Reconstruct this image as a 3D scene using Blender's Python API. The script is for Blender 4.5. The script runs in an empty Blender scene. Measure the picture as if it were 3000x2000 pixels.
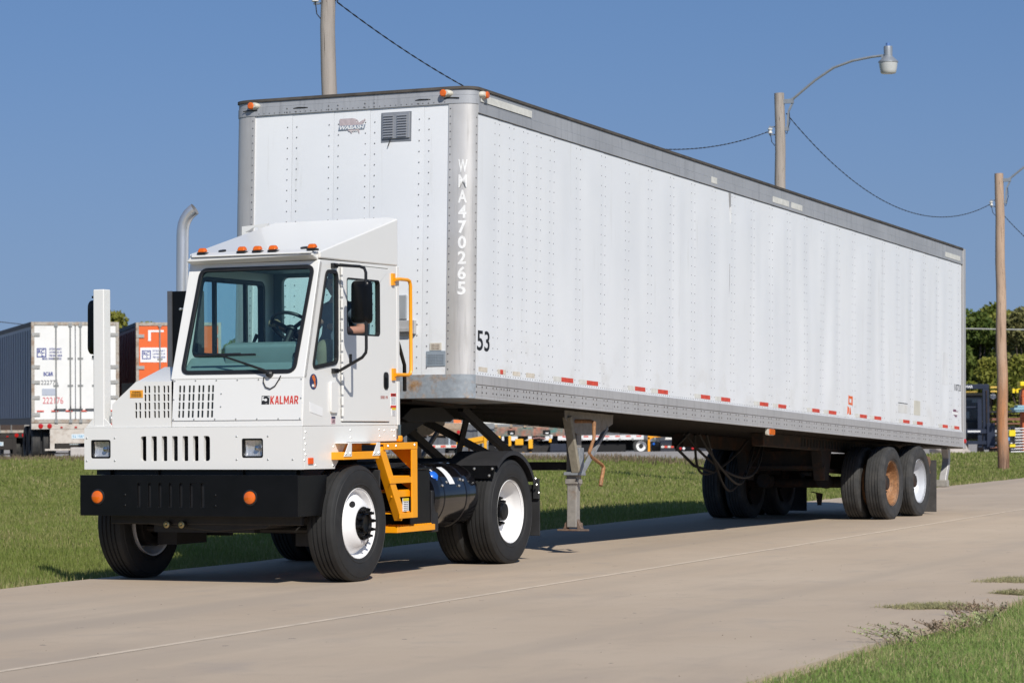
import bpy, bmesh, math, random
import numpy as np
from mathutils import Vector, Matrix, noise as mnoise
from mathutils.geometry import tessellate_polygon

random.seed(7)
RNG = np.random.default_rng(11)
rad = math.radians
SC = bpy.context.scene
COL = SC.collection
PI = math.pi

# ------------------------------------------------------------------ camera
cam_d = bpy.data.cameras.new('camera')
cam = bpy.data.objects.new('camera', cam_d)
COL.objects.link(cam)
SC.camera = cam
CAM_H = 1.3746
PITCH, ROLL = 0.0288, -0.0083
cam_d.sensor_width = 36.0
cam_d.lens = 36.0 * 7969.3 / 3000.0
cam_d.clip_end = 4000
cam_d.clip_start = 0.3
cam_d.dof.use_dof = True
cam_d.dof.focus_distance = 25.0
cam_d.dof.aperture_fstop = 6.3
_f = Vector((0, math.cos(PITCH), math.sin(PITCH)))
_u = Vector((0, -math.sin(PITCH), math.cos(PITCH)))
_r = Vector((1, 0, 0))
_c, _s = math.cos(ROLL), math.sin(ROLL)
_r2 = _c * _r + _s * _u
_u2 = -_s * _r + _c * _u
M = Matrix((( _r2.x, _u2.x, -_f.x), (_r2.y, _u2.y, -_f.y), (_r2.z, _u2.z, -_f.z)))
cam.matrix_world = Matrix.Translation((0, 0, CAM_H)) @ M.to_4x4()

# ------------------------------------------------------------------ world, sun, exposure
KYAW = 0.4351
_L = Vector((math.cos(KYAW), -math.sin(KYAW), 0))
_B = Vector((math.sin(KYAW), math.cos(KYAW), 0))
SUN = (0.86 * _L - 0.88 * _B + Vector((0, 0, 1.0))).normalized()
SUN_EL = math.asin(SUN.z)
SUN_AZ = math.atan2(SUN.x, SUN.y)
world = bpy.data.worlds.new('World')
SC.world = world
world.use_nodes = True
wn = world.node_tree
wn.nodes.clear()
sky = wn.nodes.new('ShaderNodeTexSky')
sky.sky_type = 'NISHITA'
sky.sun_disc = False
sky.sun_elevation = SUN_EL
sky.sun_rotation = SUN_AZ
sky.altitude = 300
sky.air_density = 1.0
sky.dust_density = 0.0
sky.ozone_density = 5.0
bg = wn.nodes.new('ShaderNodeBackground')
bg.inputs['Strength'].default_value = 0.112
wo = wn.nodes.new('ShaderNodeOutputWorld')
# the sky is read a little above its own horizon band, so that the low sky stays clear blue all round
_tc = wn.nodes.new('ShaderNodeTexCoord'); _sp = wn.nodes.new('ShaderNodeSeparateXYZ'); _cb = wn.nodes.new('ShaderNodeCombineXYZ')
_mr = wn.nodes.new('ShaderNodeMapRange'); _mr.clamp = False
_mr.inputs['To Min'].default_value = 0.27; _mr.inputs['To Max'].default_value = 1.0
_nv = wn.nodes.new('ShaderNodeVectorMath'); _nv.operation = 'NORMALIZE'
wn.links.new(_tc.outputs['Generated'], _sp.inputs[0])
wn.links.new(_sp.outputs['X'], _cb.inputs['X']); wn.links.new(_sp.outputs['Y'], _cb.inputs['Y'])
wn.links.new(_sp.outputs['Z'], _mr.inputs['Value']); wn.links.new(_mr.outputs['Result'], _cb.inputs['Z'])
wn.links.new(_cb.outputs[0], _nv.inputs[0]); wn.links.new(_nv.outputs[0], sky.inputs['Vector'])
# thin haze greys the lowest degrees of the sky all round the horizon
_hz = wn.nodes.new('ShaderNodeMapRange'); _hz.interpolation_type = 'SMOOTHSTEP'
_hz.inputs['From Min'].default_value = -.02; _hz.inputs['From Max'].default_value = .17; _hz.inputs['To Min'].default_value = .75; _hz.inputs['To Max'].default_value = 0
wn.links.new(_sp.outputs['Z'], _hz.inputs['Value'])
_mx = wn.nodes.new('ShaderNodeMix'); _mx.data_type = 'RGBA'
_mx.inputs[7].default_value = (2.25, 3.02, 4.15, 1)
wn.links.new(_hz.outputs['Result'], _mx.inputs['Factor']); wn.links.new(sky.outputs['Color'], _mx.inputs[6])
wn.links.new(_mx.outputs[2], bg.inputs['Color'])
wn.links.new(bg.outputs['Background'], wo.inputs['Surface'])
sun_d = bpy.data.lights.new('sun', 'SUN')
sun_d.energy = 4.6
sun_d.angle = rad(0.53)
sun_d.color = (1.0, 0.955, 0.88)
sun = bpy.data.objects.new('sun', sun_d)
COL.objects.link(sun)
sun.rotation_euler = SUN.to_track_quat('Z', 'Y').to_euler()
sun.location = SUN * 60
SC.view_settings.view_transform = 'Standard'
SC.view_settings.look = 'None'
SC.view_settings.gamma = 1.0
SC.view_settings.exposure = 0.0
SC.view_settings.use_curve_mapping = False
SC.cycles.max_bounces = 8
SC.cycles.transparent_max_bounces = 16
SC.cycles.use_denoising = True

# ------------------------------------------------------------------ helpers
class MB:
    def __init__(s):
        s.v = []; s.f = []; s.m = []; s.flat = False
    def add(s, vs, fs, m=0):
        o = len(s.v)
        s.v += [tuple(p) for p in vs]
        for f in fs:
            s.f.append(tuple(i + o for i in f)); s.m.append(m)
        return s
    def box(s, x0, x1, y0, y1, z0, z1, m=0):
        vs = [(x, y, z) for z in (z0, z1) for y in (y0, y1) for x in (x0, x1)]
        return s.add(vs, [(0, 2, 3, 1), (4, 5, 7, 6), (0, 1, 5, 4), (2, 6, 7, 3), (0, 4, 6, 2), (1, 3, 7, 5)], m)
    def beam(s, p, q, w, h, m=0, up=(0, 0, 1)):
        p, q, up = Vector(p), Vector(q), Vector(up)
        d = (q - p).normalized()
        a = d.cross(up)
        if a.length < 1e-4: a = d.cross(Vector((0, 1, 0)))
        a.normalize(); b = a.cross(d).normalized()
        vs = []
        for c in (p, q):
            for i, j in ((-1, -1), (1, -1), (1, 1), (-1, 1)):
                vs.append(c + a * (i * w / 2) + b * (j * h / 2))
        return s.add(vs, [(3, 2, 1, 0), (4, 5, 6, 7), (0, 1, 5, 4), (1, 2, 6, 5), (2, 3, 7, 6), (3, 0, 4, 7)], m)
    def tube(s, pts, r, n=8, m=0, cap=True):
        pts = [Vector(p) for p in pts]
        k = len(pts)
        rs = r if isinstance(r, (list, tuple)) else [r] * k
        vs = []
        prev = None
        for i, p in enumerate(pts):
            d = (pts[min(i + 1, k - 1)] - pts[max(i - 1, 0)]).normalized()
            if prev is None:
                a = d.cross(Vector((0, 0, 1)))
                if a.length < 1e-3: a = d.cross(Vector((0, 1, 0)))
            else:
                a = prev - d * prev.dot(d)
                if a.length < 1e-4: a = d.cross(Vector((0, 1, 0)))
            a.normalize(); prev = a
            b = d.cross(a)
            for j in range(n):
                t = 2 * PI * j / n
                vs.append(p + (a * math.cos(t) + b * math.sin(t)) * rs[i])
        fs = []
        for i in range(k - 1):
            for j in range(n):
                j2 = (j + 1) % n
                fs.append((i * n + j, i * n + j2, (i + 1) * n + j2, (i + 1) * n + j))
        if cap:
            fs.append(tuple(range(n - 1, -1, -1)))
            fs.append(tuple((k - 1) * n + j for j in range(n)))
        return s.add(vs, fs, m)
    def lathe(s, prof, c, axis, n=32, m=0, closed=False):
        # prof: (radius, height along axis)
        c, ax = Vector(c), Vector(axis).normalized()
        a = ax.cross(Vector((0, 0, 1)))
        if a.length < 1e-3: a = Vector((1, 0, 0))
        a.normalize(); b = ax.cross(a)
        vs, fs = [], []
        for (r, h) in prof:
            for j in range(n):
                t = 2 * PI * j / n
                vs.append(c + ax * h + (a * math.cos(t) + b * math.sin(t)) * max(r, 1e-4))
        k = len(prof)
        for i in range(k if closed else k - 1):
            i2 = (i + 1) % k
            for j in range(n):
                j2 = (j + 1) % n
                fs.append((i * n + j, i * n + j2, i2 * n + j2, i2 * n + j))
        return s.add(vs, fs, m)
    def plate(s, outer, holes, o, u, v, n, t, m=0, mw=None):
        # closed plate: front face at o + n*0, back at -n*t, with holes cut through
        o, u, v, n = Vector(o), Vector(u), Vector(v), Vector(n)
        if holes and not hasattr(holes[0][0], '__len__'): holes = [holes]
        loops = [outer] + list(holes)
        pts = [p for l in loops for p in l]
        tris = tessellate_polygon([[Vector((p[0], p[1], 0)) for p in l] for l in loops])
        F = [o + u * p[0] + v * p[1] for p in pts]
        Bk = [p - n * t for p in F]
        k = len(pts)
        fs = []
        for tr in tris:
            a, b, c = tr
            nn = (F[b] - F[a]).cross(F[c] - F[a])
            if nn.dot(n) < 0: a, c = c, a
            fs.append((a, b, c)); fs.append((k + c, k + b, k + a))
        base = 0
        for l in loops:
            q = len(l)
            for i in range(q):
                j = (i + 1) % q
                fs.append((base + i, base + j, k + base + j, k + base + i))
            base += q
        return s.add(F + Bk, fs, m)
    def prism(s, poly, o, u, v, w, m=0):
        # polygon in (u, v) swept by vector w
        o, u, v, w = Vector(o), Vector(u), Vector(v), Vector(w)
        A = [o + u * p[0] + v * p[1] for p in poly]
        Bq = [p + w for p in A]
        k = len(poly)
        fs = [tuple(range(k)), tuple(range(2 * k - 1, k - 1, -1))]
        for i in range(k):
            j = (i + 1) % k
            fs.append((i, k + i, k + j, j))
        return s.add(A + Bq, fs, m)
    def dome(s, c, n, r, h, seg=6, m=0):
        c, n = Vector(c), Vector(n).normalized()
        a = n.cross(Vector((0, 0, 1)))
        if a.length < 1e-3: a = Vector((1, 0, 0))
        a.normalize(); b = n.cross(a)
        vs = [c + (a * math.cos(2 * PI * j / seg) + b * math.sin(2 * PI * j / seg)) * r for j in range(seg)]
        vs += [c + (a * math.cos(2 * PI * j / seg) + b * math.sin(2 * PI * j / seg)) * r * .6 + n * h * .8 for j in range(seg)]
        vs.append(c + n * h)
        fs = [(j, (j + 1) % seg, seg + (j + 1) % seg, seg + j) for j in range(seg)]
        fs += [(seg + j, seg + (j + 1) % seg, 2 * seg) for j in range(seg)]
        return s.add(vs, fs, m)
    def build(s, name, mats, parent=None, bevel=0, angle=35, recalc=True, seg=2):
        me = bpy.data.meshes.new(name)
        me.from_pydata(s.v, [], s.f)
        if not isinstance(mats, (list, tuple)): mats = [mats]
        for mt in mats: me.materials.append(mt)
        if len(mats) > 1:
            me.polygons.foreach_set('material_index', s.m)
        if recalc:
            bm = bmesh.new(); bm.from_mesh(me)
            bmesh.ops.recalc_face_normals(bm, faces=bm.faces)
            bm.to_mesh(me); bm.free()
        me.polygons.foreach_set('use_smooth', [True] * len(me.polygons))
        me.set_sharp_from_angle(angle=rad(angle))
        me.update()
        ob = bpy.data.objects.new(name, me)
        COL.objects.link(ob)
        if parent is not None: ob.parent = parent
        if bevel:
            md = ob.modifiers.new('bevel', 'BEVEL')
            md.width = bevel; md.segments = seg; md.limit_method = 'ANGLE'; md.angle_limit = rad(40)
            md.harden_normals = True
        return ob

def rrect(x0, x1, z0, z1, r, n=5):
    out = []
    for cx, cz, a0 in ((x1 - r, z1 - r, 0), (x0 + r, z1 - r, 90), (x0 + r, z0 + r, 180), (x1 - r, z0 + r, 270)):
        for i in range(n + 1):
            a = rad(a0 + 90 * i / n)
            out.append((cx + r * math.cos(a), cz + r * math.sin(a)))
    return out
def rpoly(pts, r, n=5):
    # polygon with rounded corners
    out = []
    k = len(pts)
    for i in range(k):
        p0, p, p1 = Vector(pts[i - 1]), Vector(pts[i]), Vector(pts[(i + 1) % k])
        a, b = (p0 - p), (p1 - p)
        rr = r[i] if isinstance(r, (list, tuple)) else r
        d = min(rr, a.length * .45, b.length * .45)
        A, Bq = p + a.normalized() * d, p + b.normalized() * d
        for j in range(n + 1):
            t = j / n
            q = A * (1 - t) ** 2 + p * 2 * t * (1 - t) + Bq * t * t
            out.append((q.x, q.y))
    return out
def offset_loop(loop, d):
    # grow a convex loop outward from its centre line by d
    k = len(loop)
    out = []
    area = sum(loop[i][0] * loop[(i + 1) % k][1] - loop[(i + 1) % k][0] * loop[i][1] for i in range(k))
    sg = 1 if area > 0 else -1
    for i in range(k):
        p0, p1 = Vector(loop[i - 1]), Vector(loop[(i + 1) % k])
        t = (p1 - p0).normalized()
        nrm = Vector((t.y, -t.x)) * sg
        out.append((loop[i][0] + nrm.x * d, loop[i][1] + nrm.y * d))
    return out

def empty(name, loc=(0, 0, 0), rot=(0, 0, 0)):
    o = bpy.data.objects.new(name, None)
    o.location = loc; o.rotation_euler = rot
    o.empty_display_size = .3
    COL.objects.link(o)
    return o
def tag(o, label=None, cat=None, group=None, kind=None):
    if label: o['label'] = label
    if cat: o['category'] = cat
    if group: o['group'] = group
    if kind: o['kind'] = kind
    return o
def thing(name, label, cat, loc=(0, 0, 0), rot=(0, 0, 0), group=None):
    return tag(empty(name, loc, rot), label, cat, group)
def copy_tree(o, parent=None):
    c = o.copy(); COL.objects.link(c)
    if parent is not None: c.parent = parent
    for ch in [x for x in bpy.data.objects if x.parent == o]:
        copy_tree(ch, c)
    return c
def share(name, src, parent, loc=None, rot=None):
    o = bpy.data.objects.new(name, src.data); COL.objects.link(o); o.parent = parent
    if loc is not None: o.location = loc
    if rot is not None: o.rotation_euler = rot
    for md in src.modifiers:
        n = o.modifiers.new(md.name, md.type)
        if md.type == 'BEVEL':
            n.width = md.width; n.segments = md.segments; n.limit_method = 'ANGLE'; n.angle_limit = md.angle_limit
    return o

def text(name, body, o, u, v, height, mt, parent, xs=1.0, bold=0.0, align='CENTER', ext=.0012, wrap=None, width=None, shear=0, sp=1.0):
    cu = bpy.data.curves.new('t', 'FONT')
    cu.body = body; cu.size = 1.0; cu.offset = bold; cu.shear = shear; cu.space_character = sp
    cu.resolution_u = 3
    ob = bpy.data.objects.new('t', cu); COL.objects.link(ob)
    dg = bpy.context.evaluated_depsgraph_get()
    me = bpy.data.meshes.new_from_object(ob.evaluated_get(dg))
    bpy.data.objects.remove(ob)
    co = np.array([x.co[:] for x in me.vertices])
    bpy.data.curves.remove(cu)
    lo, hi = co.min(0), co.max(0)
    sc = height / (hi[1] - lo[1])
    x = (co[:, 0] - lo[0]) * sc * xs
    w = (hi[0] - lo[0]) * sc * xs
    if width:
        x = x * (width / w); w = width
    if align == 'CENTER': x = x - w / 2
    y = (co[:, 1] - lo[1]) * sc - height / 2
    o, u, v = Vector(o), Vector(u).normalized(), Vector(v).normalized()
    n = u.cross(v)
    mb = MB()
    fr, bk = [], []
    for i in range(len(co)):
        if wrap: p, nn = wrap(x[i], y[i])
        else: p, nn = o + u * x[i] + v * y[i], n
        fr.append(p + nn * ext); bk.append(p - nn * .0005)
    k = len(co)
    mb.add(fr + bk, [tuple(p.vertices) for p in me.polygons])
    # side walls along boundary edges
    cnt = {}
    for p in me.polygons:
        vs = list(p.vertices)
        for i in range(len(vs)):
            e = (vs[i], vs[(i + 1) % len(vs)])
            cnt[e] = cnt.get(e, 0) + 1
    for (a, b) in cnt:
        if (b, a) not in cnt:
            mb.f.append((a, k + a, k + b, b)); mb.m.append(0)
    bpy.data.meshes.remove(me)
    return mb.build(name, mt, parent, recalc=False, angle=20)

# ------------------------------------------------------------------ materials
def nodes(name):
    m = bpy.data.materials.new(name)
    m.use_nodes = True
    nt = m.node_tree
    return m, nt, nt.nodes['Principled BSDF']
def N(nt, t, **kw):
    n = nt.nodes.new(t)
    for k, v in kw.items():
        if k in n.inputs.keys(): n.inputs[k].default_value = v
        else: setattr(n, k, v)
    return n
def coords(nt, scale=(1, 1, 1), kind='Object', rot=(0, 0, 0)):
    tc = N(nt, 'ShaderNodeTexCoord')
    mp = N(nt, 'ShaderNodeMapping')
    mp.inputs['Scale'].default_value = scale
    mp.inputs['Rotation'].default_value = rot
    nt.links.new(tc.outputs[kind], mp.inputs['Vector'])
    return mp.outputs['Vector']
def noise(nt, vec, scale, detail=4, rough=.55):
    n = N(nt, 'ShaderNodeTexNoise')
    n.inputs['Scale'].default_value = scale; n.inputs['Detail'].default_value = detail
    n.inputs['Roughness'].default_value = rough
    nt.links.new(vec, n.inputs['Vector'])
    return n.outputs['Fac']
def ramp(nt, fac, a, b, ca=(0, 0, 0, 1), cb=(1, 1, 1, 1)):
    r = N(nt, 'ShaderNodeValToRGB')
    r.color_ramp.elements[0].position = a; r.color_ramp.elements[1].position = b
    r.color_ramp.elements[0].color = ca; r.color_ramp.elements[1].color = cb
    nt.links.new(fac, r.inputs['Fac'])
    return r.outputs['Color']
def mix(nt, fac, a, b, mode='MIX'):
    x = N(nt, 'ShaderNodeMix', data_type='RGBA', blend_type=mode)
    for sock, val in ((x.inputs['Factor'], fac), (x.inputs['A'] if False else x.inputs[6], a), (x.inputs[7], b)):
        if hasattr(val, 'is_linked') or hasattr(val, 'links'):
            nt.links.new(val, sock)
        elif isinstance(val, (int, float)): sock.default_value = val
        else: sock.default_value = (*val[:3], 1)
    return x.outputs[2]
def bump(nt, bs, h, strength=.2, dist=.01):
    b = N(nt, 'ShaderNodeBump')
    b.inputs['Strength'].default_value = strength; b.inputs['Distance'].default_value = dist
    nt.links.new(h, b.inputs['Height']); nt.links.new(b.outputs['Normal'], bs.inputs['Normal'])
_MC = {}
def mat(name, col, rough=.5, metal=0.0, var=.06, scale=6, coat=0.0, bumpy=0.0, dirt=0.0, dirtcol=(.12, .10, .08), spec=.5, stretch=(1, 1, 1), rj=.07):
    if name in _MC: return _MC[name]
    m, nt, b = nodes(name)
    vec = coords(nt, stretch)
    f = noise(nt, vec, scale, 5)
    a = tuple(max(0, c * (1 - var)) for c in col); c2 = tuple(min(1, c * (1 + var)) for c in col)
    c = mix(nt, ramp(nt, f, .3, .7), a, c2)
    if dirt:
        f2 = noise(nt, vec, scale * .6 + 1.3, 8, .7)
        c = mix(nt, ramp(nt, f2, 1 - dirt - .18, 1 - dirt + .22), c, dirtcol)
    nt.links.new(c, b.inputs['Base Color'])
    b.inputs['Roughness'].default_value = rough
    b.inputs['Metallic'].default_value = metal
    b.inputs['Coat Weight'].default_value = coat
    b.inputs['Coat Roughness'].default_value = .06
    b.inputs['Specular IOR Level'].default_value = spec
    rr = N(nt, 'ShaderNodeMapRange')
    rr.inputs['To Min'].default_value = max(.02, rough - rj); rr.inputs['To Max'].default_value = min(1, rough + rj)
    nt.links.new(f, rr.inputs['Value']); nt.links.new(rr.outputs['Result'], b.inputs['Roughness'])
    if bumpy:
        bump(nt, b, noise(nt, vec, scale * 14, 4), bumpy, .004)
    _MC[name] = m
    return m
def rusty(name, base, amount=.45, scale=5, rust=(.23, .10, .035), rough=.6, metal=0.0):
    if name in _MC: return _MC[name]
    m, nt, b = nodes(name)
    vec = coords(nt)
    f = noise(nt, vec, scale, 9, .68)
    g = noise(nt, vec, scale * 5, 6, .6)
    rc = mix(nt, ramp(nt, g, .3, .7), tuple(c * .55 for c in rust), tuple(min(1, c * 1.5) for c in rust))
    bc = mix(nt, ramp(nt, g, .35, .65), tuple(c * .86 for c in base), tuple(c * 1.1 for c in base))
    k = ramp(nt, f, 1 - amount - .08, 1 - amount + .1)
    nt.links.new(mix(nt, k, bc, rc), b.inputs['Base Color'])
    b.inputs['Roughness'].default_value = rough; b.inputs['Metallic'].default_value = metal
    bump(nt, b, g, .25, .004)
    _MC[name] = m
    return m
def glass_mat(name, tint, gloss=1.0):
    if name in _MC: return _MC[name]
    m = bpy.data.materials.new(name); m.use_nodes = True
    nt = m.node_tree; nt.nodes.clear()
    out = N(nt, 'ShaderNodeOutputMaterial')
    tr = N(nt, 'ShaderNodeBsdfTransparent'); tr.inputs['Color'].default_value = (*tint, 1)
    gl = N(nt, 'ShaderNodeBsdfGlossy'); gl.inputs['Roughness'].default_value = .01
    lw = N(nt, 'ShaderNodeLayerWeight'); lw.inputs['Blend'].default_value = .5
    pw = N(nt, 'ShaderNodeMath', operation='POWER'); pw.inputs[1].default_value = 4.0
    nt.links.new(lw.outputs['Facing'], pw.inputs[0])
    ml = N(nt, 'ShaderNodeMapRange'); ml.inputs['To Min'].default_value = .04 * gloss; ml.inputs['To Max'].default_value = .75
    nt.links.new(pw.outputs[0], ml.inputs['Value'])
    mx = N(nt, 'ShaderNodeMixShader')
    nt.links.new(ml.outputs['Result'], mx.inputs[0]); nt.links.new(tr.outputs[0], mx.inputs[1]); nt.links.new(gl.outputs[0], mx.inputs[2])
    nt.links.new(mx.outputs[0], out.inputs['Surface'])
    _MC[name] = m
    return m

MW = mat('white truck paint', (.765, .755, .725), .30, var=.008, scale=1.2, coat=.3, rj=.02)
_mw = MW.node_tree
bump(_mw, _mw.nodes['Principled BSDF'], noise(_mw, coords(_mw), 3.0, 2), .06, .03)
MWF = mat('white steel wheel paint', (.82, .81, .80), .35, var=.02)
MBK = mat('black chassis paint', (.0035, .0035, .004), .32, var=.2, coat=.0, spec=.28)
MTK = mat('gloss black tank paint', (.005, .005, .007), .12, var=.2, coat=.5)
MBF = mat('satin black steel', (.012, .012, .013), .45, var=.3)
MRUB = mat('tyre rubber', (.016, .0158, .0155), .72, var=.25, scale=9, bumpy=.15, dirt=.2, dirtcol=(.05, .046, .042))
MRUBO = mat('worn tyre rubber', (.035, .035, .035), .8, var=.25, scale=9, bumpy=.2, dirt=.35, dirtcol=(.085, .078, .07))
MTRIM = mat('black window rubber', (.01, .01, .011), .5, var=.2)
MOR = mat('orange safety paint', (.90, .355, .004), .38, var=.04, coat=.2)
MAMB = mat('amber lens', (.70, .13, .006), .12, var=.1, coat=.6)
MRED = mat('red lens', (.45, .012, .01), .15, var=.1, coat=.6)
MCHR = mat('polished steel', (.62, .62, .63), .2, 1.0, var=.05)
MBOLT = mat('zinc bolt', (.62, .62, .60), .35, .8, var=.1)
MDK = mat('dark greasy chassis steel', (.018, .016, .015), .6, var=.4, dirt=.3, dirtcol=(.035, .025, .018))
MGLS = glass_mat('tinted windscreen glass', (.84, .95, .945))
MGLC = glass_mat('clear lens glass', (.95, .95, .95))
MINT = mat('grey cab interior', (.20, .25, .25), .6, var=.05)
MSEAT = mat('black seat fabric', (.014, .014, .015), .85, var=.2)
MREDT = mat('red print', (.62, .045, .03), .5, var=.05)
MBLKT = mat('black print', (.015, .015, .016), .5, var=.1)
MWHT = mat('white print', (.80, .80, .79), .5, var=.03)
# ------------------------------------------------------------------ frames of the two vehicles and of the road
TYAW, TTILT = 0.4466, 0.0409
TO = Vector((-1.5666, 25.6524, 1.5808))
KO = Vector((-2.3875, 23.9081, 0.0))
GL = Vector((math.cos(TYAW), -math.sin(TYAW), 0)); GB = Vector((math.sin(TYAW), math.cos(TYAW), 0))
RYAW = TYAW - 0.052
RL = Vector((math.cos(RYAW), -math.sin(RYAW), 0)); RB = Vector((math.sin(RYAW), math.cos(RYAW), 0))
RO = Vector((TO.x, TO.y, 0))              # road origin: under the trailer nose
# road frame: l across (towards viewer right), s along (away)
R_LEFT, R_JOINT, R_RIGHT = -1.42, 2.83, 6.95
def rw(l, s, z=0.0): return RO + RL * l + RB * s + Vector((0, 0, z))
def gw(l, s, z=0.0): return Vector((TO.x, TO.y, 0)) + GL * l + GB * s + Vector((0, 0, z))
def to_road(x, y):
    dx, dy = x - RO.x, y - RO.y
    return dx * RL.x + dy * RL.y, dx * RB.x + dy * RB.y
def sstep(a, b, x):
    t = np.clip((x - a) / (b - a), 0, 1)
    return t * t * (3 - 2 * t)
def terrain(x, y):
    x = np.asarray(x, float); y = np.asarray(y, float)
    l, s = to_road(x, y)
    side = sstep(-7, -15, l)
    side = sstep(7.0, 15.0, -l)
    up = .36 * sstep(48, 80, y) - 1.25 * sstep(83, 132, y)
    h = side * up
    # shallow crown and lip beside the slab so that the lawn meets it just below its top
    edge = np.where(l < R_LEFT, R_LEFT - l, np.where(l > R_RIGHT, l - R_RIGHT, 0))
    h = h - .03 * sstep(.0, .4, edge) * (1 - sstep(.4, 3, edge))
    return h - .006

def grid_mesh(name, xs, ys, zfun, mt, keep=None, dz=0.0, kind='structure'):
    X, Y = np.meshgrid(xs, ys)
    Z = zfun(X, Y) + dz
    nx, ny = len(xs), len(ys)
    V = np.stack([X.ravel(), Y.ravel(), Z.ravel()], 1)
    idx = np.arange(nx * ny).reshape(ny, nx)
    Fq = np.stack([idx[:-1, :-1].ravel(), idx[:-1, 1:].ravel(), idx[1:, 1:].ravel(), idx[1:, :-1].ravel()], 1)
    if keep is not None:
        c = V[Fq].mean(1)
        Fq = Fq[keep(c[:, 0], c[:, 1])]
    me = bpy.data.meshes.new(name)
    me.from_pydata(V.tolist(), [], Fq.tolist())
    me.materials.append(mt)
    me.polygons.foreach_set('use_smooth', [True] * len(me.polygons))
    ob = bpy.data.objects.new(name, me); COL.objects.link(ob)
    tag(ob, kind=kind)
    return ob

# ground: soil and thatch under the grass
def mk_soil():
    m, nt, b = nodes('soil and thatch')
    v = coords(nt, kind='Object')
    f = noise(nt, v, .35, 6, .6); g = noise(nt, v, 9, 6, .65)
    c = mix(nt, ramp(nt, f, .35, .65), (.13, .15, .045), (.17, .16, .065))
    c = mix(nt, ramp(nt, g, .4, .75), c, (.22, .19, .10))
    nt.links.new(c, b.inputs['Base Color']); b.inputs['Roughness'].default_value = .95
    b.inputs['Specular IOR Level'].default_value = .1
    bump(nt, b, g, .5, .03)
    return m
MSOIL = mk_soil()
xs = np.concatenate([np.linspace(-1500, -60, 12)[:-1], np.linspace(-60, 60, 121), np.linspace(60, 1500, 12)[1:]])
ys = np.concatenate([np.linspace(-300, 5, 8)[:-1], np.linspace(5, 160, 156), np.linspace(160, 2500, 14)[1:]])
ground = grid_mesh('ground', xs, ys, lambda x, y: terrain(x, y) - .03, MSOIL)

# gravel yard behind the lawn
def mk_gravel():
    m, nt, b = nodes('pale gravel')
    v = coords(nt)
    f = noise(nt, v, .2, 5); g = noise(nt, v, 22, 5, .7)
    c = mix(nt, ramp(nt, f, .3, .7), (.36, .33, .30), (.47, .43, .39))
    c = mix(nt, ramp(nt, g, .3, .75), c, (.20, .18, .16))
    nt.links.new(c, b.inputs['Base Color']); b.inputs['Roughness'].default_value = .95
    bump(nt, b, g, .6, .02)
    return m
MGRAV = mk_gravel()
_gx = np.array([-90, -30, -13, 5, 10, 17, 30, 60, 120]); _gy = np.array([86, 81, 78.5, 72.5, 80, 97, 108, 130, 160])
def in_yard(x, y):
    e = np.interp(x, _gx, _gy)
    return (y > e) & (y < 240)
yard = grid_mesh('gravel_yard', np.linspace(-90, 110, 161), np.linspace(70, 240, 171), lambda x, y: terrain(x, y), MGRAV, in_yard, .0)

# concrete road: slabs in two lanes with a recessed joint
def mk_concrete():
    m, nt, b = nodes('weathered concrete')
    v = coords(nt)
    vs = coords(nt, (1.3, .35, 1))
    f = noise(nt, v, .33, 5, .6); s = noise(nt, vs, 1.1, 6, .6); g = noise(nt, v, 60, 4, .7); h = noise(nt, v, 2.6, 7, .65)
    c = mix(nt, ramp(nt, f, .3, .7), (.436, .342, .250), (.505, .406, .303))
    c = mix(nt, ramp(nt, s, .52, .95), c, (.35, .285, .228))
    c = mix(nt, ramp(nt, h, .56, .90), c, (.36, .295, .235))
    k2 = noise(nt, v, 1.1, 6, .6)
    c = mix(nt, ramp(nt, k2, .58, .80), c, (.37, .31, .255))
    k = ramp(nt, g, .58, .80)
    c = mix(nt, k, c, (.30, .25, .205))
    vt = coords(nt, (1, .02, 1))
    wv = N(nt, 'ShaderNodeTexNoise'); wv.inputs['Scale'].default_value = 1.1; wv.inputs['Detail'].default_value = 3
    nt.links.new(vt, wv.inputs['Vector'])
    c = mix(nt, ramp(nt, wv.outputs['Fac'], .50, .72), c, (.40, .325, .25))
    sp = noise(nt, v, 7, 2, .5)
    c = mix(nt, ramp(nt, sp, .735, .76), c, (.17, .15, .13))
    nt.links.new(c, b.inputs['Base Color']); b.inputs['Roughness'].default_value = .88
    b.inputs['Specular IOR Level'].default_value = .3
    bump(nt, b, g, .35, .004)
    return m
MCON = mk_concrete()
MSEAL = mat('pale joint sealant', (.585, .485, .37), .85, var=.15, scale=8)
RROT = (0, 0, -RYAW)
road = tag(empty('road', RO, RROT), 'beige concrete road with pale centre joint beneath the truck', None, None, 'structure')
rb = MB(); rb.box(R_LEFT + .01, R_RIGHT - .01, -60, 260, -.16, -.03)
rb.build('road_base', mat('slab bedding', (.2, .17, .14), .95), road)
PITCHS = 9.1
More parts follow.
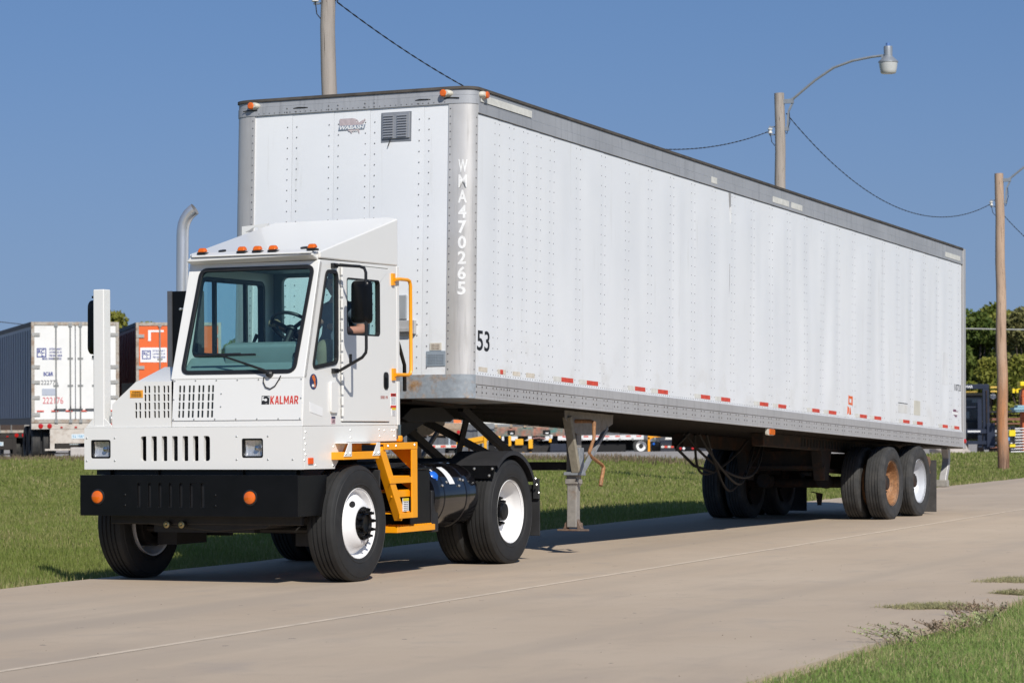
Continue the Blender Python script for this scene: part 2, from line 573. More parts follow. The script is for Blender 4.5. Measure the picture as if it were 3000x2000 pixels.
for lane, (a, c) in enumerate(((R_LEFT, R_JOINT - .028), (R_JOINT + .028, R_RIGHT))):
    for k in range(-4, 16):
        s0 = k * PITCHS - 3.2 + lane * .0; s1 = s0 + PITCHS - .006
        q = MB()
        nseg = 24
        rr = random.Random(k * 7 + lane)
        # uneven outer edge
        ve = []
        for i in range(nseg + 1):
            s_ = s0 + (s1 - s0) * i / nseg
            w = .05 * mnoise.noise(Vector((s_ * .9, lane * 9, 0))) + .03 * mnoise.noise(Vector((s_ * 3.3, lane * 5, 2)))
            x0, x1 = (a + w, c) if lane == 0 else (a, c + w)
            ve.append((x0, x1, s_))
        vs, fs = [], []
        for z in (0.0, -.06):
            for (x0, x1, s_) in ve:
                vs += [(x0, s_, z), (x1, s_, z)]
        n2 = 2 * (nseg + 1)
        for i in range(nseg):
            p = 2 * i
            fs += [(p, p + 1, p + 3, p + 2), (n2 + p, n2 + p + 2, n2 + p + 3, n2 + p + 1),
                   (p, p + 2, n2 + p + 2, n2 + p), (p + 1, n2 + p + 1, n2 + p + 3, p + 3)]
        fs += [(0, n2, n2 + 1, 1), (n2 - 2, n2 - 1, 2 * n2 - 1, 2 * n2 - 2)]
        q.add(vs, fs)
        q.build('slab', MCON, road)
sl = MB()
for i in range(160):
    s0 = -40 + i * 1.25
    w0 = .031 + .008 * mnoise.noise(Vector((i * .7, 3, 0))); w1 = .031 + .008 * mnoise.noise(Vector((i * .7 + .7, 3, 0)))
    o0 = .01 * mnoise.noise(Vector((i * .31, 8, 0))); o1 = .01 * mnoise.noise(Vector((i * .31 + .31, 8, 0)))
    sl.add([(R_JOINT - w0 + o0, s0, .002), (R_JOINT + w0 + o0, s0, .002), (R_JOINT + w1 + o1, s0 + 1.25, .002), (R_JOINT - w1 + o1, s0 + 1.25, .002)], [(0, 1, 2, 3)])
sl.add([(R_JOINT - .03, -40, -.02), (R_JOINT + .03, -40, -.02), (R_JOINT + .03, 160, -.02), (R_JOINT - .03, 160, -.02)], [(0, 1, 2, 3)])
sl.build('joint_sealant', MSEAL, road)

# ------------------------------------------------------------------ grass
def mk_grass(name, g0, g1, st):
    m = bpy.data.materials.new(name); m.use_nodes = True
    nt = m.node_tree; b = nt.nodes['Principled BSDF']
    at = N(nt, 'ShaderNodeAttribute'); at.attribute_name = 'tint'
    v = coords(nt)
    f = noise(nt, v, .5, 4, .6)
    f2 = noise(nt, v, 2.2, 4, .6)
    c = mix(nt, ramp(nt, f, .32, .68), g0, g1)
    c = mix(nt, ramp(nt, f2, .55, .8), c, tuple(x * .55 + y * .45 for x, y in zip(g1, st)))
    c = mix(nt, ramp(nt, at.outputs['Fac'], .62, .95), c, st)
    nt.links.new(c, b.inputs['Base Color']); b.inputs['Roughness'].default_value = .6
    b.inputs['Specular IOR Level'].default_value = .25
    tl = N(nt, 'ShaderNodeBsdfTranslucent'); nt.links.new(c, tl.inputs['Color'])
    mx = N(nt, 'ShaderNodeMixShader'); mx.inputs[0].default_value = .38
    out = nt.nodes['Material Output']
    nt.links.new(b.outputs[0], mx.inputs[1]); nt.links.new(tl.outputs[0], mx.inputs[2]); nt.links.new(mx.outputs[0], out.inputs['Surface'])
    return m
MGR1 = mk_grass('mown lawn blades', (.195, .250, .052), (.240, .265, .075), (.45, .38, .19))
MGR2 = mk_grass('lush verge blades', (.200, .320, .070), (.255, .345, .095), (.55, .47, .25))
def blades(name, P, h, w, mt, lean=.45, hj=.4, tint=None, kind='stuff', segs=2, label=None, cat=None):
    """one mesh of many curved blades; P: (n,3) base points, h/w arrays"""
    n = len(P)
    th = RNG.uniform(0, 2 * PI, n); ln = np.abs(RNG.normal(0, lean, n)); ph = RNG.uniform(0, 2 * PI, n)
    h = h * (1 + RNG.uniform(-hj, hj, n))
    dx, dy = np.cos(th), np.sin(th)
    lx, ly = np.cos(ph) * ln, np.sin(ph) * ln
    def lay(f, wd, bend):
        c = P + np.stack([lx * h * bend, ly * h * bend, h * f * np.maximum(.35, 1 - .35 * ln * f)], 1)
        o = np.stack([dx * w * wd / 2, dy * w * wd / 2, np.zeros(n)], 1)
        return c - o, c + o
    a0, b0 = lay(0, 1, 0); a1, b1 = lay(.55, .8, .3)
    tip = P + np.stack([lx * h, ly * h, h * np.maximum(.35, 1 - .35 * ln)], 1)
    V = np.stack([a0, b0, b1, a1, tip], 1).reshape(-1, 3)
    base = (np.arange(n) * 5)[:, None]
    loops = np.concatenate([base + np.array([[0, 1, 2, 3]]), base + np.array([[3, 2, 4]])], 1).ravel()
    ls = np.stack([np.arange(n) * 7, np.arange(n) * 7 + 4], 1).ravel()
    me = bpy.data.meshes.new(name)
    me.vertices.add(len(V)); me.vertices.foreach_set('co', V.astype(np.float32).ravel())
    me.loops.add(len(loops)); me.loops.foreach_set('vertex_index', loops.astype(np.int32))
    me.polygons.add(2 * n); me.polygons.foreach_set('loop_start', ls.astype(np.int32))
    me.update(calc_edges=True)
    t = RNG.uniform(0, 1, n) if tint is None else tint
    at = me.attributes.new('tint', 'FLOAT', 'POINT')
    at.data.foreach_set('value', np.repeat(t, 5).astype(np.float32))
    me.materials.append(mt)
    ob = bpy.data.objects.new(name, me); COL.objects.link(ob)
    if kind: ob['kind'] = kind
    if label: ob['label'] = label
    if cat: ob['category'] = cat
    return ob
def in_view(P, m=60):
    q = P - np.array([0, 0, CAM_H])
    z = q @ np.array(_f); x = q @ np.array(_r2); y = q @ np.array(_u2)
    u = 1500 + 7969 * x / z; v = 1000 - 7969 * y / z
    return (z > 1) & (u > -m * 4) & (u < 3000 + m * 4) & (v < 2000 + m * 5)
# left lawn: density falls with distance
pts, hs, ws, tn = [], [], [], []
for (y0, y1, dens, hh, ww) in ((18, 30, 1500, .075, .007), (30, 40, 800, .075, .010), (40, 55, 420, .08, .015), (55, 75, 230, .085, .024), (75, 112, 90, .10, .045)):
    x0, x1 = -.23 * y1 - 1, .23 * y1 + 1
    n = int((x1 - x0) * (y1 - y0) * dens)
    x = RNG.uniform(x0, x1, n); y = RNG.uniform(y0, y1, n)
    l, s = to_road(x, y)
    ragged = np.array([.06 * mnoise.noise(Vector((a * 1.3, 1, 0))) + .05 * mnoise.noise(Vector((a * 4, 4, 0))) for a in s[:1]])
    rag = .07 * np.sin(s * 1.9) * np.sin(s * .63 + 1) + .05 * np.sin(s * 5.1)
    k = (l < R_LEFT + rag - .02) & ~in_yard(x, y - .8)
    # thin, strawy fringe along the slab
    P = np.stack([x, y, terrain(x, y) - .03], 1)[k]
    dd = (R_LEFT - l)[k]
    k2 = in_view(P, 150) & ((RNG.uniform(0, 1, len(P)) < .35 + dd * 1.5))
    P = P[k2]; dd = dd[k2]
    pts.append(P)
    patch = np.sin(P[:, 0] * .8 + P[:, 1] * .31) * np.sin(P[:, 1] * .47 - P[:, 0] * .22)
    hs.append(np.full(len(P), hh) * (1 + .25 * patch)); ws.append(np.full(len(P), ww))
    tn.append(np.clip(RNG.uniform(0, 1, len(P)) + .35 * np.exp(-dd * 5) - .1 + .12 * patch, 0, 1))
blades('lawn_grass', np.concatenate(pts), np.concatenate(hs), np.concatenate(ws), MGR1, tint=np.concatenate(tn))
# near verge, lower right
n = 640000
x = RNG.uniform(0.4, 9.5, n); y = RNG.uniform(9.0, 26, n)
l, s = to_road(x, y)
rag = .07 * np.sin(s * 2.1 + 1) * np.sin(s * .83) + .04 * np.sin(s * 6.3)
P = np.stack([x, y, terrain(x, y) - .03], 1)
k = (l > R_RIGHT + rag + .0) & (in_view(P) | (in_view(P, 420) & (RNG.uniform(0, 1, n) < .45)))
P = P[k]; dd = (l - R_RIGHT)[k]
kk = RNG.uniform(0, 1, len(P)) < .45 + dd * 2.5
P = P[kk]; dd = dd[kk]
pat = np.sin(P[:, 0] * 2.1 + P[:, 1] * .7) * np.sin(P[:, 1] * 1.3 - P[:, 0] * .9)
blades('verge_grass', P, np.full(len(P), .050) * (1 + .35 * pat), np.full(len(P), .0042), MGR2, lean=.9, hj=.6,
       tint=np.clip(RNG.uniform(0, 1, len(P)) + .3 * np.exp(-dd * 8) + .16 * pat - .02, 0, 1))
# tall dry grass along the edge of the gravel
n = 9000
x = RNG.uniform(-20, 12, n)
y = np.interp(x, _gx, _gy) + RNG.normal(-.8, 1.0, n)
P = np.stack([x, y, terrain(x, y) - .03], 1)
MDRY = mk_grass('dry seeding grass', (.20, .15, .09), (.22, .17, .11), (.32, .25, .17))
blades('dry_grass', P, np.full(n, .16), np.full(n, .03), MDRY, lean=.4)
# clippings lying on the slab
MCLIP = mk_grass('dried clippings', (.34, .33, .16), (.40, .37, .20), (.48, .42, .24))
for (l0, s0, lw, sw, lab) in ((6.58, -3.75, .34, .28, 'low mat of dried grass clippings on the concrete, nearest the camera'), (6.53, -.45, .36, .32, 'flat mat of dried grass clippings on the concrete, farthest from the camera'), (6.82, -2.1, .16, .16, 'small mat of dried clippings on the concrete beside the reddish weeds')):
    n = 3200
    a = RNG.uniform(0, 2 * PI, n); r = np.sqrt(RNG.uniform(0, 1, n)) * (1 + .25 * np.sin(a * 3 + l0 * 9) + .15 * np.sin(a * 7 + s0)) * (1 + .12 * RNG.normal(size=n))
    ll = l0 + np.cos(a) * r * lw; ss = s0 + np.sin(a) * r * sw
    P = np.array([rw(p, q, .0) for p, q in zip(ll, ss)])
    ob = blades('grass_clippings', P, np.full(n, .032), np.full(n, .005), MCLIP, lean=2.2, kind=None)
    tag(ob, lab, 'grass clippings', 'clippings on the road')
# grit, leaf scraps and small stones on the slab
dbm = MB()
rr = random.Random(21)
for k in range(260):
    l0 = rr.uniform(R_LEFT + .1, R_RIGHT - .1) if k % 3 else R_RIGHT - abs(rr.gauss(0, .5)); s0 = rr.uniform(-12, 14)
    c = Vector((l0, s0, .0015)); r0 = rr.uniform(.002, .0065); a0 = rr.uniform(0, 6.3); e = rr.uniform(.35, 1)
    pts = [c + Vector((math.cos(a0 + 2 * PI * j / 5) * r0, math.sin(a0 + 2 * PI * j / 5) * r0 * e, 0)) for j in range(5)]
    dbm.add(pts + [c + Vector((0, 0, r0 * rr.uniform(.2, .8)))], [(j, (j + 1) % 5, 5) for j in range(5)])
deb = dbm.build('road_debris', mat('leaf scraps and grit', (.16, .12, .085), .9, var=.5, scale=30), None, recalc=False)
deb.location = RO; deb.rotation_euler = RROT; tag(deb, kind='stuff')
# weeds along the near edge
MWEED = mat('reddish weed', (.26, .19, .13), .8, var=.4, scale=12)
MWEEDG = mat('weed leaf', (.27, .30, .13), .7, var=.4, scale=12)
def weed(l0, s0, h, spread, lab, seed, leany=-.35):
    rr = random.Random(seed)
    w = thing('weed', lab, 'weed', rw(l0, s0, 0), (0, 0, -RYAW), 'weeds along the road edge')
    st, lf = MB(), MB()
    for i in range(rr.randint(20, 28)):
        a = rr.uniform(0, 2 * PI); ln = h * rr.uniform(.5, 1.1); sp = spread * rr.uniform(.3, 1)
        p0 = Vector((rr.uniform(-.12, .12), rr.uniform(-.3, .3), -.01))
        pts = []
        for k in range(5):
            t = k / 4
            pts.append(p0 + Vector((math.cos(a) * sp * t + leany * ln * t * t, math.sin(a) * sp * t, ln * (t - .25 * t * t))))
        st.tube(pts, [.0024, .002, .0017, .0013, .0008], 4)
        for k in range(22):
            t = rr.uniform(.2, 1); j = min(3, int(t * 4)); q = pts[j].lerp(pts[j + 1], t * 4 - j)
            d = Vector((rr.uniform(-1, 1), rr.uniform(-1, 1), rr.uniform(-.2, 1))).normalized() * rr.uniform(.012, .026)
            e = d.cross(Vector((rr.uniform(-1, 1), rr.uniform(-1, 1), 1))).normalized() * .005
            lf.add([q, q + d * .5 + e, q + d, q + d * .5 - e], [(0, 1, 2, 3)])
    tag(st.build('stem', MWEED, w), kind='stuff'); tag(lf.build('leaf', [MWEEDG if seed % 2 else MWEED], w, recalc=False), kind='stuff')
    return w
weed(7.05, -6.60, .12, .12, 'green sprawling weed leaning over the concrete, nearest the camera', 1, -1.3)
weed(7.10, -5.75, .10, .16, 'reddish brown weed clump between the sprawling weed and the clippings', 2)
weed(7.00, -4.35, .11, .14, 'reddish weed clump beside the nearest mat of clippings', 4)
weed(7.02, -1.95, .11, .16, 'dark reddish weed clump beside the small mat of clippings', 6)
weed(7.16, -5.1, .09, .10, 'green weed clump rising from the grass edge between two reddish weeds', 3)
# ------------------------------------------------------------------ wheels
def tyre_mesh(name, R, W, mt, grooves=4, seed=0, flat=True):
    hw = W / 2
    prof = [(.285, -hw * .72), (.300, -hw * .80), (.335, -hw * .95), (.39, -hw * 1.0), (R * .9, -hw * .97), (R * .955, -hw * .90), (R * .985, -hw * .80)]
    tw = hw * .78
    gs = [-.58, -.2, .2, .58][:grooves]
    gw_, gd = .009, .011
    for g in gs:
        x = g * tw
        prof += [(R, x - gw_), (R - gd, x - gw_ * .7), (R - gd, x + gw_ * .7), (R, x + gw_)]
    prof += [(R * .985, hw * .80), (R * .955, hw * .90), (R * .9, hw * .97), (.39, hw), (.335, hw * .95), (.300, hw * .80), (.285, hw * .72)]
    mb = MB(); mb.lathe(prof, (0, 0, 0), (1, 0, 0), 72)
    # raised bead ring and sidewall ribs
    for sg in (-1, 1):
        mb.lathe([(.330, sg * hw * .94), (.337, sg * hw * .985), (.344, sg * hw * .955)], (0, 0, 0), (1, 0, 0), 72)
        mb.lathe([(R * .905, sg * hw * .955), (R * .912, sg * hw * .985), (R * .921, sg * hw * .935)], (0, 0, 0), (1, 0, 0), 72)
    if flat:
        lim = -(R - .014)
        nv = []
        for (x, y, z) in mb.v:
            if z < lim + .12:
                t = (lim + .12 - z) / .12
                x = x * (1 + .05 * min(1, t))
            if z < lim: z = lim - (lim - z) * .04
            nv.append((x, y, z))
        mb.v = nv
    me = mb.build(name, mt, None, angle=28)
    return me
TY_K = tyre_mesh('tyre', .506, .275, MRUB)
TY_T = tyre_mesh('tyre', .492, .262, MRUBO)
for o in (TY_K, TY_T): COL.objects.unlink(o)
def rim_mesh(kind, mt):
    mb = MB()
    if kind == 'front':
        prof = [(.302, .0), (.300, -.010), (.288, -.014), (.279, -.03), (.272, -.062), (.262, -.066), (.245, -.045), (.222, -.012), (.196, .018), (.172, .034), (.150, .040), (.146, .040), (.118, .042), (.0, .042)]
        prof_b = [(.302, 0), (.306, -.01), (.300, -.08), (.29, -.24), (.303, -.27), (.29, -.262), (.275, -.2), (.26, -.09), (.20, -.03), (.12, .02), (0, .02)]
    else:
        prof = [(.302, .0), (.300, -.010), (.288, -.014), (.280, -.04), (.276, -.085), (.268, -.115), (.245, -.150), (.200, -.162), (.150, -.166), (.0, -.166)]
        prof_b = [(.302, 0), (.306, -.01), (.300, -.08), (.29, -.24), (.303, -.27), (.29, -.262), (.275, -.2)]
    mb.lathe(prof, (0, 0, 0), (1, 0, 0), 56)
    mb.lathe(prof_b, (0, 0, 0), (1, 0, 0), 56)
    return mb
MHOLE = mat('dark hand hole', (.004, .004, .004), .8)
def make_wheel(parent, pos, side, kind, rim_mat, tyre_src, R, W, dual=False, hub_mat=None, nuts=True, nut_mat=None):
    """pos = outer flange plane centre in parent's frame; side +1 faces +x"""
    mb = rim_mesh(kind, rim_mat)
    rm = mb.build('wheel', rim_mat, parent, angle=30)
    rm.location = pos; rm.rotation_euler = (0, 0, 0 if side > 0 else PI)
    ty = bpy.data.objects.new('tyre', tyre_src.data); COL.objects.link(ty); ty.parent = rm
    ty.location = (-W / 2 + .018, 0, 0)
    hb = MB()
    hub_mat = hub_mat or MBK
    if kind == 'front':
        hb.lathe([(.145, .040), (.145, .045), (.098, .047), (.090, .050), (.086, .075), (.078, .080), (.07, .060), (0, .055)], (0, 0, 0), (1, 0, 0), 28)
        off, rr, ln = .044, .120, .034
    else:
        hb.lathe([(.145, -.166), (.140, -.158), (.092, -.155), (.088, -.07), (.078, -.06), (0, -.058)], (0, 0, 0), (1, 0, 0), 28)
        off, rr, ln = -.164, .128, .05
    h = hb.build('hub', hub_mat, rm)
    if nuts:
        nb = MB()
        nb.lathe([(.021, 0), (.021, .014), (.016, .018), (.016, ln), (.012, ln + .003), (.011, ln + .020), (0, ln + .020)], (0, 0, 0), (1, 0, 0), 8)
        n0 = None
        for k in range(10):
            a = 2 * PI * k / 10 + .17
            loc = (off, rr * math.cos(a), rr * math.sin(a))
            if n0 is None:
                n0 = nb.build('lug_nut', nut_mat or MBK, rm, angle=30); n0.location = loc
            else: share('lug_nut', n0, rm, loc)
    if kind == 'front':
        # two oval hand holes in the dish
        for k, a in enumerate((rad(128), rad(308))):
            q = MB()
            c = Vector((.004, .212 * math.cos(a), .212 * math.sin(a)))
            nrm = Vector((.75, .66 * math.cos(a), .66 * math.sin(a))).normalized()
            t1 = Vector((0, -math.sin(a), math.cos(a))); t2 = nrm.cross(t1)
            vs = [c + nrm * .006 + t1 * .034 * math.cos(2 * PI * j / 18) + t2 * .026 * math.sin(2 * PI * j / 18) for j in range(18)]
            vs2 = [p - nrm * .03 for p in vs]
            q.add(vs + vs2, [tuple(range(18)), tuple(range(35, 17, -1))] + [(j, (j + 1) % 18, 18 + (j + 1) % 18, 18 + j) for j in range(18)])
            q.build('hand_hole', MHOLE, rm, angle=30)
    if dual:
        t2 = bpy.data.objects.new('tyre', tyre_src.data); COL.objects.link(t2); t2.parent = rm
        t2.location = (-W / 2 + .018 - .335, 0, 0)
        r2 = MB(); r2.lathe([(.30, -.30), (.29, -.32), (.285, -.45), (.27, -.58), (.302, -.60), (.20, -.52), (.12, -.50)], (0, 0, 0), (1, 0, 0), 40)
        r2.build('inner_rim', rim_mat, rm)
    return rm
# ------------------------------------------------------------------ yard tractor (local x = its left side, y = towards its tail, z up)
TR = thing('yard_tractor', 'white yard tractor with offset cab, black bumper and orange steps', 'truck', KO, (0, 0, -KYAW))
FS, CW = -.83, 1.08                     # front plane, half width
CL, CR = -.20, 1.08                     # cab sides
CB = .90                                # cab back
X, Y, Z = Vector((1, 0, 0)), Vector((0, 1, 0)), Vector((0, 0, 1))
FN = Vector((0, -1, 0))
# --- lower front fascia with grille and lamp openings
slots = []
gl = [(-.505, -.448), (-.397, -.342), (-.293, -.238), (-.190, -.133), (-.086, -.029), (.018, .073), (.125, .187)]
for i, (a, b) in enumerate(gl):
    if i == 0: slots.append(rpoly([(a, 1.049), (b, 1.049), (b, 1.261), (a, 1.261)], [.05, .006, .006, .05]))
    elif i == 6: slots.append(rpoly([(a, 1.049), (b, 1.049), (b, 1.261), (a, 1.261)], [.006, .05, .05, .006]))
    else: slots.append(rrect(a, b, 1.049, 1.261, .008, 2))
lampA, lampB = rrect(-1.015, -.811, 1.071, 1.232, .018, 3), rrect(.496, .705, 1.074, 1.238, .018, 3)
fb = MB()
fb.plate([(-CW, .977), (CW, .977), (CW, 1.336), (-CW, 1.336)], slots + [lampA, lampB], (0, FS, 0), X, Z, FN, .035)
fascia = fb.build('front_fascia', MW, TR, bevel=.010)
sidep = [(FS + .036, .977), (-.264, .972), (-.047, 1.194), (.885, 1.196), (.885, 1.336), (FS + .036, 1.336)]
for sx in (1, -1):
    q = MB(); q.plate(sidep, [], (sx * CW, 0, 0), Y, Z, (sx, 0, 0), .03)
    q.build('side_fascia', MW, TR, bevel=.004)
q = MB(); q.box(-CW + .032, CW - .032, FS + .037, .88, 1.30, 1.334); q.build('deck_plate', MW, TR)
q = MB(); q.box(-.60, .30, FS + .09, FS + .12, .98, 1.29)
for k in range(9): q.box(-.55 + k * .09, -.53 + k * .09, FS + .07, FS + .09, 1.0, 1.28)
q.build('radiator', MBF, TR)
# recessed lower slots of the fascia's skirt (black panel seen through the bumper gap)
# --- headlights
for (a, b, c, d) in ((-1.015, -.811, 1.071, 1.232), (.496, .705, 1.074, 1.238)):
    q = MB()
    q.plate(rrect(a + .002, b - .002, c + .002, d - .002, .017, 3), [rrect(a + .016, b - .016, c + .014, d - .014, .015, 3)], (0, FS + .006, 0), X, Z, FN, .05)
    h = q.build('headlight', MBK, TR)
    cx, cz = (a + b) / 2, (c + d) / 2; hw, hh = (b - a) / 2 - .018, (d - c) / 2 - .016
    q = MB()
    nx, nz = 9, 7
    vs = [(cx + hw * (2 * i / nx - 1), FS + .028 + .028 * (1 - ((2 * i / nx - 1) ** 2 + (2 * j / nz - 1) ** 2) / 2), cz + hh * (2 * j / nz - 1)) for j in range(nz + 1) for i in range(nx + 1)]
    q.add(vs, [(j * (nx + 1) + i, j * (nx + 1) + i + 1, (j + 1) * (nx + 1) + i + 1, (j + 1) * (nx + 1) + i) for j in range(nz) for i in range(nx)])
    mr, nt, bs = nodes('lamp reflector') if 'lamp reflector' not in bpy.data.materials else (bpy.data.materials['lamp reflector'], None, None)
    if nt:
        bs.inputs['Base Color'].default_value = (.85, .85, .85, 1); bs.inputs['Metallic'].default_value = .6; bs.inputs['Roughness'].default_value = .30
        bump(nt, bs, noise(nt, coords(nt, (30, 1, 9)), 1.6, 2), .35, .02)
    q.build('reflector', mr, h)
    q = MB(); q.lathe([(.0, -.035), (.02, -.03), (.024, 0)], (cx + .03, FS + .05, cz), (0, 1, 0), 12); q.build('bulb', MAMB if False else MCHR, h)
    q = MB(); q.plate(rrect(cx - hw - .004, cx + hw + .004, cz - hh - .004, cz + hh + .004, .014, 3), [], (0, FS + .014, 0), X, Z, FN, .004); q.build('lens', MGLC, h)
# --- bolts on the fascia
q = MB()
for (x, z) in ((-1.055, 1.247), (-.768, 1.247), (.448, 1.255), (.752, 1.255), (-1.055, 1.05), (-.768, 1.052), (.448, 1.06), (.752, 1.06), (.99, 1.06)):
    q.dome((x, FS, z), FN, .010, .006)
for (y, z) in ((-.77, 1.29), (-.79, 1.235), (-.77, 1.19), (-.79, 1.14), (-.77, 1.10), (-.79, 1.055), (-.285, 1.16), (-.30, 1.0), (-.60, 1.005), (-.29, .995), (.02, 1.30), (.02, 1.235), (.55, 1.30), (.56, 1.24), (.65, 1.29), (.79, 1.29), (.84, 1.29), (.84, 1.24)):
    q.dome((CW, y, z), (1, 0, 0), .010, .006)
bo = q.build('bolt', MBOLT, TR); bo['kind'] = 'stuff'
q = MB(); q.box(CW - .001, CW + .012, -.735, -.65, 1.018, 1.073); q.build('side_marker', mat('orange reflector', (.85, .10, .01), .25, coat=.4), TR, bevel=.006)
# --- front bumper: black box section, returns along the left side
q = MB()
q.plate([(-1.075, .582), (1.08, .582), (1.08, .930), (-1.075, .930)], [rrect(a + .012, b - .008, .655, .862, .008, 2) for a, b in gl], (0, -.905, 0), X, Z, FN, .02)
q.box(-1.075, 1.08, -.884, -.80, .905, .928); q.box(-1.075, 1.08, -.884, -.80, .584, .60)
for sx in (1, -1):
    q.plate([(-.883, .584), (-.44, .584), (-.40, .925), (-.883, .925)], [], (1.078 * sx, 0, 0), Y, Z, (sx, 0, 0), .02)
bump_o = q.build('bumper', MBK, TR, bevel=.012)
# pressed slots and bolts in the bumper face
q = MB()
q.box(-.56, .24, -.883, -.87, .62, .89)
for k in range(7): q.box(-.52 + k * .1, -.49 + k * .1, -.87, -.84, .62, .89)
q.build('slot_backing', MBF, TR, bevel=.002)
q = MB()
for (x, z) in ((-.62, .76), (-.62, .67), (.28, .76), (.28, .67)): q.dome((x, -.905, z), FN, .014, .008)
b2 = q.build('bumper_bolt', MBK, TR); b2['kind'] = 'stuff'
for x in (-.893, .623):
    q = MB(); q.lathe([(.066, -.01), (.070, .0), (.068, .008), (.056, .010), (.05, .004)], (x, -.905, .742), (0, -1, 0), 28)
    f = q.build('fog_lamp', MBF, TR)
    q = MB(); q.lathe([(.055, .006), (.052, .018), (.035, .028), (.0, .031)], (x, -.905, .742), (0, -1, 0), 24)
    q.build('amber_lens', MAMB, f)
# skirt between fascia and bumper
q = MB(); q.box(-.85, .95, -.72, -.70, .80, 1.0); q.box(-1.0, -.86, -.76, -.4, .93, .972)
q.build('lower_grille', MBF, TR)
# --- left hood (viewer left), front plate with louvre slots
def slot_cols(c0, pitch, n, rows, w=.021, g=.019):
    out = []
    for k in range(n):
        x = c0 + k * pitch
        for (z0, z1) in rows:
            out.append(rrect(x, x + w, z0, z1, .004, 1)); out.append(rrect(x + w + g, x + 2 * w + g, z0, z1, .004, 1))
    return out
rows = [(1.631, 1.692), (1.560, 1.621), (1.488, 1.549), (1.417, 1.478)]
hoodp = [(-.80, 1.338), (-.206, 1.338), (-.206, 1.728), (-.555, 1.730), (-.80, 1.536)]
hs_ = slot_cols(-.474, .0955, 3, rows) + slot_cols(-.567, .0955, 1, rows[2:])
q = MB(); q.plate(hoodp, hs_, (0, FS + .01, 0), X, Z, FN, .012); q.build('hood_front', MW, TR)
q = MB()
# sloping hood skin: rises to the rear, then level
prof = [(-.80, 1.338), (-.80, 1.536), (-.555, 1.730), (-.206, 1.728)]
prof2 = [(-.80, 1.338), (-.80, 1.665), (-.555, 1.862), (-.206, 1.862)]
ys_ = (FS + .023, -.36, .9)
vs = []
for yy, pr in ((ys_[0], prof), (ys_[1], prof2), (ys_[2], prof2)):
    for (a, b) in pr: vs.append((a, yy, b))
fs = []
for r_ in range(2):
    for i in range(3): fs.append((r_ * 4 + i, r_ * 4 + i + 1, (r_ + 1) * 4 + i + 1, (r_ + 1) * 4 + i))
fs.append((8, 9, 10, 11))
q.add(vs, fs); q.build('hood', MW, TR, bevel=.006)
q = MB(); q.box(-.76, -.22, FS + .10, FS + .12, 1.36, 1.72); q.box(-.18, 1.04, FS + .10, FS + .12, 1.36, 1.73); q.build('louvre_backing', MBF, TR)
q = MB(); q.box(-.615, -.485, FS + .0065, FS + .0095, 1.592, 1.657); wl = q.build('warning_label', mat('orange warning print', (.86, .36, .03), .5), TR)
text('label_print', 'WARNING', (-.55, FS + .006, 1.640), X, Z, .014, MBLKT, wl, width=.085)
for k in range(4): text('label_print', 'ROTATING FAN PARTS', (-.55, FS + .006, 1.626 - k * .008), X, Z, .0045, MBLKT, wl, width=.10)
# --- upper front panel under the windscreen
upn = Vector((0, -.9983, .0588))
UV = Vector((0, .035, .407)).normalized(); UN = Vector((0, -UV.z, UV.y))
UO = Vector((0, FS + .006, 1.337))
gB = slot_cols(-.136, .0955, 4, [(a - 1.337, b - 1.337) for a, b in rows])
q = MB(); q.plate([(-.196, .002), (1.08, .002), (1.08, .412), (-.196, .412)], [], UO + UV * 0 - UN * .006, X, UV, UN, .004)
q.v = []; q.f = []; q.m = []
q.plate([(-.200, .0), (1.08, .0), (1.08, .425), (-.200, .425)], [rrect(-.165, .24, .06, .375, .01, 2)], UO - UN * .004, X, UV, UN, .012)
q.build('front_panel', MW, TR, bevel=.006)
q = MB(); q.plate([(-.192, .055), (1.068, .055), (1.068, .405), (-.192, .405)], gB, UO + UN * .004, X, UV, UN, .006)
apn = q.build('access_panel', mat('white panel paint', (.78, .775, .75), .3, coat=.3, var=.008, rj=.02), TR)
q = MB()
for k in range(7):
    for z in (.065, .395): q.dome(UO + UN * .004 + X * (-.180 + k * 1.236 / 6) + UV * z, UN, .009, .006)
for (x, z) in ((-.182, .235), (1.058, .235), (.285, .28), (.285, .17)): q.dome(UO + UN * .004 + X * x + UV * z, UN, .009, .006)
bo = q.build('panel_bolt', MBOLT, TR); bo['kind'] = 'stuff'
# maker's name and emblem
q = MB(); q.plate([(.682, .185), (.757, .185), (.757, .258), (.682, .258)], [(.687, .190), (.752, .190), (.752, .253), (.687, .253)][::-1], UO + UN * .0052, X, UV, UN, .001)
em = q.build('emblem', MBLKT, TR)
q = MB()
c0 = Vector((.719, .0, .224))
arcs = []
for r0, r1, a0, a1, dx, dz in ((.013, .031, -150, 150, .004, .0),):
    loop = [(c0.x + dx + r1 * math.cos(rad(a0 + (a1 - a0) * i / 20)), c0.z + dz + r1 * math.sin(rad(a0 + (a1 - a0) * i / 20))) for i in range(21)]
    loop += [(c0.x + dx + r0 * math.cos(rad(a1 - (a1 - a0) * i / 20)), c0.z + dz + r0 * math.sin(rad(a1 - (a1 - a0) * i / 20))) for i in range(21)]
    q.plate(loop, [], UO + UN * .0055, X, UV, UN, .001)
q.plate([(.687, .190), (.718, .190), (.705, .222), (.687, .214)], [], UO + UN * .0056, X, UV, UN, .001)
q.plate([(.737, .190), (.752, .190), (.752, .225), (.737, .205)], [], UO + UN * .0056, X, UV, UN, .001)
q.build('emblem_mark', MBLKT, em)
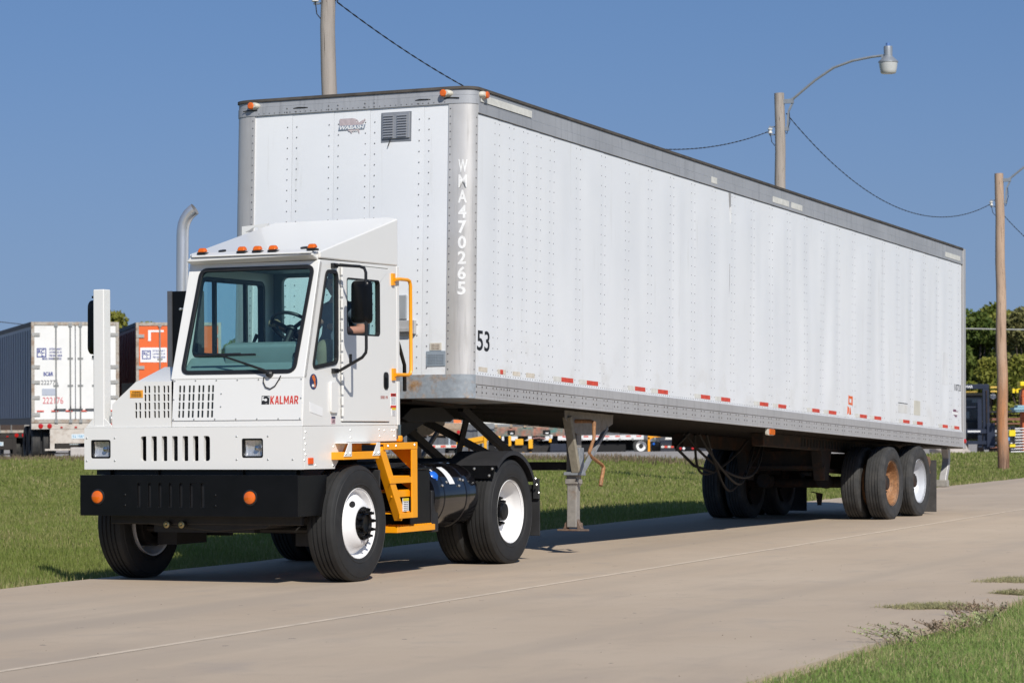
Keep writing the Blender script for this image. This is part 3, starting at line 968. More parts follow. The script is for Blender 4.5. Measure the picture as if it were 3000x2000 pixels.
GLY = {'K': ([(0, 0), (1.2, 0), (1.2, 2.6), (2.6, 0), (4, 0), (2.1, 3.6), (4, 7), (2.7, 7), (1.2, 4.4), (1.2, 7), (0, 7)], [], 4),
       'A': ([(0, 0), (1.15, 0), (1.35, 1.5), (2.65, 1.5), (2.85, 0), (4, 0), (2.75, 7), (1.25, 7)], [[(1.55, 2.6), (2.45, 2.6), (2.0, 5.6)]], 4),
       'L': ([(0, 0), (3.4, 0), (3.4, 1.2), (1.2, 1.2), (1.2, 7), (0, 7)], [], 3.4),
       'M': ([(0, 0), (1.1, 0), (1.1, 4.6), (2.1, 1.4), (2.9, 1.4), (3.9, 4.6), (3.9, 0), (5, 0), (5, 7), (3.8, 7), (2.5, 3.2), (1.2, 7), (0, 7)], [], 5),
       'R': ([(0, 0), (1.2, 0), (1.2, 2.6), (1.7, 2.6), (2.8, 0), (4.1, 0), (2.95, 2.9), (3.7, 3.5), (4, 4.4), (4, 5.6), (3.6, 6.5), (2.8, 7), (0, 7)], [[(1.2, 3.7), (2.3, 3.7), (2.8, 4.2), (2.8, 5.4), (2.3, 5.9), (1.2, 5.9)]], 4)}
q = MB(); xg = 0
kx_ = .272 / 28.5
for chx in 'KALMAR':
    po, ho, wd = GLY[chx]
    q.plate([(.767 + (xg + x) * kx_, .187 + y * .0098) for x, y in po], [[(.767 + (xg + x) * kx_, .187 + y * .0098) for x, y in h] for h in ho], UO + UN * .0062, X, UV, UN, .001)
    xg += wd + .75
q.build('maker_lettering', MREDT, TR, angle=20)
# --- cab shell: windscreen frame
WV = Vector((0, .288, .996)).normalized(); WN = Vector((0, -WV.z, WV.y))
WO = Vector((0, -.795, 1.744))
ws_in = rpoly([(-.118, .052), (.985, .050), (1.032, .985), (-.078, .985)], .07, 6)
ws_out = [(-.222, .0), (1.08, .0), (1.08, 1.035), (-.195, 1.035)]
q = MB(); q.plate(ws_out, [ws_in], WO, X, WV, WN, .05); q.build('windscreen_frame', MW, TR, bevel=.006)
q = MB()
lo = offset_loop(ws_in, .012); li = offset_loop(ws_in, -.022)
q.plate(lo, [li], WO + WN * .010, X, WV, WN, .03); q.build('windscreen_seal', MTRIM, TR, bevel=.004)
q = MB(); q.plate(offset_loop(ws_in, -.015), [], WO + WN * .0, X, WV, WN, .005); q.build('windscreen', MGLS, TR)
# left cab side plate with door opening and quarter window
side = [(-.818, 1.338), (-.795, 1.744), (-.507, 2.745), (CB, 2.755), (CB, 1.338)]
side = [(p[0] + (.05 if p[0] < -.4 else 0), p[1]) for p in side]
side[0] = (-.815, 1.338); side[1] = (-.790, 1.744); side[2] = (-.500, 2.745)
qw = rpoly([(-.395, 2.655), (-.205, 2.655), (-.212, 1.875), (-.645, 1.822)], [.05, .05, .05, .06], 4)
dr = [(-.150, 1.368), (.746, 1.362), (.746, 2.725), (-.150, 2.729)]
q = MB(); q.plate(side, [qw, dr], (CR, 0, 0), Y, Z, X, .04); q.build('cab_side', MW, TR, bevel=.004)
q = MB(); q.plate(offset_loop(qw, .012), [offset_loop(qw, -.018)], (CR + .010, 0, 0), Y, Z, X, .03); q.build('quarter_window_seal', MTRIM, TR, bevel=.004)
q = MB(); q.plate(offset_loop(qw, -.012), [], (CR - .005, 0, 0), Y, Z, X, .005); q.build('quarter_window', MGLS, TR)
dw = rrect(-.052, .560, 2.120, 2.610, .035, 4)
q = MB(); q.plate([(-.143, 1.375), (.739, 1.369), (.739, 2.718), (-.143, 2.722)], [dw], (CR + .012, 0, 0), Y, Z, X, .035); dd = q.build('door', MW, TR, bevel=.006)
q = MB(); q.plate(offset_loop(dw, .002), [offset_loop(dw, -.012)], (CR + .014, 0, 0), Y, Z, X, .045); q.build('window_seal', MTRIM, dd, bevel=.003)
q = MB(); q.plate([(.36, 2.126), (.552, 2.126), (.552, 2.604), (.36, 2.604)], [], (CR - .014, 0, 0), Y, Z, X, .005)
q.build('sliding_pane', MGLS, dd)
q = MB(); q.box(CR - .02, CR - .004, .345, .365, 2.122, 2.608); q.build('pane_frame', MTRIM, dd)
q = MB(); q.plate(rrect(.618, .704, 1.652, 1.806, .035, 5), [], (CR + .020, 0, 0), Y, Z, X, .012)
hd = q.build('door_handle', MBF, dd, bevel=.006)
q = MB(); q.box(CR + .02, CR + .032, .64, .682, 1.665, 1.76); q.build('grip', MBK, hd, bevel=.005)
q = MB()
for k in range(14):
    z = 1.42 + k * .093
    q.tube([(CR + .018, -.150, z), (CR + .018, -.150, z + .075)], .012, 8)
q.build('hinge', MW, dd)
text('door_print', 'SERIES 190', (CR + .0125, .627, 1.583), Y, Z, .026, mat('grey red print', (.30, .08, .07), .5), dd, width=.135)
# cover plate, patch, stickers on the side
q = MB(); q.plate(rrect(-.352, -.236, 1.448, 1.712, .018, 3), [], (CR + .022, 0, 0), Y, Z, X, .022); q.build('cover_plate', MW, TR, bevel=.008)
q = MB(); q.plate([(-.70, 1.540), (-.690, 1.455), (-.480, 1.418), (-.475, 1.490)], [], (CR + .003, 0, 0), Y, Z, X, .003); q.build('blank_patch', MWHT, TR)
q = MB(); q.lathe([(.066, 0), (.066, .003), (0, .003)], (CR, -.632, 1.71), (1, 0, 0), 28); st = q.build('round_sticker', mat('dark blue print', (.03, .045, .12), .5), TR)
q = MB(); q.plate([(-.662, 1.755), (-.625, 1.768), (-.60, 1.73), (-.607, 1.70), (-.640, 1.72), (-.652, 1.735)], [], (CR + .005, 0, 0), Y, Z, X, .002); q.plate([(-.625, 1.71), (-.60, 1.705), (-.598, 1.665), (-.622, 1.66)], [], (CR + .005, 0, 0), Y, Z, X, .002); q.build('sticker_print', mat('orange print', (.62, .14, .02), .5), st)
q = MB(); q.box(CR + .003, CR + .005, -.66, -.605, 1.667, 1.688); q.build('sticker_print', MWHT, st)
q = MB(); q.box(CR - .001, CR + .003, -.325, -.255, 1.355, 1.418); st = q.build('safety_label', mat('pink print', (.62, .42, .45), .5), TR)
q = MB(); q.box(CR + .003, CR + .0045, -.325, -.255, 1.398, 1.418); q.build('label_band', mat('navy print', (.05, .05, .10), .5), st)
text('label_print', 'USE', (CR + .0032, -.29, 1.376), Y, Z, .026, MBLKT, st, width=.05)
q = MB(); q.box(CR - .001, CR + .003, .768, .872, 1.502, 1.62); st = q.build('safety_label', MWHT, TR)
q = MB(); q.box(CR + .003, CR + .0045, .768, .872, 1.592, 1.62); q.build('label_band', MREDT, st)
q = MB(); q.box(CR + .003, CR + .0045, .768, .872, 1.490, 1.512); q.build('label_band', MREDT, st)
text('label_print', 'WARNING', (CR + .0047, .82, 1.606), Y, Z, .015, MBLKT, st, width=.08)
for k in range(6): text('label_print', 'KEEP CLEAR', (CR + .0032, .82, 1.582 - k * .011), Y, Z, .005, mat('grey print', (.3, .3, .33), .6), st, width=.075)
q = MB(); q.box(CR - .001, CR + .003, .79, .866, 1.42, 1.495); st = q.build('safety_label', MWHT, TR)
q = MB(); q.box(CR + .003, CR + .0045, .79, .866, 1.472, 1.492); q.build('label_band', mat('yellow print', (.75, .55, .02), .5), st)
for k in range(5): text('label_print', 'NOTICE', (CR + .0032, .828, 1.462 - k * .009), Y, Z, .005, mat('grey print', (.3, .3, .33), .6), st, width=.055)
# right cab side (viewer left), rear wall, roof
rw_ = rpoly([(-.365, 2.628), (.690, 2.628), (.690, 1.955), (-.545, 1.955)], .06, 4)
q = MB(); q.plate([(-.79, 1.744), (-.507, 2.745), (CB, 2.755), (CB, 1.338), (-.80, 1.338)], [rw_], (CL, 0, 0), Y, Z, -X, .04); q.build('cab_side', MW, TR, bevel=.004)
q = MB(); q.plate(offset_loop(rw_, .016), [offset_loop(rw_, -.024)], (CL + .046, 0, 0), Y, Z, X, .06)
for yy in (-.131, .402): q.box(CL + .0, CL + .03, yy - .022, yy + .022, 1.96, 2.625)
q.build('side_window_frame', MTRIM, TR, bevel=.004)
q = MB(); q.plate(offset_loop(rw_, -.01), [], (CL - .012, 0, 0), Y, Z, -X, .005); q.build('side_window', MGLS, TR)
q = MB(); q.plate([(-.155, 1.34), (1.035, 1.34), (1.035, 2.75), (-.155, 2.75)], [rrect(-.07, .98, 1.98, 2.68, .05, 4)], (0, CB, 0), X, Z, Y, .045); q.build('rear_wall', MINT, TR)
q = MB(); q.plate(rrect(-.065, .975, 1.985, 2.675, .05, 4), [], (0, CB - .02, 0), X, Z, Y, .005); q.build('rear_window', MGLS, TR)
q = MB(); q.box(CL + .045, CR - .045, -.48, CB - .05, 2.715, 2.745); q.build('headliner', MINT, TR)
q = MB(); q.box(CL + .045, CR - .045, -.76, CB - .05, 1.36, 1.40); q.build('cab_floor', MBF, TR)
# roof fairing with front visor lip
q = MB()
q.add([(CL - .004, -.505, 2.755), (CR + .006, -.505, 2.755), (CR + .006, .925, 2.755), (CL - .004, .925, 2.755),
       (CL - .004, -.515, 2.828), (CR + .006, -.515, 2.812), (CR - .09, .925, 3.198), (CL + .03, .925, 3.192), (CR + .008, .925, 3.180), (.50, -.515, 2.832)],
      [(0, 3, 2, 1), (0, 1, 5, 9, 4), (1, 2, 8, 5), (2, 3, 7, 6, 8), (3, 0, 4, 7), (4, 9, 7), (9, 5, 6, 7), (5, 8, 6)])
q.build('roof_fairing', MW, TR, bevel=.014, angle=25)
q = MB()
q.add([(CL + .02, -.52, 2.838), (CR - .035, -.52, 2.838), (CR - .02, -.615, 2.806), (CL + .08, -.615, 2.806), (CL + .02, -.52, 2.824), (CR - .035, -.52, 2.824), (CR - .02, -.615, 2.792), (CL + .08, -.615, 2.792)],
      [(0, 1, 2, 3), (7, 6, 5, 4), (3, 2, 6, 7), (0, 3, 7, 4), (1, 0, 4, 5), (2, 1, 5, 6)])
q.add([(CL + .05, -.60, 2.790), (CR - .02, -.60, 2.790), (CR - .02, -.60, 2.778), (CL + .02, -.60, 2.758), (CL + .05, -.49, 2.815), (CR - .02, -.49, 2.815), (CR - .02, -.49, 2.74), (CL + .02, -.49, 2.73)],
      [(0, 3, 2, 1), (4, 5, 6, 7), (0, 1, 5, 4), (3, 7, 6, 2), (0, 4, 7, 3), (1, 2, 6, 5)])
q.build('visor', MW, TR, bevel=.006)
q = MB(); q.plate([(-.53, 3.05), (-.30, 3.05), (-.25, 3.19), (-.53, 3.17)], [(-.49, 3.12), (-.40, 3.16), (-.36, 3.16), (-.36, 3.09)], (0, .93, 0), X, Z, FN, .02); q.build('fairing_bracket', MW, TR)
for x in (-.035, .359, .512, .665, 1.045):
    q = MB(); q.box(x - .042, x + .042, -.60, -.53, 2.818, 2.836); b = q.build('marker_lamp', MBF, TR, bevel=.004)
    q = MB()
    q.add([(x - .040, -.606, 2.834), (x + .040, -.606, 2.834), (x + .040, -.535, 2.840), (x - .040, -.535, 2.840), (x - .030, -.590, 2.874), (x + .030, -.590, 2.874), (x + .030, -.55, 2.877), (x - .030, -.55, 2.877)],
          [(0, 1, 5, 4), (1, 2, 6, 5), (2, 3, 7, 6), (3, 0, 4, 7), (4, 5, 6, 7), (3, 2, 1, 0)])
    q.build('amber_lens', MAMB, b, bevel=.014, seg=3)
q = MB()
for x in (.09, .90):
    q.lathe([(.034, -.02), (.034, .006), (0, .006)], (x, -.45, 2.853), (0, -.25, .97), 14)
q.build('roof_grommet', MBF, TR)
# --- windscreen wiper and washer hose
q = MB()
wp = lambda x, h, o=.03: WO + X * x + WV * h + WN * o
q.tube([wp(.755, .035), wp(.70, .06, .045), wp(.32, .178, .05), wp(.25, .200, .045)], [.016, .011, .008, .007], 8)
q.lathe([(.030, 0), (.030, .03), (.012, .045), (0, .045)], wp(.755, .03, 0), WN, 14)
wpr = q.build('wiper_arm', MBF, TR)
q = MB(); q.beam(wp(.0, .196, .030), wp(.60, .200, .030), .014, .022, up=WN); q.beam(wp(.12, .200, .04), wp(.46, .203, .04), .018, .012, up=WN); q.build('wiper_blade', MTRIM, wpr)
q = MB(); q.tube([UO + UN * .012 + X * x + UV * z for x, z in ((.70, .418), (.695, .375), (.72, .33), (.765, .315), (.81, .34), (.85, .40), (.862, .425))], .005, 6); q.build('washer_hose', MTRIM, TR)
# --- dash, steering wheel, seat, levers
q = MB()
q.prism([(-.74, 1.40), (-.74, 1.80), (-.60, 1.935), (-.44, 1.90), (-.42, 1.40)], (CL + .05, 0, 0), Y, Z, X * (CR - CL - .1))
q.prism([(-.66, 1.80), (-.66, 2.03), (-.54, 2.055), (-.30, 2.02), (-.30, 1.5), (-.5, 1.5)], (.22, 0, 0), Y, Z, X * .72)
q.build('dashboard', MINT, TR, bevel=.03, seg=3)
q = MB(); q.lathe([(.022, 0), (.022, .012), (0, .012)], (.93, -.665, 1.935), (0, -1, .15), 14); q.build('dash_vent', MTRIM, TR)
q = MB()
sc_, sn = Vector((.64, -.20, 2.19)), Vector((0, .64, .77)).normalized()
ax1 = X; ax2 = sn.cross(ax1)
q.tube([sc_ + ax1 * .19 * math.cos(2 * PI * k / 32) + ax2 * .19 * math.sin(2 * PI * k / 32) for k in range(33)], .0155, 8, cap=False)
for a in (rad(90), rad(210), rad(330)): q.beam(sc_ - sn * .03, sc_ + ax1 * .185 * math.cos(a) + ax2 * .185 * math.sin(a), .035, .012, up=sn)
q.lathe([(.05, -.05), (.055, -.02), (.045, -.01), (0, -.005)], sc_, sn, 16)
q.tube([sc_ - sn * .03, sc_ - sn * .42], .03, 10)
q.build('steering_wheel', MTRIM, TR)
q = MB()
q.tube([(.10, 0, 1.5), (.117, 0, 2.04), (.17, .0, 2.14)], [.012, .012, .02], 8)
q.lathe([(.05, 0), (.045, .03), (0, .04)], (.035, 0, 2.04), (0, 0, 1), 14); q.box(.0, .22, -.25, .35, 1.4, 2.04)
q.build('control_console', MTRIM, TR)
q = MB()
q.box(.48, .96, .05, .58, 1.83, 1.95); q.prism([(.50, 1.90), (.60, 2.44), (.70, 2.44), (.64, 1.85)], (.50, 0, 0), Y, Z, X * .44); q.box(.55, .90, .1, .5, 1.4, 1.83)
q.build('driver_seat', MSEAT, TR, bevel=.03, seg=3)
# --- mirrors
q = MB()
for z in (2.703, 1.805): q.box(CR, CR + .03, -.315, -.235, z - .02, z + .02)
q.tube([(1.10, -.25, 2.703), (1.12, -.28, 2.706), (1.34, -.28, 2.688), (1.385, -.28, 2.672), (1.40, -.28, 2.635), (1.40, -.28, 1.99), (1.395, -.28, 1.955), (1.36, -.28, 1.915), (1.14, -.28, 1.805), (1.10, -.25, 1.803)], .0135, 10)
q.plate([(1.235, 1.87), (1.26, 1.88), (1.26, 1.945), (1.235, 1.945)], [], (0, -.284, 0), X, Z, FN, .008)
q.beam((1.40, -.28, 2.60), (1.36, -.22, 2.60), .012, .02); q.beam((1.40, -.28, 2.18), (1.36, -.22, 2.18), .012, .02)
mi = q.build('mirror_arm', MBF, TR)
q = MB()
mloop = rpoly([(-.098, -.185), (.096, -.185), (.094, .185), (-.094, .185)], .045, 5)
q.add([], [])
mo = Vector((1.345, -.225, 2.387)); mu = Vector((.96, -.12, 0)).normalized(); mn = Vector((-.12, -.96, 0)).normalized()
lay = [(1.0, .0), (1.0, .035), (.9, .058), (.55, .068)]
vs = []; k = len(mloop)
for sc2, d in lay: vs += [mo + mu * p[0] * sc2 + Z * p[1] * (1 - (1 - sc2) * .5) + mn * d for p in mloop]
fs = [tuple(range(k))[::-1], tuple(range(3 * k, 4 * k))]
for r_ in range(3): fs += [(r_ * k + j, r_ * k + (j + 1) % k, (r_ + 1) * k + (j + 1) % k, (r_ + 1) * k + j) for j in range(k)]
q.add(vs, fs); mh = q.build('mirror_head', MBK, mi, angle=50)
q = MB(); q.plate([(p[0] * .94, p[1] * .94) for p in mloop], [], mo - mn * .004, mu, Z, -mn, .003); q.build('mirror_glass', MCHR, mi)
# post on the right front corner with its own mirror
q = MB()
q.box(-.994, -.884, FS + .012, FS + .122, 1.337, 2.535)
q.build('mirror_post', MW, TR, bevel=.010)
q = MB(); q.box(-1.065, -.805, FS + .004, FS + .23, 1.3365, 1.352)
for x0, x1, xa in ((-1.065, -.994, -.994), (-.884, -.805, -.884)):
    xo = x0 if xa == x1 else x1
    q.prism([(xo, 1.352), (xa, 1.352), (xa, 1.42)], (0, FS + .014, 0), X, Z, Y * .012)
q.build('post_base', MW, TR, bevel=.003)
q = MB()
mo2 = Vector((-1.075, -.60, 2.215))
vs = []
for sc2, d in lay: vs += [mo2 + X * p[0] * sc2 * .95 + Z * p[1] * 1.28 * (1 - (1 - sc2) * .5) + FN * d for p in mloop]
q.add(vs, fs); q.beam(mo2 + Vector((0, 0, .26)), mo2 + Vector((0, -.1, .26)), .02, .02); q.beam(mo2 + Vector((0, 0, -.26)), mo2 + Vector((0, -.1, -.26)), .02, .02)
q.tube([mo2 + Vector((0, -.03, .27)), mo2 + Vector((0, -.03, -.27))], .01, 8)
q.build('mirror_head', MBK, TR, angle=50)
# --- grab rail
q = MB()
q.tube([(1.105, .82, 2.63), (1.11, .9, 2.638), (1.11, 1.06, 2.638), (1.11, 1.10, 2.628), (1.11, 1.118, 2.59), (1.11, 1.118, 1.83), (1.11, 1.10, 1.795), (1.11, 1.06, 1.785), (1.11, .9, 1.785), (1.105, .82, 1.785)], .0165, 10)
for z0 in (2.58, 1.735): q.box(CR + .0, CR + .02, .795, .845, z0, z0 + .105)
q.build('grab_rail', MOR, TR)
# --- exhaust and its guard
q = MB()
q.box(-1.36, -1.05, 1.0, 1.12, 1.20, 2.60)
ex = q.build('exhaust_guard', MBK, TR, bevel=.006)
q = MB(); q.box(-1.372, -1.325, .985, 1.002, 1.20, 2.602); q.build('guard_edge', mat('grey steel edge', (.16, .16, .17), .45, .5), ex)
q = MB(); q.dome((-1.24, 1.0, 2.43), FN, .016, .01); q.tube([(-1.22, .99, 2.43), (-1.18, .985, 2.43)], .012, 6); q.build('guard_bolt', MBOLT, ex)
ep = [(-1.258, 1.06, 2.2), (-1.253, 1.06, 2.7), (-1.248, 1.06, 3.10), (-1.245, 1.06, 3.17), (-1.236, 1.062, 3.225), (-1.215, 1.066, 3.275), (-1.185, 1.07, 3.318), (-1.145, 1.076, 3.352), (-1.125, 1.08, 3.365)]
q = MB(); q.tube(ep, .057, 20, cap=False); q.tube(ep, .053, 20, cap=False)
mx_, nt, bs = nodes('chromed exhaust')
vv = coords(nt, (1, 1, .25))
nt.links.new(mix(nt, ramp(nt, noise(nt, vv, 6, 4), .3, .7), (.60, .60, .61), (.76, .76, .77)), bs.inputs['Base Color'])
bs.inputs['Metallic'].default_value = .75; bs.inputs['Roughness'].default_value = .34
q.build('exhaust_pipe', mx_, TR)
# --- orange steps
q = MB()
LX0, LX1 = .93, 1.20
q.box(LX1 - .012, LX1, .42, 1.06, 1.122, 1.184)                                 # upper plate
q.box(LX0, LX1 - .013, .42, 1.06, 1.168, 1.183)
q.beam((LX1 - .05, .405, 1.130), (LX1 - .05, .80, .515), .09, .075, up=(1, 0, 0))   # raked stile
q.box(LX1 - .014, LX1, .945, 1.055, .512, 1.121)
for zt, zb, xx in ((1.121, .93, LX0), (.823, .74, LX0 + .1), (.56, .515, LX1 - .08)): q.prism([(LX1 - .015, zt), (xx, zt), (LX1 - .05, zb), (LX1 - .015, zb)], (0, 1.043, 0), X, Z, Y * .012)
q.box(LX1 - .05, LX1 - .015, 1.043, 1.055, .512, 1.121)
q.build('step_ladder', MOR, TR, bevel=.004)
for (s0, s1, z0, z1, xo) in ((.535, 1.044, .825, .878, 0), (.615, 1.044, .70, .755, -.03), (.715, 1.05, .512, .562, 0)):
    q = MB(); q.box(LX1 - .016 + xo, LX1 - .003 + xo, s0, s1, z0, z1); q.box(LX0, LX1 - .017 + xo, s0 + .01, s1, z1 - .012, z1)
    for k in range(8): q.prism([(s0 + .03 + k * (s1 - s0 - .05) / 8, z1), (s0 + .045 + k * (s1 - s0 - .05) / 8, z1 + .01), (s0 + .06 + k * (s1 - s0 - .05) / 8, z1)], (LX0 + .05, 0, 0), Y, Z, X * .18)
    q.build('step', MOR, TR, bevel=.003)
q = MB(); q.box(.86, 1.13, .79, 1.54, .382, .436)
for k in range(14): q.prism([(.82 + k * .05, .436), (.835 + k * .05, .448), (.85 + k * .05, .436)], (.88, 0, 0), Y, Z, X * .24)
q.build('step', MOR, TR, bevel=.004)
q = MB(); q.box(LX0, 1.20, -.325, .325, 1.048, 1.114); q.box(LX0, LX0 + .1, -.3, .32, 1.114, 1.18); q.build('step', MOR, TR, bevel=.005)
q = MB()
for s0, s1, s2 in ((-.33, -.19, -.25), (.19, .33, .33)):
    pl = [(s0, 1.075), (s1, 1.075), (s1, 1.192), (s0 + .09, 1.192)]
    q.plate(pl, [], (1.206, 0, 0), Y, Z, X, .006)
q.box(1.0, 1.20, -.26, .33, 1.185, 1.192)
q.build('step_bracket', MW, TR, bevel=.002)
q = MB()
for (s, z) in ((-.30, 1.10), (-.22, 1.10), (.22, 1.10), (.30, 1.10), (.49, 1.155), (.64, 1.155), (1.0, 1.16)): q.dome((1.207 if s < .4 else LX1, s, z), X, .013, .008)
bo = q.build('step_bolt', MBOLT, TR); bo['kind'] = 'stuff'
q = MB(); q.box(LX1 - .010, LX1 - .004, .775, .885, .575, .69); st = q.build('step_label', MWHT, TR)
q = MB(); q.box(LX1 - .0035, LX1 - .002, .775, .885, .665, .69); q.build('label_band', mat('yellow print', (.75, .55, .02), .5), st)
for k in range(5): text('label_print', 'CAUTION STEP', (LX1 - .0035, .83, .655 - k * .017), Y, Z, .007, MBLKT, st, width=.085)
# cab latch and light at the rear corner
q = MB(); q.box(1.06, 1.085, .905, .96, 1.215, 1.34); q.tube([(1.07, .93, 1.34), (1.07, .93, 1.25)], .018, 8); q.build('cab_latch', MCHR, TR)
q = MB(); q.box(1.05, 1.10, .91, .975, 1.19, 1.245); q.build('latch_guard', MOR, TR, bevel=.015)
q = MB(); q.box(1.03, 1.082, .903, .955, 1.30, 2.755); q.build('rear_corner_post', MW, TR, bevel=.008)
# --- fuel tank with straps and cap, battery box
q = MB(); q.lathe([(0, 1.56), (.20, 1.56), (.275, 1.572), (.298, 1.60), (.300, 1.64), (.300, 2.40), (.295, 2.44), (.26, 2.47), (0, 2.475)], (.84, 0, .675), (0, 1, 0), 48)
tk = q.build('fuel_tank', MTK, TR, angle=40)
for s in (1.72, 2.18):
    q = MB(); q.lathe([(.300, s), (.307, s + .004), (.307, s + .066), (.300, s + .07)], (.84, 0, .675), (0, 1, 0), 48); q.build('tank_strap', MTK, tk)
q = MB(); cA = Vector((1.06, 1.64, .865)); cn = Vector((.72, -.35, .6)).normalized()
q.lathe([(.052, -.03), (.052, .0), (.042, .004), (.042, .022), (.03, .03), (0, .032)], cA, cn, 16)
for k in range(6):
    a = 2 * PI * k / 6; t1 = cn.cross(Z).normalized(); t2 = cn.cross(t1)
    q.dome(cA + (t1 * math.cos(a) + t2 * math.sin(a)) * .04, (t1 * math.cos(a) + t2 * math.sin(a)) + cn, .016, .015)
q.build('fuel_cap', mat('blue cap plastic', (.015, .14, .62), .35, coat=.2), tk)
for s, a0, a1 in ((1.86, 22, 62), (1.66, 40, 66)):
    q = MB(); vs = []
    wd = .11 if s > 1.7 else .03
    for i in range(7):
        a = rad(a0 + (a1 - a0) * i / 6)
        for w2 in (0, wd): vs.append((.84 + .3035 * math.cos(a), s + w2, .675 + .3035 * math.sin(a)))
    q.add(vs, [(2 * i, 2 * i + 1, 2 * i + 3, 2 * i + 2) for i in range(6)])
    q.build('tank_label', MWHT, tk, recalc=False)
q = MB()
for s, a in ((1.70, 20), (1.81, 26), (2.11, 30), (2.16, 28), (2.04, 18)): q.dome((.84 + .304 * math.cos(rad(a)), s, .675 + .304 * math.sin(rad(a))), (math.cos(rad(a)), 0, math.sin(rad(a))), .014, .014)
q.build('strap_bolt', MBOLT, tk)
q = MB(); q.box(.50, 1.10, 1.10, 1.50, .42, .93); q.box(.48, 1.12, 1.08, 1.52, .93, .955); q.build('battery_box', MBK, TR, bevel=.008)
q = MB(); q.box(1.02, 1.105, 1.525, 1.66, .36, .74); q.build('tank_bracket', MBF, TR, bevel=.01)
q = MB(); q.box(.98, 1.16, .33, .345, .27, .86); q.box(.78, 1.16, .40, .42, .30, .95); q.build('front_mud_flap', mat('mud flap rubber', (.02, .02, .021), .7, var=.3), TR, bevel=.01)
# --- rear fenders, flaps
for sx in (1, -1):
    wc = Vector((0, 3.02, .506))
    q = MB()
    a_list = [130 - i * 5.1 for i in range(21)]
    vs = []
    Rf = .572
    for a in a_list:
        for xx, rr_ in ((.70, Rf), (1.235, Rf), (1.235, Rf - .04), (1.228, Rf - .01), (.70, Rf - .01)):
            vs.append((sx * xx, wc.y + rr_ * math.cos(rad(a)), wc.z + rr_ * math.sin(rad(a))))
    fs2 = []
    for i in range(len(a_list) - 1):
        for j in range(4): fs2.append((i * 5 + j, i * 5 + j + 1, (i + 1) * 5 + j + 1, (i + 1) * 5 + j))
        fs2.append((i * 5 + 4, i * 5, (i + 1) * 5, (i + 1) * 5 + 4))
    q.add(vs, fs2); fe = q.build('fender', mat('matt black fender', (.022, .022, .024), .6, var=.15), TR, angle=40)
    pu = Vector((0, .40, .92)).normalized(); pn = Vector((0, -.92, .40)).normalized(); po = Vector((0, wc.y + Rf * math.cos(rad(130)) - .006, wc.z + Rf * math.sin(rad(130)) - .002))
    q = MB(); q.plate([(sx * .72, -.13), (sx * 1.215, -.13), (sx * 1.215, .0), (sx * .72, .0)], [], po, X, pu, pn, .010)
    q.build('fender_bracket', MBK, fe)
    q = MB()
    for (x, z) in ((.80, -.03), (1.0, -.03), (1.19, -.03), (.97, -.10), (1.17, -.10)): q.dome(po + X * sx * x + pu * z, pn, .015, .01)
    for (s, z) in ((3.525, .80), (3.55, .74), (3.60, .66)): q.dome((sx * 1.236, s, z), (sx, 0, 0), .014, .01)
    q.build('fender_bolt', MBOLT, fe)
    q = MB(); q.box(sx * .62, sx * 1.23, 3.63, 3.642, .24, .74); q.box(sx * 1.17, sx * 1.236, 3.60, 3.629, .60, .80) ; q.build('mud_flap', mat('mud flap rubber', (.02, .02, .021), .7, var=.3), TR, bevel=.008)
q = MB(); q.box(-.62, .05, -.45, 1.1, .46, 1.25); q.lathe([(0, 0), (.2, .02), (.2, .5), (0, .52)], (-.28, 1.1, .8), (0, 1, 0), 18); q.build('engine', MDK, TR, bevel=.03)
q = MB(); q.box(-.95, .95, -.62, -.56, .50, .97); q.prism([(-.75, .58), (-.60, .50), (.1, .44), (.6, .47), (.75, .58)], (0, -.60, 0), X, Z, Y * .5); q.build('belly_pan', MDK, TR, bevel=.01)
for sx in (1, -1):
    q = MB(); q.lathe([(.13, -.02), (.215, -.015), (.215, .18), (.10, .20), (0, .20)], (sx * .90, 0, .4975), (sx, 0, 0), 28); q.build('brake_drum', MDK, TR)
    q = MB(); q.box(min(sx * .60, sx * .80), max(sx * .60, sx * .80), -.1, .4, .3, .75); q.build('spring_hanger', MDK, TR)
# --- chassis, axles, boom, fifth wheel
q = MB()
for sx in (1, -1):
    q.box(sx * .38, sx * .46, -.75, 3.75, .72, .98)
q.box(-.46, .46, 3.68, 3.76, .66, 1.0); q.box(-.46, .46, 1.2, 1.3, .74, .96)
q.box(-.38, .38, -.70, -.62, .60, .97)
q.build('chassis_frame', MDK, TR, bevel=.006)
for y0 in (.75, 1.75):
    q = MB(); q.lathe([(0, 0), (.14, .02), (.16, .05), (.16, .80), (.14, .83), (0, .85)], (-.72, y0, .62), (0, 1, 0), 20); q.build('added_air_tank', MDK, TR)  # tanks added under the frame to keep sun off the grass below
q = MB(); q.box(-1.05, -.5, .62, .70, .35, 1.2); q.box(-.95, -.55, 1.62, 1.72, .4, .95); q.box(-.5, .48, 1.35, 1.75, .5, .95); q.build('added_tank_hanger', MDK, TR)  # plates and block added with the tanks, for the same shade
q = MB(); q.beam((-.95, 0, .47), (.95, 0, .47), .14, .12); q.box(-.34, .34, -.15, .9, .52, 1.2)
q.tube([(-.9, -.12, .44), (.9, -.12, .44)], .03, 8); q.build('front_axle', MDK, TR)
q = MB(); q.tube([(-.9, 3.02, .506), (.9, 3.02, .506)], .10, 14); q.lathe([(.0, -.24), (.16, -.18), (.22, 0), (.16, .18), (0, .24)], (0, 3.02, .506), (1, 0, 0), 20); q.tube([(0, .8, .70), (0, 2.85, .52)], .05, 10)
q.build('drive_axle', MDK, TR)
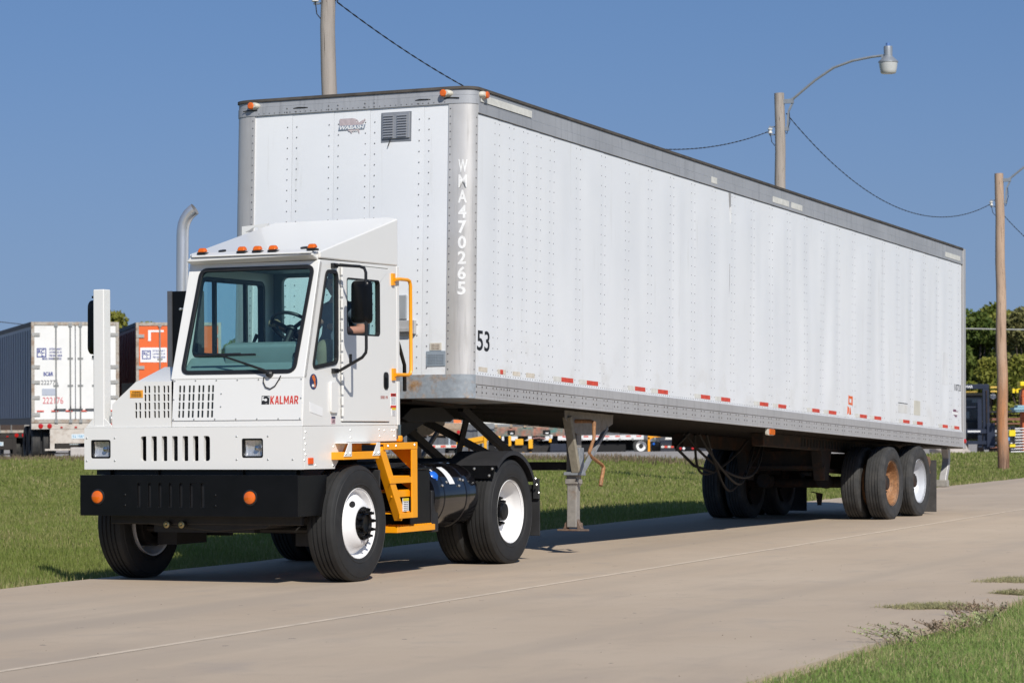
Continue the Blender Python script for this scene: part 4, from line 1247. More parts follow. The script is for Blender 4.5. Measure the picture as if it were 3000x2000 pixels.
q = MB(); q.box(-.55, .45, -.55, -.45, .43, .58); q.tube([(-.35, -.62, .50), (-.35, -.66, .50)], .028, 12); q.tube([(-.20, -.62, .50), (-.20, -.66, .50)], .028, 12)
q.build('tow_bracket', MDK, TR)
q = MB()
for x in (-.35, -.20): q.lathe([(.024, 0), (.03, .012), (.014, .016), (0, .010)], (x, -.66, .50), (0, -1, 0), 14)
q.build('tow_eye', mat('brass fitting', (.45, .36, .18), .35, .9), TR)
q = MB()
for sx in (1, -1):
    q.beam((sx * .33, 1.45, 1.02), (sx * .33, 2.85, 1.44), .10, .16)
    q.tube([(sx * .22, 1.5, .85), (sx * .22, 2.45, 1.30)], .06, 10)
q.box(-.42, .42, 1.30, 1.52, .95, 1.42); q.prism([(1.22, 1.0), (1.62, 1.0), (1.55, 1.36), (1.40, 1.46), (1.28, 1.36)], (-.5, 0, 0), Y, Z, X * .06); q.prism([(1.22, 1.0), (1.62, 1.0), (1.55, 1.36), (1.40, 1.46), (1.28, 1.36)], (.44, 0, 0), Y, Z, X * .06)
q.build('lifting_boom', MDK, TR, bevel=.006)
q = MB(); q.prism([(2.25, 1.40), (2.45, 1.50), (3.1, 1.515), (3.4, 1.40), (3.3, 1.36), (2.4, 1.36)], (-.43, 0, 0), Y, Z, X * .86); q.build('fifth_wheel', MDK, TR, bevel=.01)
q = MB()
for k, (x0, dz) in enumerate(((.15, 0), (.25, .05), (.35, -.04))):
    q.tube([(x0, .93, 1.65), (x0 + .05, 1.25, 1.45 + dz), (x0 + .1, 1.6, 1.5 + dz), (x0 + .12, 1.90, 1.9 + dz)], .016, 8)
q.build('air_hose', MTRIM, TR)
q = MB(); q.tube([(1.02, .95, 2.20), (1.0, 1.1, 2.05), (.95, 1.3, 1.88), (.9, 1.4, 1.65)], .018, 8); q.build('air_hose', MTRIM, TR)
# --- wheels
for sx in (1, -1):
    make_wheel(TR, (sx * 1.17, 0, .4975), sx, 'front', MWF, TY_K, .506, .275)
    make_wheel(TR, (sx * 1.20, 3.02, .4975), sx, 'rear', MWF, TY_K, .506, .275, dual=True)
# ------------------------------------------------------------------ long box trailer (local x = its left, y = back along it, z up; origin = nose, bottom centre)
TT = thing('semi_trailer', 'long white box trailer with grey rails and riveted sides, hitched to the yard tractor', 'trailer', TO, (-TTILT, 0, -TYAW))
TL, TWH, TH = 16.09, 1.295, 2.905
ct, st_ = math.cos(TTILT), math.sin(TTILT)
def g2t(l, s, z): return Vector((l, s * ct - (z - TO.z) * st_, s * st_ + (z - TO.z) * ct))
def mk_panel():
    m, nt, b = nodes('white trailer skin')
    v = coords(nt); vs = coords(nt, (3, 3, .25))
    f = noise(nt, v, .8, 5); s = noise(nt, vs, 3.2, 7, .65); g = noise(nt, v, 14, 5, .7)
    c = mix(nt, ramp(nt, f, .3, .7), (.735, .75, .77), (.79, .80, .81))
    c = mix(nt, ramp(nt, s, .60, .90), c, (.60, .60, .58))
    c = mix(nt, ramp(nt, g, .80, .84), c, (.45, .42, .38))
    # scuffs near the bottom edge
    tc = N(nt, 'ShaderNodeTexCoord'); sx = N(nt, 'ShaderNodeSeparateXYZ'); nt.links.new(tc.outputs['Object'], sx.inputs[0])
    mr = N(nt, 'ShaderNodeMapRange'); mr.inputs['From Min'].default_value = .75; mr.inputs['From Max'].default_value = .2
    nt.links.new(sx.outputs['Z'], mr.inputs['Value'])
    mm = N(nt, 'ShaderNodeMath', operation='MULTIPLY'); nt.links.new(mr.outputs['Result'], mm.inputs[0]); nt.links.new(ramp(nt, noise(nt, v, 3, 7, .7), .5, .8), mm.inputs[1])
    c = mix(nt, mm.outputs[0], c, (.58, .565, .53))
    nt.links.new(c, b.inputs['Base Color']); b.inputs['Roughness'].default_value = .38
    return m
MPAN = mk_panel()
def mk_alu(name, a, b_, rough=.42, metal=.75):
    m, nt, b = nodes(name)
    v = coords(nt, (1, 1, 1)); vs = coords(nt, (9, 9, .5))
    f = noise(nt, v, 1.2, 6, .6); s = noise(nt, vs, 2.5, 6, .65)
    c = mix(nt, ramp(nt, f, .3, .7), a, b_)
    c = mix(nt, ramp(nt, s, .52, .85), c, tuple(x * .7 for x in a))
    nt.links.new(c, b.inputs['Base Color']); b.inputs['Metallic'].default_value = metal; b.inputs['Roughness'].default_value = rough
    return m
MALU = mk_alu('dull aluminium rail', (.46, .45, .445), (.53, .52, .515), .5, .3)
MALUT = mk_alu('grey top rail', (.33, .34, .36), (.42, .43, .45), .5, .15)
MPOST = mk_alu('bright corner post', (.50, .48, .455), (.64, .62, .60), .42, .35)
MLIP = mat('dark weathered roof lip', (.075, .065, .055), .7, var=.3)
MRIV = mat('grey rivet', (.20, .20, .21), .5, .3, var=.2)
MRIVW = mat('pale rivet', (.22, .225, .24), .6, .1, var=.2)
MRIVD = mat('dark rail rivet', (.06, .05, .045), .6, var=.3)
MRSILL = rusty('rusty grey nose sill', (.27, .30, .33), .43, 4.5, (.30, .17, .07), .6)
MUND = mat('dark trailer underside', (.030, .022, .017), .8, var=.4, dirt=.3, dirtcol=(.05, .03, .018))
MRUST = rusty('rusty chassis steel', (.020, .016, .014), .45, 5, (.055, .024, .012), .85)
# rounded nose outline, from right side round to the left side
RX, RY = .225, .125
def corner(sx, off=0.0, n=8):
    out = []
    for i in range(n + 1):
        a = rad(90 * i / n)
        out.append((sx * (TWH - RX + (RX + off) * math.sin(a)), RY - (RY + off) * math.cos(a)))
    return out
def band(z0, z1, off, mb, m=0, back=.03, sides=TL, nose_only=False):
    """U-shaped band: side, round corner, nose, round corner, side"""
    path = [(-(TWH + off), sides if not nose_only else RY)] + corner(-1, off)[::-1] + corner(1, off) + [(TWH + off, sides if not nose_only else RY)]
    path_i = [(-(TWH + off - back), sides if not nose_only else RY)] + corner(-1, off - back)[::-1] + corner(1, off - back) + [(TWH + off - back, sides if not nose_only else RY)]
    k = len(path)
    vs = [(p[0], p[1], z) for z in (z0, z1) for p in path] + [(p[0], p[1], z) for z in (z0, z1) for p in path_i]
    fs = []
    for i in range(k - 1):
        fs += [(i, i + 1, k + i + 1, k + i), (2 * k + i, 3 * k + i, 3 * k + i + 1, 2 * k + i + 1), (i, 2 * k + i, 2 * k + i + 1, i + 1), (k + i, k + i + 1, 3 * k + i + 1, 3 * k + i)]
    fs += [(0, k, 3 * k, 2 * k), (k - 1, 3 * k - 1, 4 * k - 1, 2 * k - 1)]
    mb.add(vs, fs, m)
q = MB(); band(2.745, 2.826, .006, q, nose_only=True); band(2.827, 2.879, .0, q, nose_only=True)
for sx in (1, -1):
    a, b = sorted((sx * (TWH - .03), sx * (TWH + .006))); q.box(a, b, RY + .001, TL, 2.665, 2.756)
    a, b = sorted((sx * (TWH - .03), sx * (TWH + .001))); q.box(a, b, RY + .001, TL, 2.757, 2.879)
tr_ = q.build('top_rail', MALUT, TT, bevel=.003)
q = MB(); band(2.880, 2.906, .014, q); q.add([(-TWH, .1, 2.895), (TWH, .1, 2.895), (TWH, TL, 2.895), (-TWH, TL, 2.895)], [(0, 1, 2, 3)]); q.build('roof_lip', MLIP, TT, recalc=False)
# bottom rail: stepped extrusion on each side
for sx in (1, -1):
    q = MB()
    pl = [(.0, .0), (.006, .0), (.006, .020), (.001, .026), (.004, .030), (.004, .092), (.002, .095), (.004, .098), (.004, .122), (-.004, .130), (.008, .135), (.008, .215), (.002, .222), (-.03, .222), (-.03, .0)]
    q.prism(pl, (sx * TWH, .125, 0), (sx, 0, 0), Z, Y * (TL - .125))
    q.build('bottom_rail', MALU, TT, angle=20)
q = MB(); band(.0, .222, .004, q, nose_only=True); q.box(-1.25, 1.25, .03, 1.2, .0, .012)
q.build('nose_sill', MRSILL, TT, bevel=.004)
for sx in (1, -1):
    q = MB()
    c1 = corner(sx, .0); c2 = corner(sx, -.02); k = len(c1)
    c1 = [(sx * (TWH - RX - .02), 0.0)] + c1; c2 = [(sx * (TWH - RX - .02), .02)] + c2; k += 1
    vs = [(p[0], p[1], z) for z in (.2225, 2.7445) for p in c1] + [(p[0], p[1], z) for z in (.2225, 2.7445) for p in c2]
    fs = []
    for i in range(k - 1): fs += [(i, i + 1, k + i + 1, k + i), (2 * k + i, 3 * k + i, 3 * k + i + 1, 2 * k + i + 1), (i, 2 * k + i, 2 * k + i + 1, i + 1), (k + i, k + i + 1, 3 * k + i + 1, 3 * k + i)]
    fs += [(0, k, 3 * k, 2 * k), (k - 1, 3 * k - 1, 4 * k - 1, 2 * k - 1)]
    q.add(vs, fs); po_ = q.build('corner_post', MPOST, TT, angle=50)
# side skin: one sheet per panel, pillowed between the rivet lines, dented here and there
bounds = [RY + .004, .551, .866, 1.179, 1.483, 1.796] + [2.43 + .6215 * k for k in range(22)] + [TL - .05]
dents = [(4.2, .5, .30, -.010), (6.9, .8, .5, -.014), (9.4, 1.9, .35, -.012), (10.6, .9, .5, .010), (12.2, 1.2, .6, -.016), (13.4, .7, .35, .012), (8.2, 2.2, .4, .008), (14.6, 1.4, .45, -.014), (3.3, 1.6, .4, .006), (11.6, 2.1, .4, .010), (15.2, .9, .3, -.012), (7.7, 1.3, .25, .006)]
def skin(s, t, seed, grow):
    w = .0075 * grow * mnoise.noise(Vector((s * 1.6, t * .35, seed))) + (.0048 + .003 * mnoise.noise(Vector((s * .5, t * .4, 3)))) * grow * mnoise.noise(Vector((s * 4.2, t * .5, seed + 9)))
    for (a, b, r, h) in dents:
        d2 = ((s - a) / r) ** 2 + ((t - b) / (r * 1.7)) ** 2
        if d2 < 6: w += h * .7 * math.exp(-d2 * 1.4)
    return w
def skin_off(s, t, i=None, seed=3.1):
    if i is None: i = max(0, min(len(bounds) - 2, sum(1 for b in bounds[1:-1] if s >= b)))
    a, b = bounds[i], bounds[i + 1]
    wide = min(1, (b - a) / .6); grow = .5 + 1.2 * min(1, a / 7)
    f = min(1, max(0, (s - a) / (b + .012 - a)))
    h = (t - .2225) / (2.6595 - .2225) * 22
    edge = max(0, min(1, h / 3, (22 - h) / 3))
    pil = .0024 * wide * math.sin(PI * f) ** .7 * (1 + .5 * mnoise.noise(Vector((i * 3.3, t * .8, seed)))) if 0 < f < 1 else 0
    return (pil + skin(s, t, seed, grow)) * edge - .010 + .0025 * f
def on_skin(s, t, lift=0.0): return Vector((TWH + skin_off(s, t) + lift, s, t))
def decal(name, s0, s1, t0, t1, mt, lift=.0015, parent=None):
    nx, nt_ = max(2, int((s1 - s0) / .06)), max(2, int((t1 - t0) / .06))
    vs = [on_skin(s0 + (s1 - s0) * i / nx, t0 + (t1 - t0) * j / nt_, lift + d) for d in (0, -.003) for j in range(nt_ + 1) for i in range(nx + 1)]
    fs = [(j * (nx + 1) + i, j * (nx + 1) + i + 1, (j + 1) * (nx + 1) + i + 1, (j + 1) * (nx + 1) + i) for j in range(nt_) for i in range(nx)]
    k = (nx + 1) * (nt_ + 1)
    ring = list(range(nx + 1)) + [j * (nx + 1) + nx for j in range(1, nt_ + 1)] + [nt_ * (nx + 1) + i for i in range(nx - 1, -1, -1)] + [j * (nx + 1) for j in range(nt_ - 1, 0, -1)]
    fs += [(ring[i], k + ring[i], k + ring[(i + 1) % len(ring)], ring[(i + 1) % len(ring)]) for i in range(len(ring))]
    q = MB(); q.add(vs, fs)
    return q.build(name, mt, parent or TT, recalc=False, angle=60)
def decal_poly(name, polys, mt, lift=.0015, parent=None):
    q = MB()
    for pl in polys:
        q.add([on_skin(s, t, lift) for s, t in pl] + [on_skin(s, t, lift - .003) for s, t in pl], [tuple(range(len(pl)))] + [(i, len(pl) + i, len(pl) + (i + 1) % len(pl), (i + 1) % len(pl)) for i in range(len(pl))])
    return q.build(name, mt, parent or TT, recalc=False)
for sx, seed in ((1, 3.1), (-1, 8.7)):
    for i in range(len(bounds) - 1):
        a, b = bounds[i], bounds[i + 1]
        nx, nt_ = (10 if sx > 0 else 4), (22 if sx > 0 else 6)
        vs, fs = [], []
        for j in range(nt_ + 1):
            t = .2225 + (2.6595 - .2225) * j / nt_
            for k in range(nx + 1):
                s = a + (b + .012 - a) * k / nx
                vs.append((sx * (TWH + skin_off(s, t, i, seed)), s, t))
        for j in range(nt_):
            for k in range(nx):
                p = j * (nx + 1) + k
                fs.append((p, p + 1, p + nx + 2, p + nx + 1))
        q = MB(); q.add(vs, fs)
        # returned edge gives the sheet its thickness
        base = len(q.v)
        q.add([(v_[0] - sx * .004, v_[1], v_[2]) for v_ in (vs[nx::nx + 1])], [])
        for j in range(nt_):
            q.f.append((nx + j * (nx + 1), base + j, base + j + 1, nx + (j + 1) * (nx + 1))); q.m.append(0)
        q.build('side_panel', MPAN, TT, angle=60)
# front skin
fbnd = [-(TWH - RX) + .0, -.636, -.179, .215, .790, TWH - RX]
for i in range(5):
    a, b = fbnd[i], fbnd[i + 1]
    vs, fs = [], []
    nx, nt_ = 8, 16
    for j in range(nt_ + 1):
        t = .2225 + (2.7445 - .2225) * j / nt_
        for k in range(nx + 1):
            f = k / nx
            o = .003 * math.sin(PI * f) + .002 * mnoise.noise(Vector((a * 3 + f, t, 5)))
            vs.append((a + (b - a) * f, .012 - o * min(1, j / 2, (nt_ - j) / 2) - .002 * f, t))
    for j in range(nt_):
        for k in range(nx):
            p = j * (nx + 1) + k
            fs.append((p, p + 1, p + nx + 2, p + nx + 1))
    q = MB(); q.add(vs, fs); q.build('front_panel', MPAN, TT, angle=60)
# rivets
q = MB()
qs = MB()
pairs = [b for b in bounds[1:-1]]
for b in [(.134,)] + [(p - .0515, p + .0515) for p in pairs] + [(15.895,)]:
    for s in b:
        for k in range(24):
            t = .285 + k * .1015
            qs.dome((TWH + skin_off(s, t) - .001, s, t), (1, 0, 0), .0080, .005, 5)
k = 0
s = .13
while s < TL - .1:
    qs.dome((TWH + skin_off(s, .238) - .001, s, .238), (1, 0, 0), .007, .007, 5); s += .0545
for x in (-.687, -.585, -.230, -.128, .164, .265, .739, .842):
    for k in range(24): q.dome((x, .008, .285 + k * .1015), (0, -1, 0), .0072, .005, 6)
for sx in (1, -1):
    for k in range(35):
        t = .27 + k * .0715
        q.dome((sx * (TWH - RX), -.001, t), (0, -1, 0), .008, .006, 5)
for k in range(36):
    q.dome((-1.0 + k * .0575, -.007, 2.765), (0, -1, 0), .007, .005, 5)
for x in (-.687, -.585, -.230, -.128, .164, .265, .739, .842):
    for t in (2.765, 2.80): q.dome((x, -.007, t), (0, -1, 0), .0095, .007, 5)
for k in range(30): q.dome((TWH - .002, .10, .27 + k * .081), (1, -.35, 0), .007, .006, 5)
r1 = q.build('rivet', MRIV, TT, angle=60); r1['kind'] = 'stuff'
r3 = qs.build('side_rivet', MRIVW, TT, angle=60); r3['kind'] = 'stuff'
q = MB()
rr = random.Random(4)
s = .138
pat = (.12, .09, .14, .075, .10, .062, .075, .045, .11, .075, .13, .062, .07, .09, .09, .09)
k = 0
while s < TL - .06:
    if s < 2.0: stp = pat[k % len(pat)]
    else: stp = (.085, .185)[k % 2]
    for t in (.112, .060): q.dome((TWH + .003, s, t), (1, 0, 0), .0105, .006, 6)
    s += stp; k += 1
r2 = q.build('rail_rivet', MRIVD, TT, angle=60); r2['kind'] = 'stuff'
# marker lamps on the nose and shoulder
def tlamp(c, n, u):
    n = Vector(n).normalized(); u = Vector(u).normalized(); c = Vector(c)
    q = MB()
    loop = [(math.cos(2 * PI * j / 18) * .065, math.sin(2 * PI * j / 18) * .036) for j in range(18)]
    v = n.cross(u)
    vs = []
    for sc2, d in ((1, 0), (.95, .022), (.6, .045)): vs += [c + u * p[0] * sc2 + v * p[1] * sc2 + n * d for p in loop]
    q.add(vs, [tuple(range(17, -1, -1)), tuple(range(36, 54))] + [(r_ * 18 + j, r_ * 18 + (j + 1) % 18, (r_ + 1) * 18 + (j + 1) % 18, (r_ + 1) * 18 + j) for r_ in (0, 1) for j in range(18)])
    b = q.build('marker_lamp', mat('cream lamp base', (.55, .52, .44), .5), TT, angle=50)
    q = MB(); q.lathe([(.034, .02), (.034, .05), (.026, .058), (0, .060)], c - u * .018, n, 16); q.build('amber_lens', MAMB, b)
tlamp((-1.055, -.002, 2.842), (0, -1, 0), (1, 0, 0)); tlamp((1.03, -.002, 2.842), (0, -1, 0), (1, 0, 0)); tlamp((TWH + .002, .20, 2.842), (1, 0, 0), (0, -1, 0))
for x0 in (-1.18, -.62, .70, 1.0):
    q = MB(); q.tube([(x0, -.004, 2.795), (x0 + .05, -.012, 2.801), (x0 + .12, -.010, 2.798), (x0 + .16, -.004, 2.795)], .005, 5); q.build('lamp_wire', MTRIM, TT)
# vent on the nose
q = MB(); q.plate([(.335, 2.42), (.655, 2.42), (.655, 2.70), (.335, 2.70)], [], (0, .004, 0), X, Z, FN, .01); vb = q.build('vent', mat('dark vent frame', (.24, .25, .27), .5, .3), TT)
q = MB(); q.plate([(.350, 2.448), (.640, 2.448), (.640, 2.690), (.350, 2.690)], [], (0, -.010, 0), X, Z, FN, .02); q.build('vent_plate', mat('grey vent plate', (.33, .34, .36), .45, .4), vb, bevel=.004)
lv0 = None
for cxx in (.37, .515):
    for k in range(9):
        if lv0 is None:
            q = MB(); q.prism([(0, 0), (-.014, .003), (-.010, .014), (0, .018)], (0, 0, 0), Y, Z, X * .098); lv0 = q.build('louvre', mat('grey vent plate', (.33, .34, .36), .45, .4), vb); lv0.location = (cxx, -.010, 2.46 + k * .0245)
        else: share('louvre', lv0, vb, (cxx, -.010, 2.46 + k * .0245))
q = MB(); q.beam((.44, -.008, 2.44), (.415, -.008, 2.375), .008, .006); q.build('vent_lever', MRUST, vb)
# maker's map emblem with lettering
US = [(-124.7, 48.4), (-123, 48.3), (-122.8, 49), (-104, 49), (-95.2, 49), (-94.6, 48.7), (-89.6, 48), (-88.4, 48.3), (-90.5, 46.8), (-88, 46.9), (-84.8, 46.5), (-84.7, 45.8), (-87, 45.7), (-88, 44.5), (-87.6, 42), (-86.4, 42), (-86.2, 43.8), (-85.2, 45), (-83.4, 45.2), (-83.3, 44.2), (-82.5, 43), (-83.2, 42), (-81, 41.8), (-79, 42.8), (-79, 43.3), (-76.5, 43.6), (-76.3, 44.2), (-74.8, 45), (-71.4, 45.2), (-70.3, 46.2), (-69.2, 47.4), (-68.2, 47.3), (-67.8, 45.7), (-67, 44.9), (-70, 43.7), (-70.7, 42.7), (-70, 41.8), (-72, 41.2), (-74, 40.7), (-74, 39.6), (-75.4, 38), (-76, 36.9), (-75.6, 35.3), (-77.5, 34.4), (-79, 33.4), (-81.2, 31.8), (-81.4, 30.4), (-80.1, 27), (-80.4, 25.3), (-81.5, 25.8), (-82.7, 28), (-83.8, 29.9), (-85.3, 29.8), (-86.5, 30.4), (-89.5, 30.3), (-89.3, 29.2), (-91, 29.3), (-93.8, 29.7), (-95.2, 29), (-97.2, 27.8), (-97.2, 26), (-99, 26.4), (-100.6, 28.8), (-102.4, 29.8), (-103.2, 29), (-104.5, 29.6), (-106.5, 31.8), (-111, 31.3), (-114.8, 32.5), (-117.1, 32.5), (-118.5, 34), (-120.6, 34.6), (-122.4, 37.2), (-124.3, 40.3), (-124.1, 43.5)]
def usmap(c, w, u, v, off, name, mt, parent):
    k = w / 58.0
    q = MB(); n = Vector(u).cross(Vector(v))
    q.plate([((a + 96) * k, (b - 37.5) * k * 1.28) for a, b in US], [], Vector(c) + n * off, u, v, n, .0015)
    return q.build(name, mt, parent, angle=20)
MMAP = mat('faded plum print', (.46, .39, .40), .55, var=.15, scale=30)
um = usmap((.025, .006, 2.595), .285, X, Z, .004, 'map_emblem', MMAP, TT)
q = MB(); q.plate([(-.125, 2.560), (.155, 2.560), (.168, 2.600), (-.118, 2.600)], [], (0, .0005, 0), X, Z, FN, .001); q.build('emblem_band', mat('slate print', (.22, .27, .34), .5), um)
text('emblem_lettering', 'WABASH', (.02, -.0008, 2.580), X, Z, .036, MWHT, um, width=.265, bold=.02, shear=.22)
text('emblem_lettering', 'NATIONAL', (.04, .0012, 2.545), X, Z, .012, MWHT, um, width=.09)
# plates near the bottom of the nose
q = MB(); q.plate([(.842, .300), (1.040, .300), (1.040, .440), (.842, .440)], [], (0, .002, 0), X, Z, FN, .004); pl_ = q.build('data_plate', mat('grey blue plate', (.42, .48, .54), .4, .4), TT)
for k in range(7): text('plate_print', 'VEHICLE RATING', (.94, -.0025, .405 - k * .014), X, Z, .005, mat('plate grey', (.2, .22, .25), .6), pl_, width=.17)
q = MB(); q.plate([(.878, .447), (1.0, .447), (1.0, .515), (.878, .515)], [], (0, .002, 0), X, Z, FN, .003); pl2 = q.build('data_plate', mat('cream plate', (.62, .58, .50), .6), TT)
for k in range(4): text('plate_print', 'CERTIFIED', (.939, -.0016, .502 - k * .014), X, Z, .006, mat('brown print', (.35, .22, .15), .6), pl2, width=.09)
q = MB(); q.box(.38, .64, -.02, .005, .74, .97); q.build('document_box', mat('grey document box', (.40, .42, .44), .5, .3), TT, bevel=.01)
q = MB(); q.box(.50, .735, -.035, .005, .60, .73); q.box(.52, .71, -.06, -.035, .62, .66); q.build('connector_bracket', MALU, TT, bevel=.006)
# vertical fleet number on the round corner post
def post_wrap(t0):
    L_ = []
    c = corner(1, .0015, 60); acc = 0
    pts_ = [(c[0], 0)]
    for i in range(1, len(c)):
        acc += math.hypot(c[i][0] - c[i - 1][0], c[i][1] - c[i - 1][1]); pts_.append((c[i], acc))
    mid = None
    for i, (p, a) in enumerate(pts_):
        if p[0] >= 1.192: mid = a; break
    def f(x, y):
        a = mid + x
        for i in range(1, len(pts_)):
            if pts_[i][1] >= a or i == len(pts_) - 1:
                (p0, a0), (p1, a1) = pts_[i - 1], pts_[i]
                t = (a - a0) / (a1 - a0)
                P = Vector((p0[0] + (p1[0] - p0[0]) * t, p0[1] + (p1[1] - p0[1]) * t, t0 + y))
                d = Vector((p1[0] - p0[0], p1[1] - p0[1], 0)).normalized()
                return P, Vector((d.y, -d.x, 0))
    return f
MLET = mat('worn white lettering', (.74, .74, .73), .5, var=.08, scale=40, dirt=.22, dirtcol=(.50, .49, .48))
for i, chx in enumerate('WMA470265'):
    text('fleet_number', chx, (0, 0, 0), X, Z, .122, MLET, TT, wrap=post_wrap(2.159 - i * .1425), width={'W': .088, 'M': .080, 'A': .085}.get(chx, .078), bold=.03)
# side markings
def skin_wrap(s0, t0):
    def f(x, y): return on_skin(s0 + x, t0 + y, .001), Vector((1, 0, 0))
    return f
text('length_number', '53', (0, 0, 0), Y, Z, .19, MBLKT, TT, width=.262, bold=.012, wrap=skin_wrap(.295, .545))
text('unit_number', '10733', (0, 0, 0), Y, Z, .095, MBLKT, TT, width=.31, bold=.01, sp=1.15, wrap=skin_wrap(15.86, .855))
MTW = mat('faded white tape', (.66, .65, .60), .5, var=.12, scale=14, dirt=.25, dirtcol=(.5, .47, .42))
MTR = mat('faded red tape', (.62, .07, .04), .45, var=.2, scale=14, dirt=.15, dirtcol=(.7, .35, .28))
MTF = mat('worn tape remains', (.60, .54, .45), .6, var=.15, scale=20, dirt=.3, dirtcol=(.72, .72, .70))
def tape(s0, s1, t0, t1, mt, lift=.0015): return decal('reflective_tape', s0, s1, t0, t1, mt, lift)
reds = [(2.057, 2.337), (2.675, 2.956), (3.92, 4.20), (4.55, 4.83), (5.796, 6.075), (6.42, 6.705), (7.668, 7.954), (8.304, 8.579), (9.527, 9.804), (10.147, 10.44), (11.387, 11.669), (11.991, 12.282), (13.245, 13.534), (13.874, 14.145), (15.101, 15.351), (15.686, 15.936)]
for a, b in reds:
    tape(a, b, .252, .297, MTR); tape(a - .19, a - .003, .250, .299, MTW)
tape(.203, .388, .256, .300, MTF); tape(.612, .785, .254, .299, MTF); tape(.665, .725, .255, .298, MTR, .003); tape(.940, 1.10, .255, .296, MTF); tape(1.240, 1.428, .255, .299, MTF)
q = MB(); q.plate([(.16, 2.775), (1.28, 2.775), (1.28, 2.842), (.16, 2.842)], [], (TWH + .0095, 0, 0), Y, Z, X, .002); q.build('roof_tape', MTW, TT)
for a, b in ((6.05, 6.22), (8.05, 8.62), (8.70, 9.1), (15.2, 15.95)):
    q = MB(); q.plate([(a, 2.70), (b, 2.70), (b, 2.77), (a, 2.77)], [], (TWH + .0085, 0, 0), Y, Z, X, .002); q.build('roof_tape', MTW, TT)
MPL = mat('orange placard', (.75, .13, .02), .5, var=.15, scale=20, dirt=.25, dirtcol=(.75, .72, .70))
decal_poly('torn_placard', [[(10.915, .405), (10.955, .405), (10.962, .515), (10.920, .525)], [(10.955, .405), (11.09, .397), (11.09, .425), (10.957, .43)], [(11.045, .425), (11.09, .425), (11.093, .515), (11.04, .515)], [(10.962, .485), (11.04, .48), (11.04, .515), (10.962, .515)],
    [(10.875, .275), (10.93, .29), (10.945, .36), (10.885, .385)], [(10.955, .275), (11.03, .28), (11.0, .375), (10.965, .35)]], MPL)
decal('cream_patch', 13.72, 14.025, .38, .58, mat('cream patch', (.60, .58, .50), .6))
decal('paper_label', 13.0, 13.42, .385, .50, mat('weathered label', (.66, .66, .64), .6, dirt=.3, dirtcol=(.5, .48, .44)))
decal('black_strip', 13.0, 13.42, .512, .522, MBLKT)
um2 = decal_poly('map_emblem', [[(15.755 + (p[0] + 96) * .24 / 58, .475 + (p[1] - 37.5) * .24 / 58 * 1.28) for p in US]], mat('plum print', (.18, .08, .12), .5, dirt=.3, dirtcol=(.7, .7, .7)))
decal('emblem_band', 15.62, 15.89, .458, .50, MWHT, .003, um2)
decal('white_patch', 15.1, 15.35, .87, 1.33, mat('white patch', (.70, .71, .72), .5))
# torn seam high on the side
decal_poly('torn_skin', [[(6.62, 2.655), (6.640, 2.50), (6.665, 2.42), (6.695, 2.50), (6.70, 2.655)]], mat('bare torn aluminium', (.46, .44, .42), .5, .4))
decal_poly('torn_skin', [[(6.655, 2.48), (6.675, 2.30), (6.70, 2.32), (6.71, 2.50)]], MWHT, .004)
decal_poly('scratch', [[(6.655, 1.83), (6.65, 1.45), (6.665, 1.60), (6.668, 1.84)]], mat('scratch grey', (.34, .34, .35), .6))
# rear frame, doors
q = MB()
for sx in (1, -1): q.box(sx * (TWH - .10), sx * (TWH + .010), TL + .002, TL + .13, -.02, 2.90)
q.box(-TWH + .1, TWH - .1, TL + .002, TL + .12, 2.74, 2.90); q.box(-TWH + .1, TWH - .1, TL + .002, TL + .12, -.02, .16)
q.build('rear_frame', MALU, TT, bevel=.008)
for sx in (1, -1):
    q = MB(); q.box(min(sx * .005, sx * (TWH - .105)), max(sx * .005, sx * (TWH - .105)), TL + .05, TL + .10, .165, 2.735)
    rd = q.build('rear_door', MPAN, TT, bevel=.006)
    for xx in (.35, .8):
        q = MB(); q.tube([(sx * xx, TL + .125, .12), (sx * xx, TL + .125, 2.78)], .017, 8); q.build('lock_rod', MALU, rd)
q = MB(); q.lathe([(.035, 0), (.03, .02), (0, .024)], (TWH + .010, TL + .06, .09), (1, 0, 0), 14); q.build('side_lamp', MRED, TT)
# rear impact guard
q = MB()
for sx in (1, -1):
    q.prism([(TL - .02, -.02), (TL + .125, -.02), (TL + .13, -.20), (TL + .09, -.32), (TL + .0, -.45), (TL - .03, -.58), (TL - .12, -.58), (TL - .10, -.43), (TL + .02, -.26), (TL + .05, -.16)], (sx * 1.02 - .05, 0, 0), Y, Z, X * .10)
q.build('guard_post', MALU, TT, bevel=.01)
q = MB(); q.box(-1.10, 1.10, TL - .13, TL - .03, -.575, -.475); q.build('impact_bar', rusty('rusty grey bar', (.33, .31, .28), .35, 4, (.25, .13, .06)), TT, bevel=.01)
# underside: floor, crossmembers
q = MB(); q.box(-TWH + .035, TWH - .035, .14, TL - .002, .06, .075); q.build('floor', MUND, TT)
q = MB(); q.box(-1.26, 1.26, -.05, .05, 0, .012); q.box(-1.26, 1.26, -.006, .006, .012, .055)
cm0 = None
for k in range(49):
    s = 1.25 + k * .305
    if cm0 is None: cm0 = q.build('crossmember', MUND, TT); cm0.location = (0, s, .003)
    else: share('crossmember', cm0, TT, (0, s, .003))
q = MB(); q.box(-.62, .62, .16, 1.5, -.025, .0); q.tube([(0, .9, -.02), (0, .9, -.12)], .045, 14); q.build('coupler_plate', MRUST, TT)
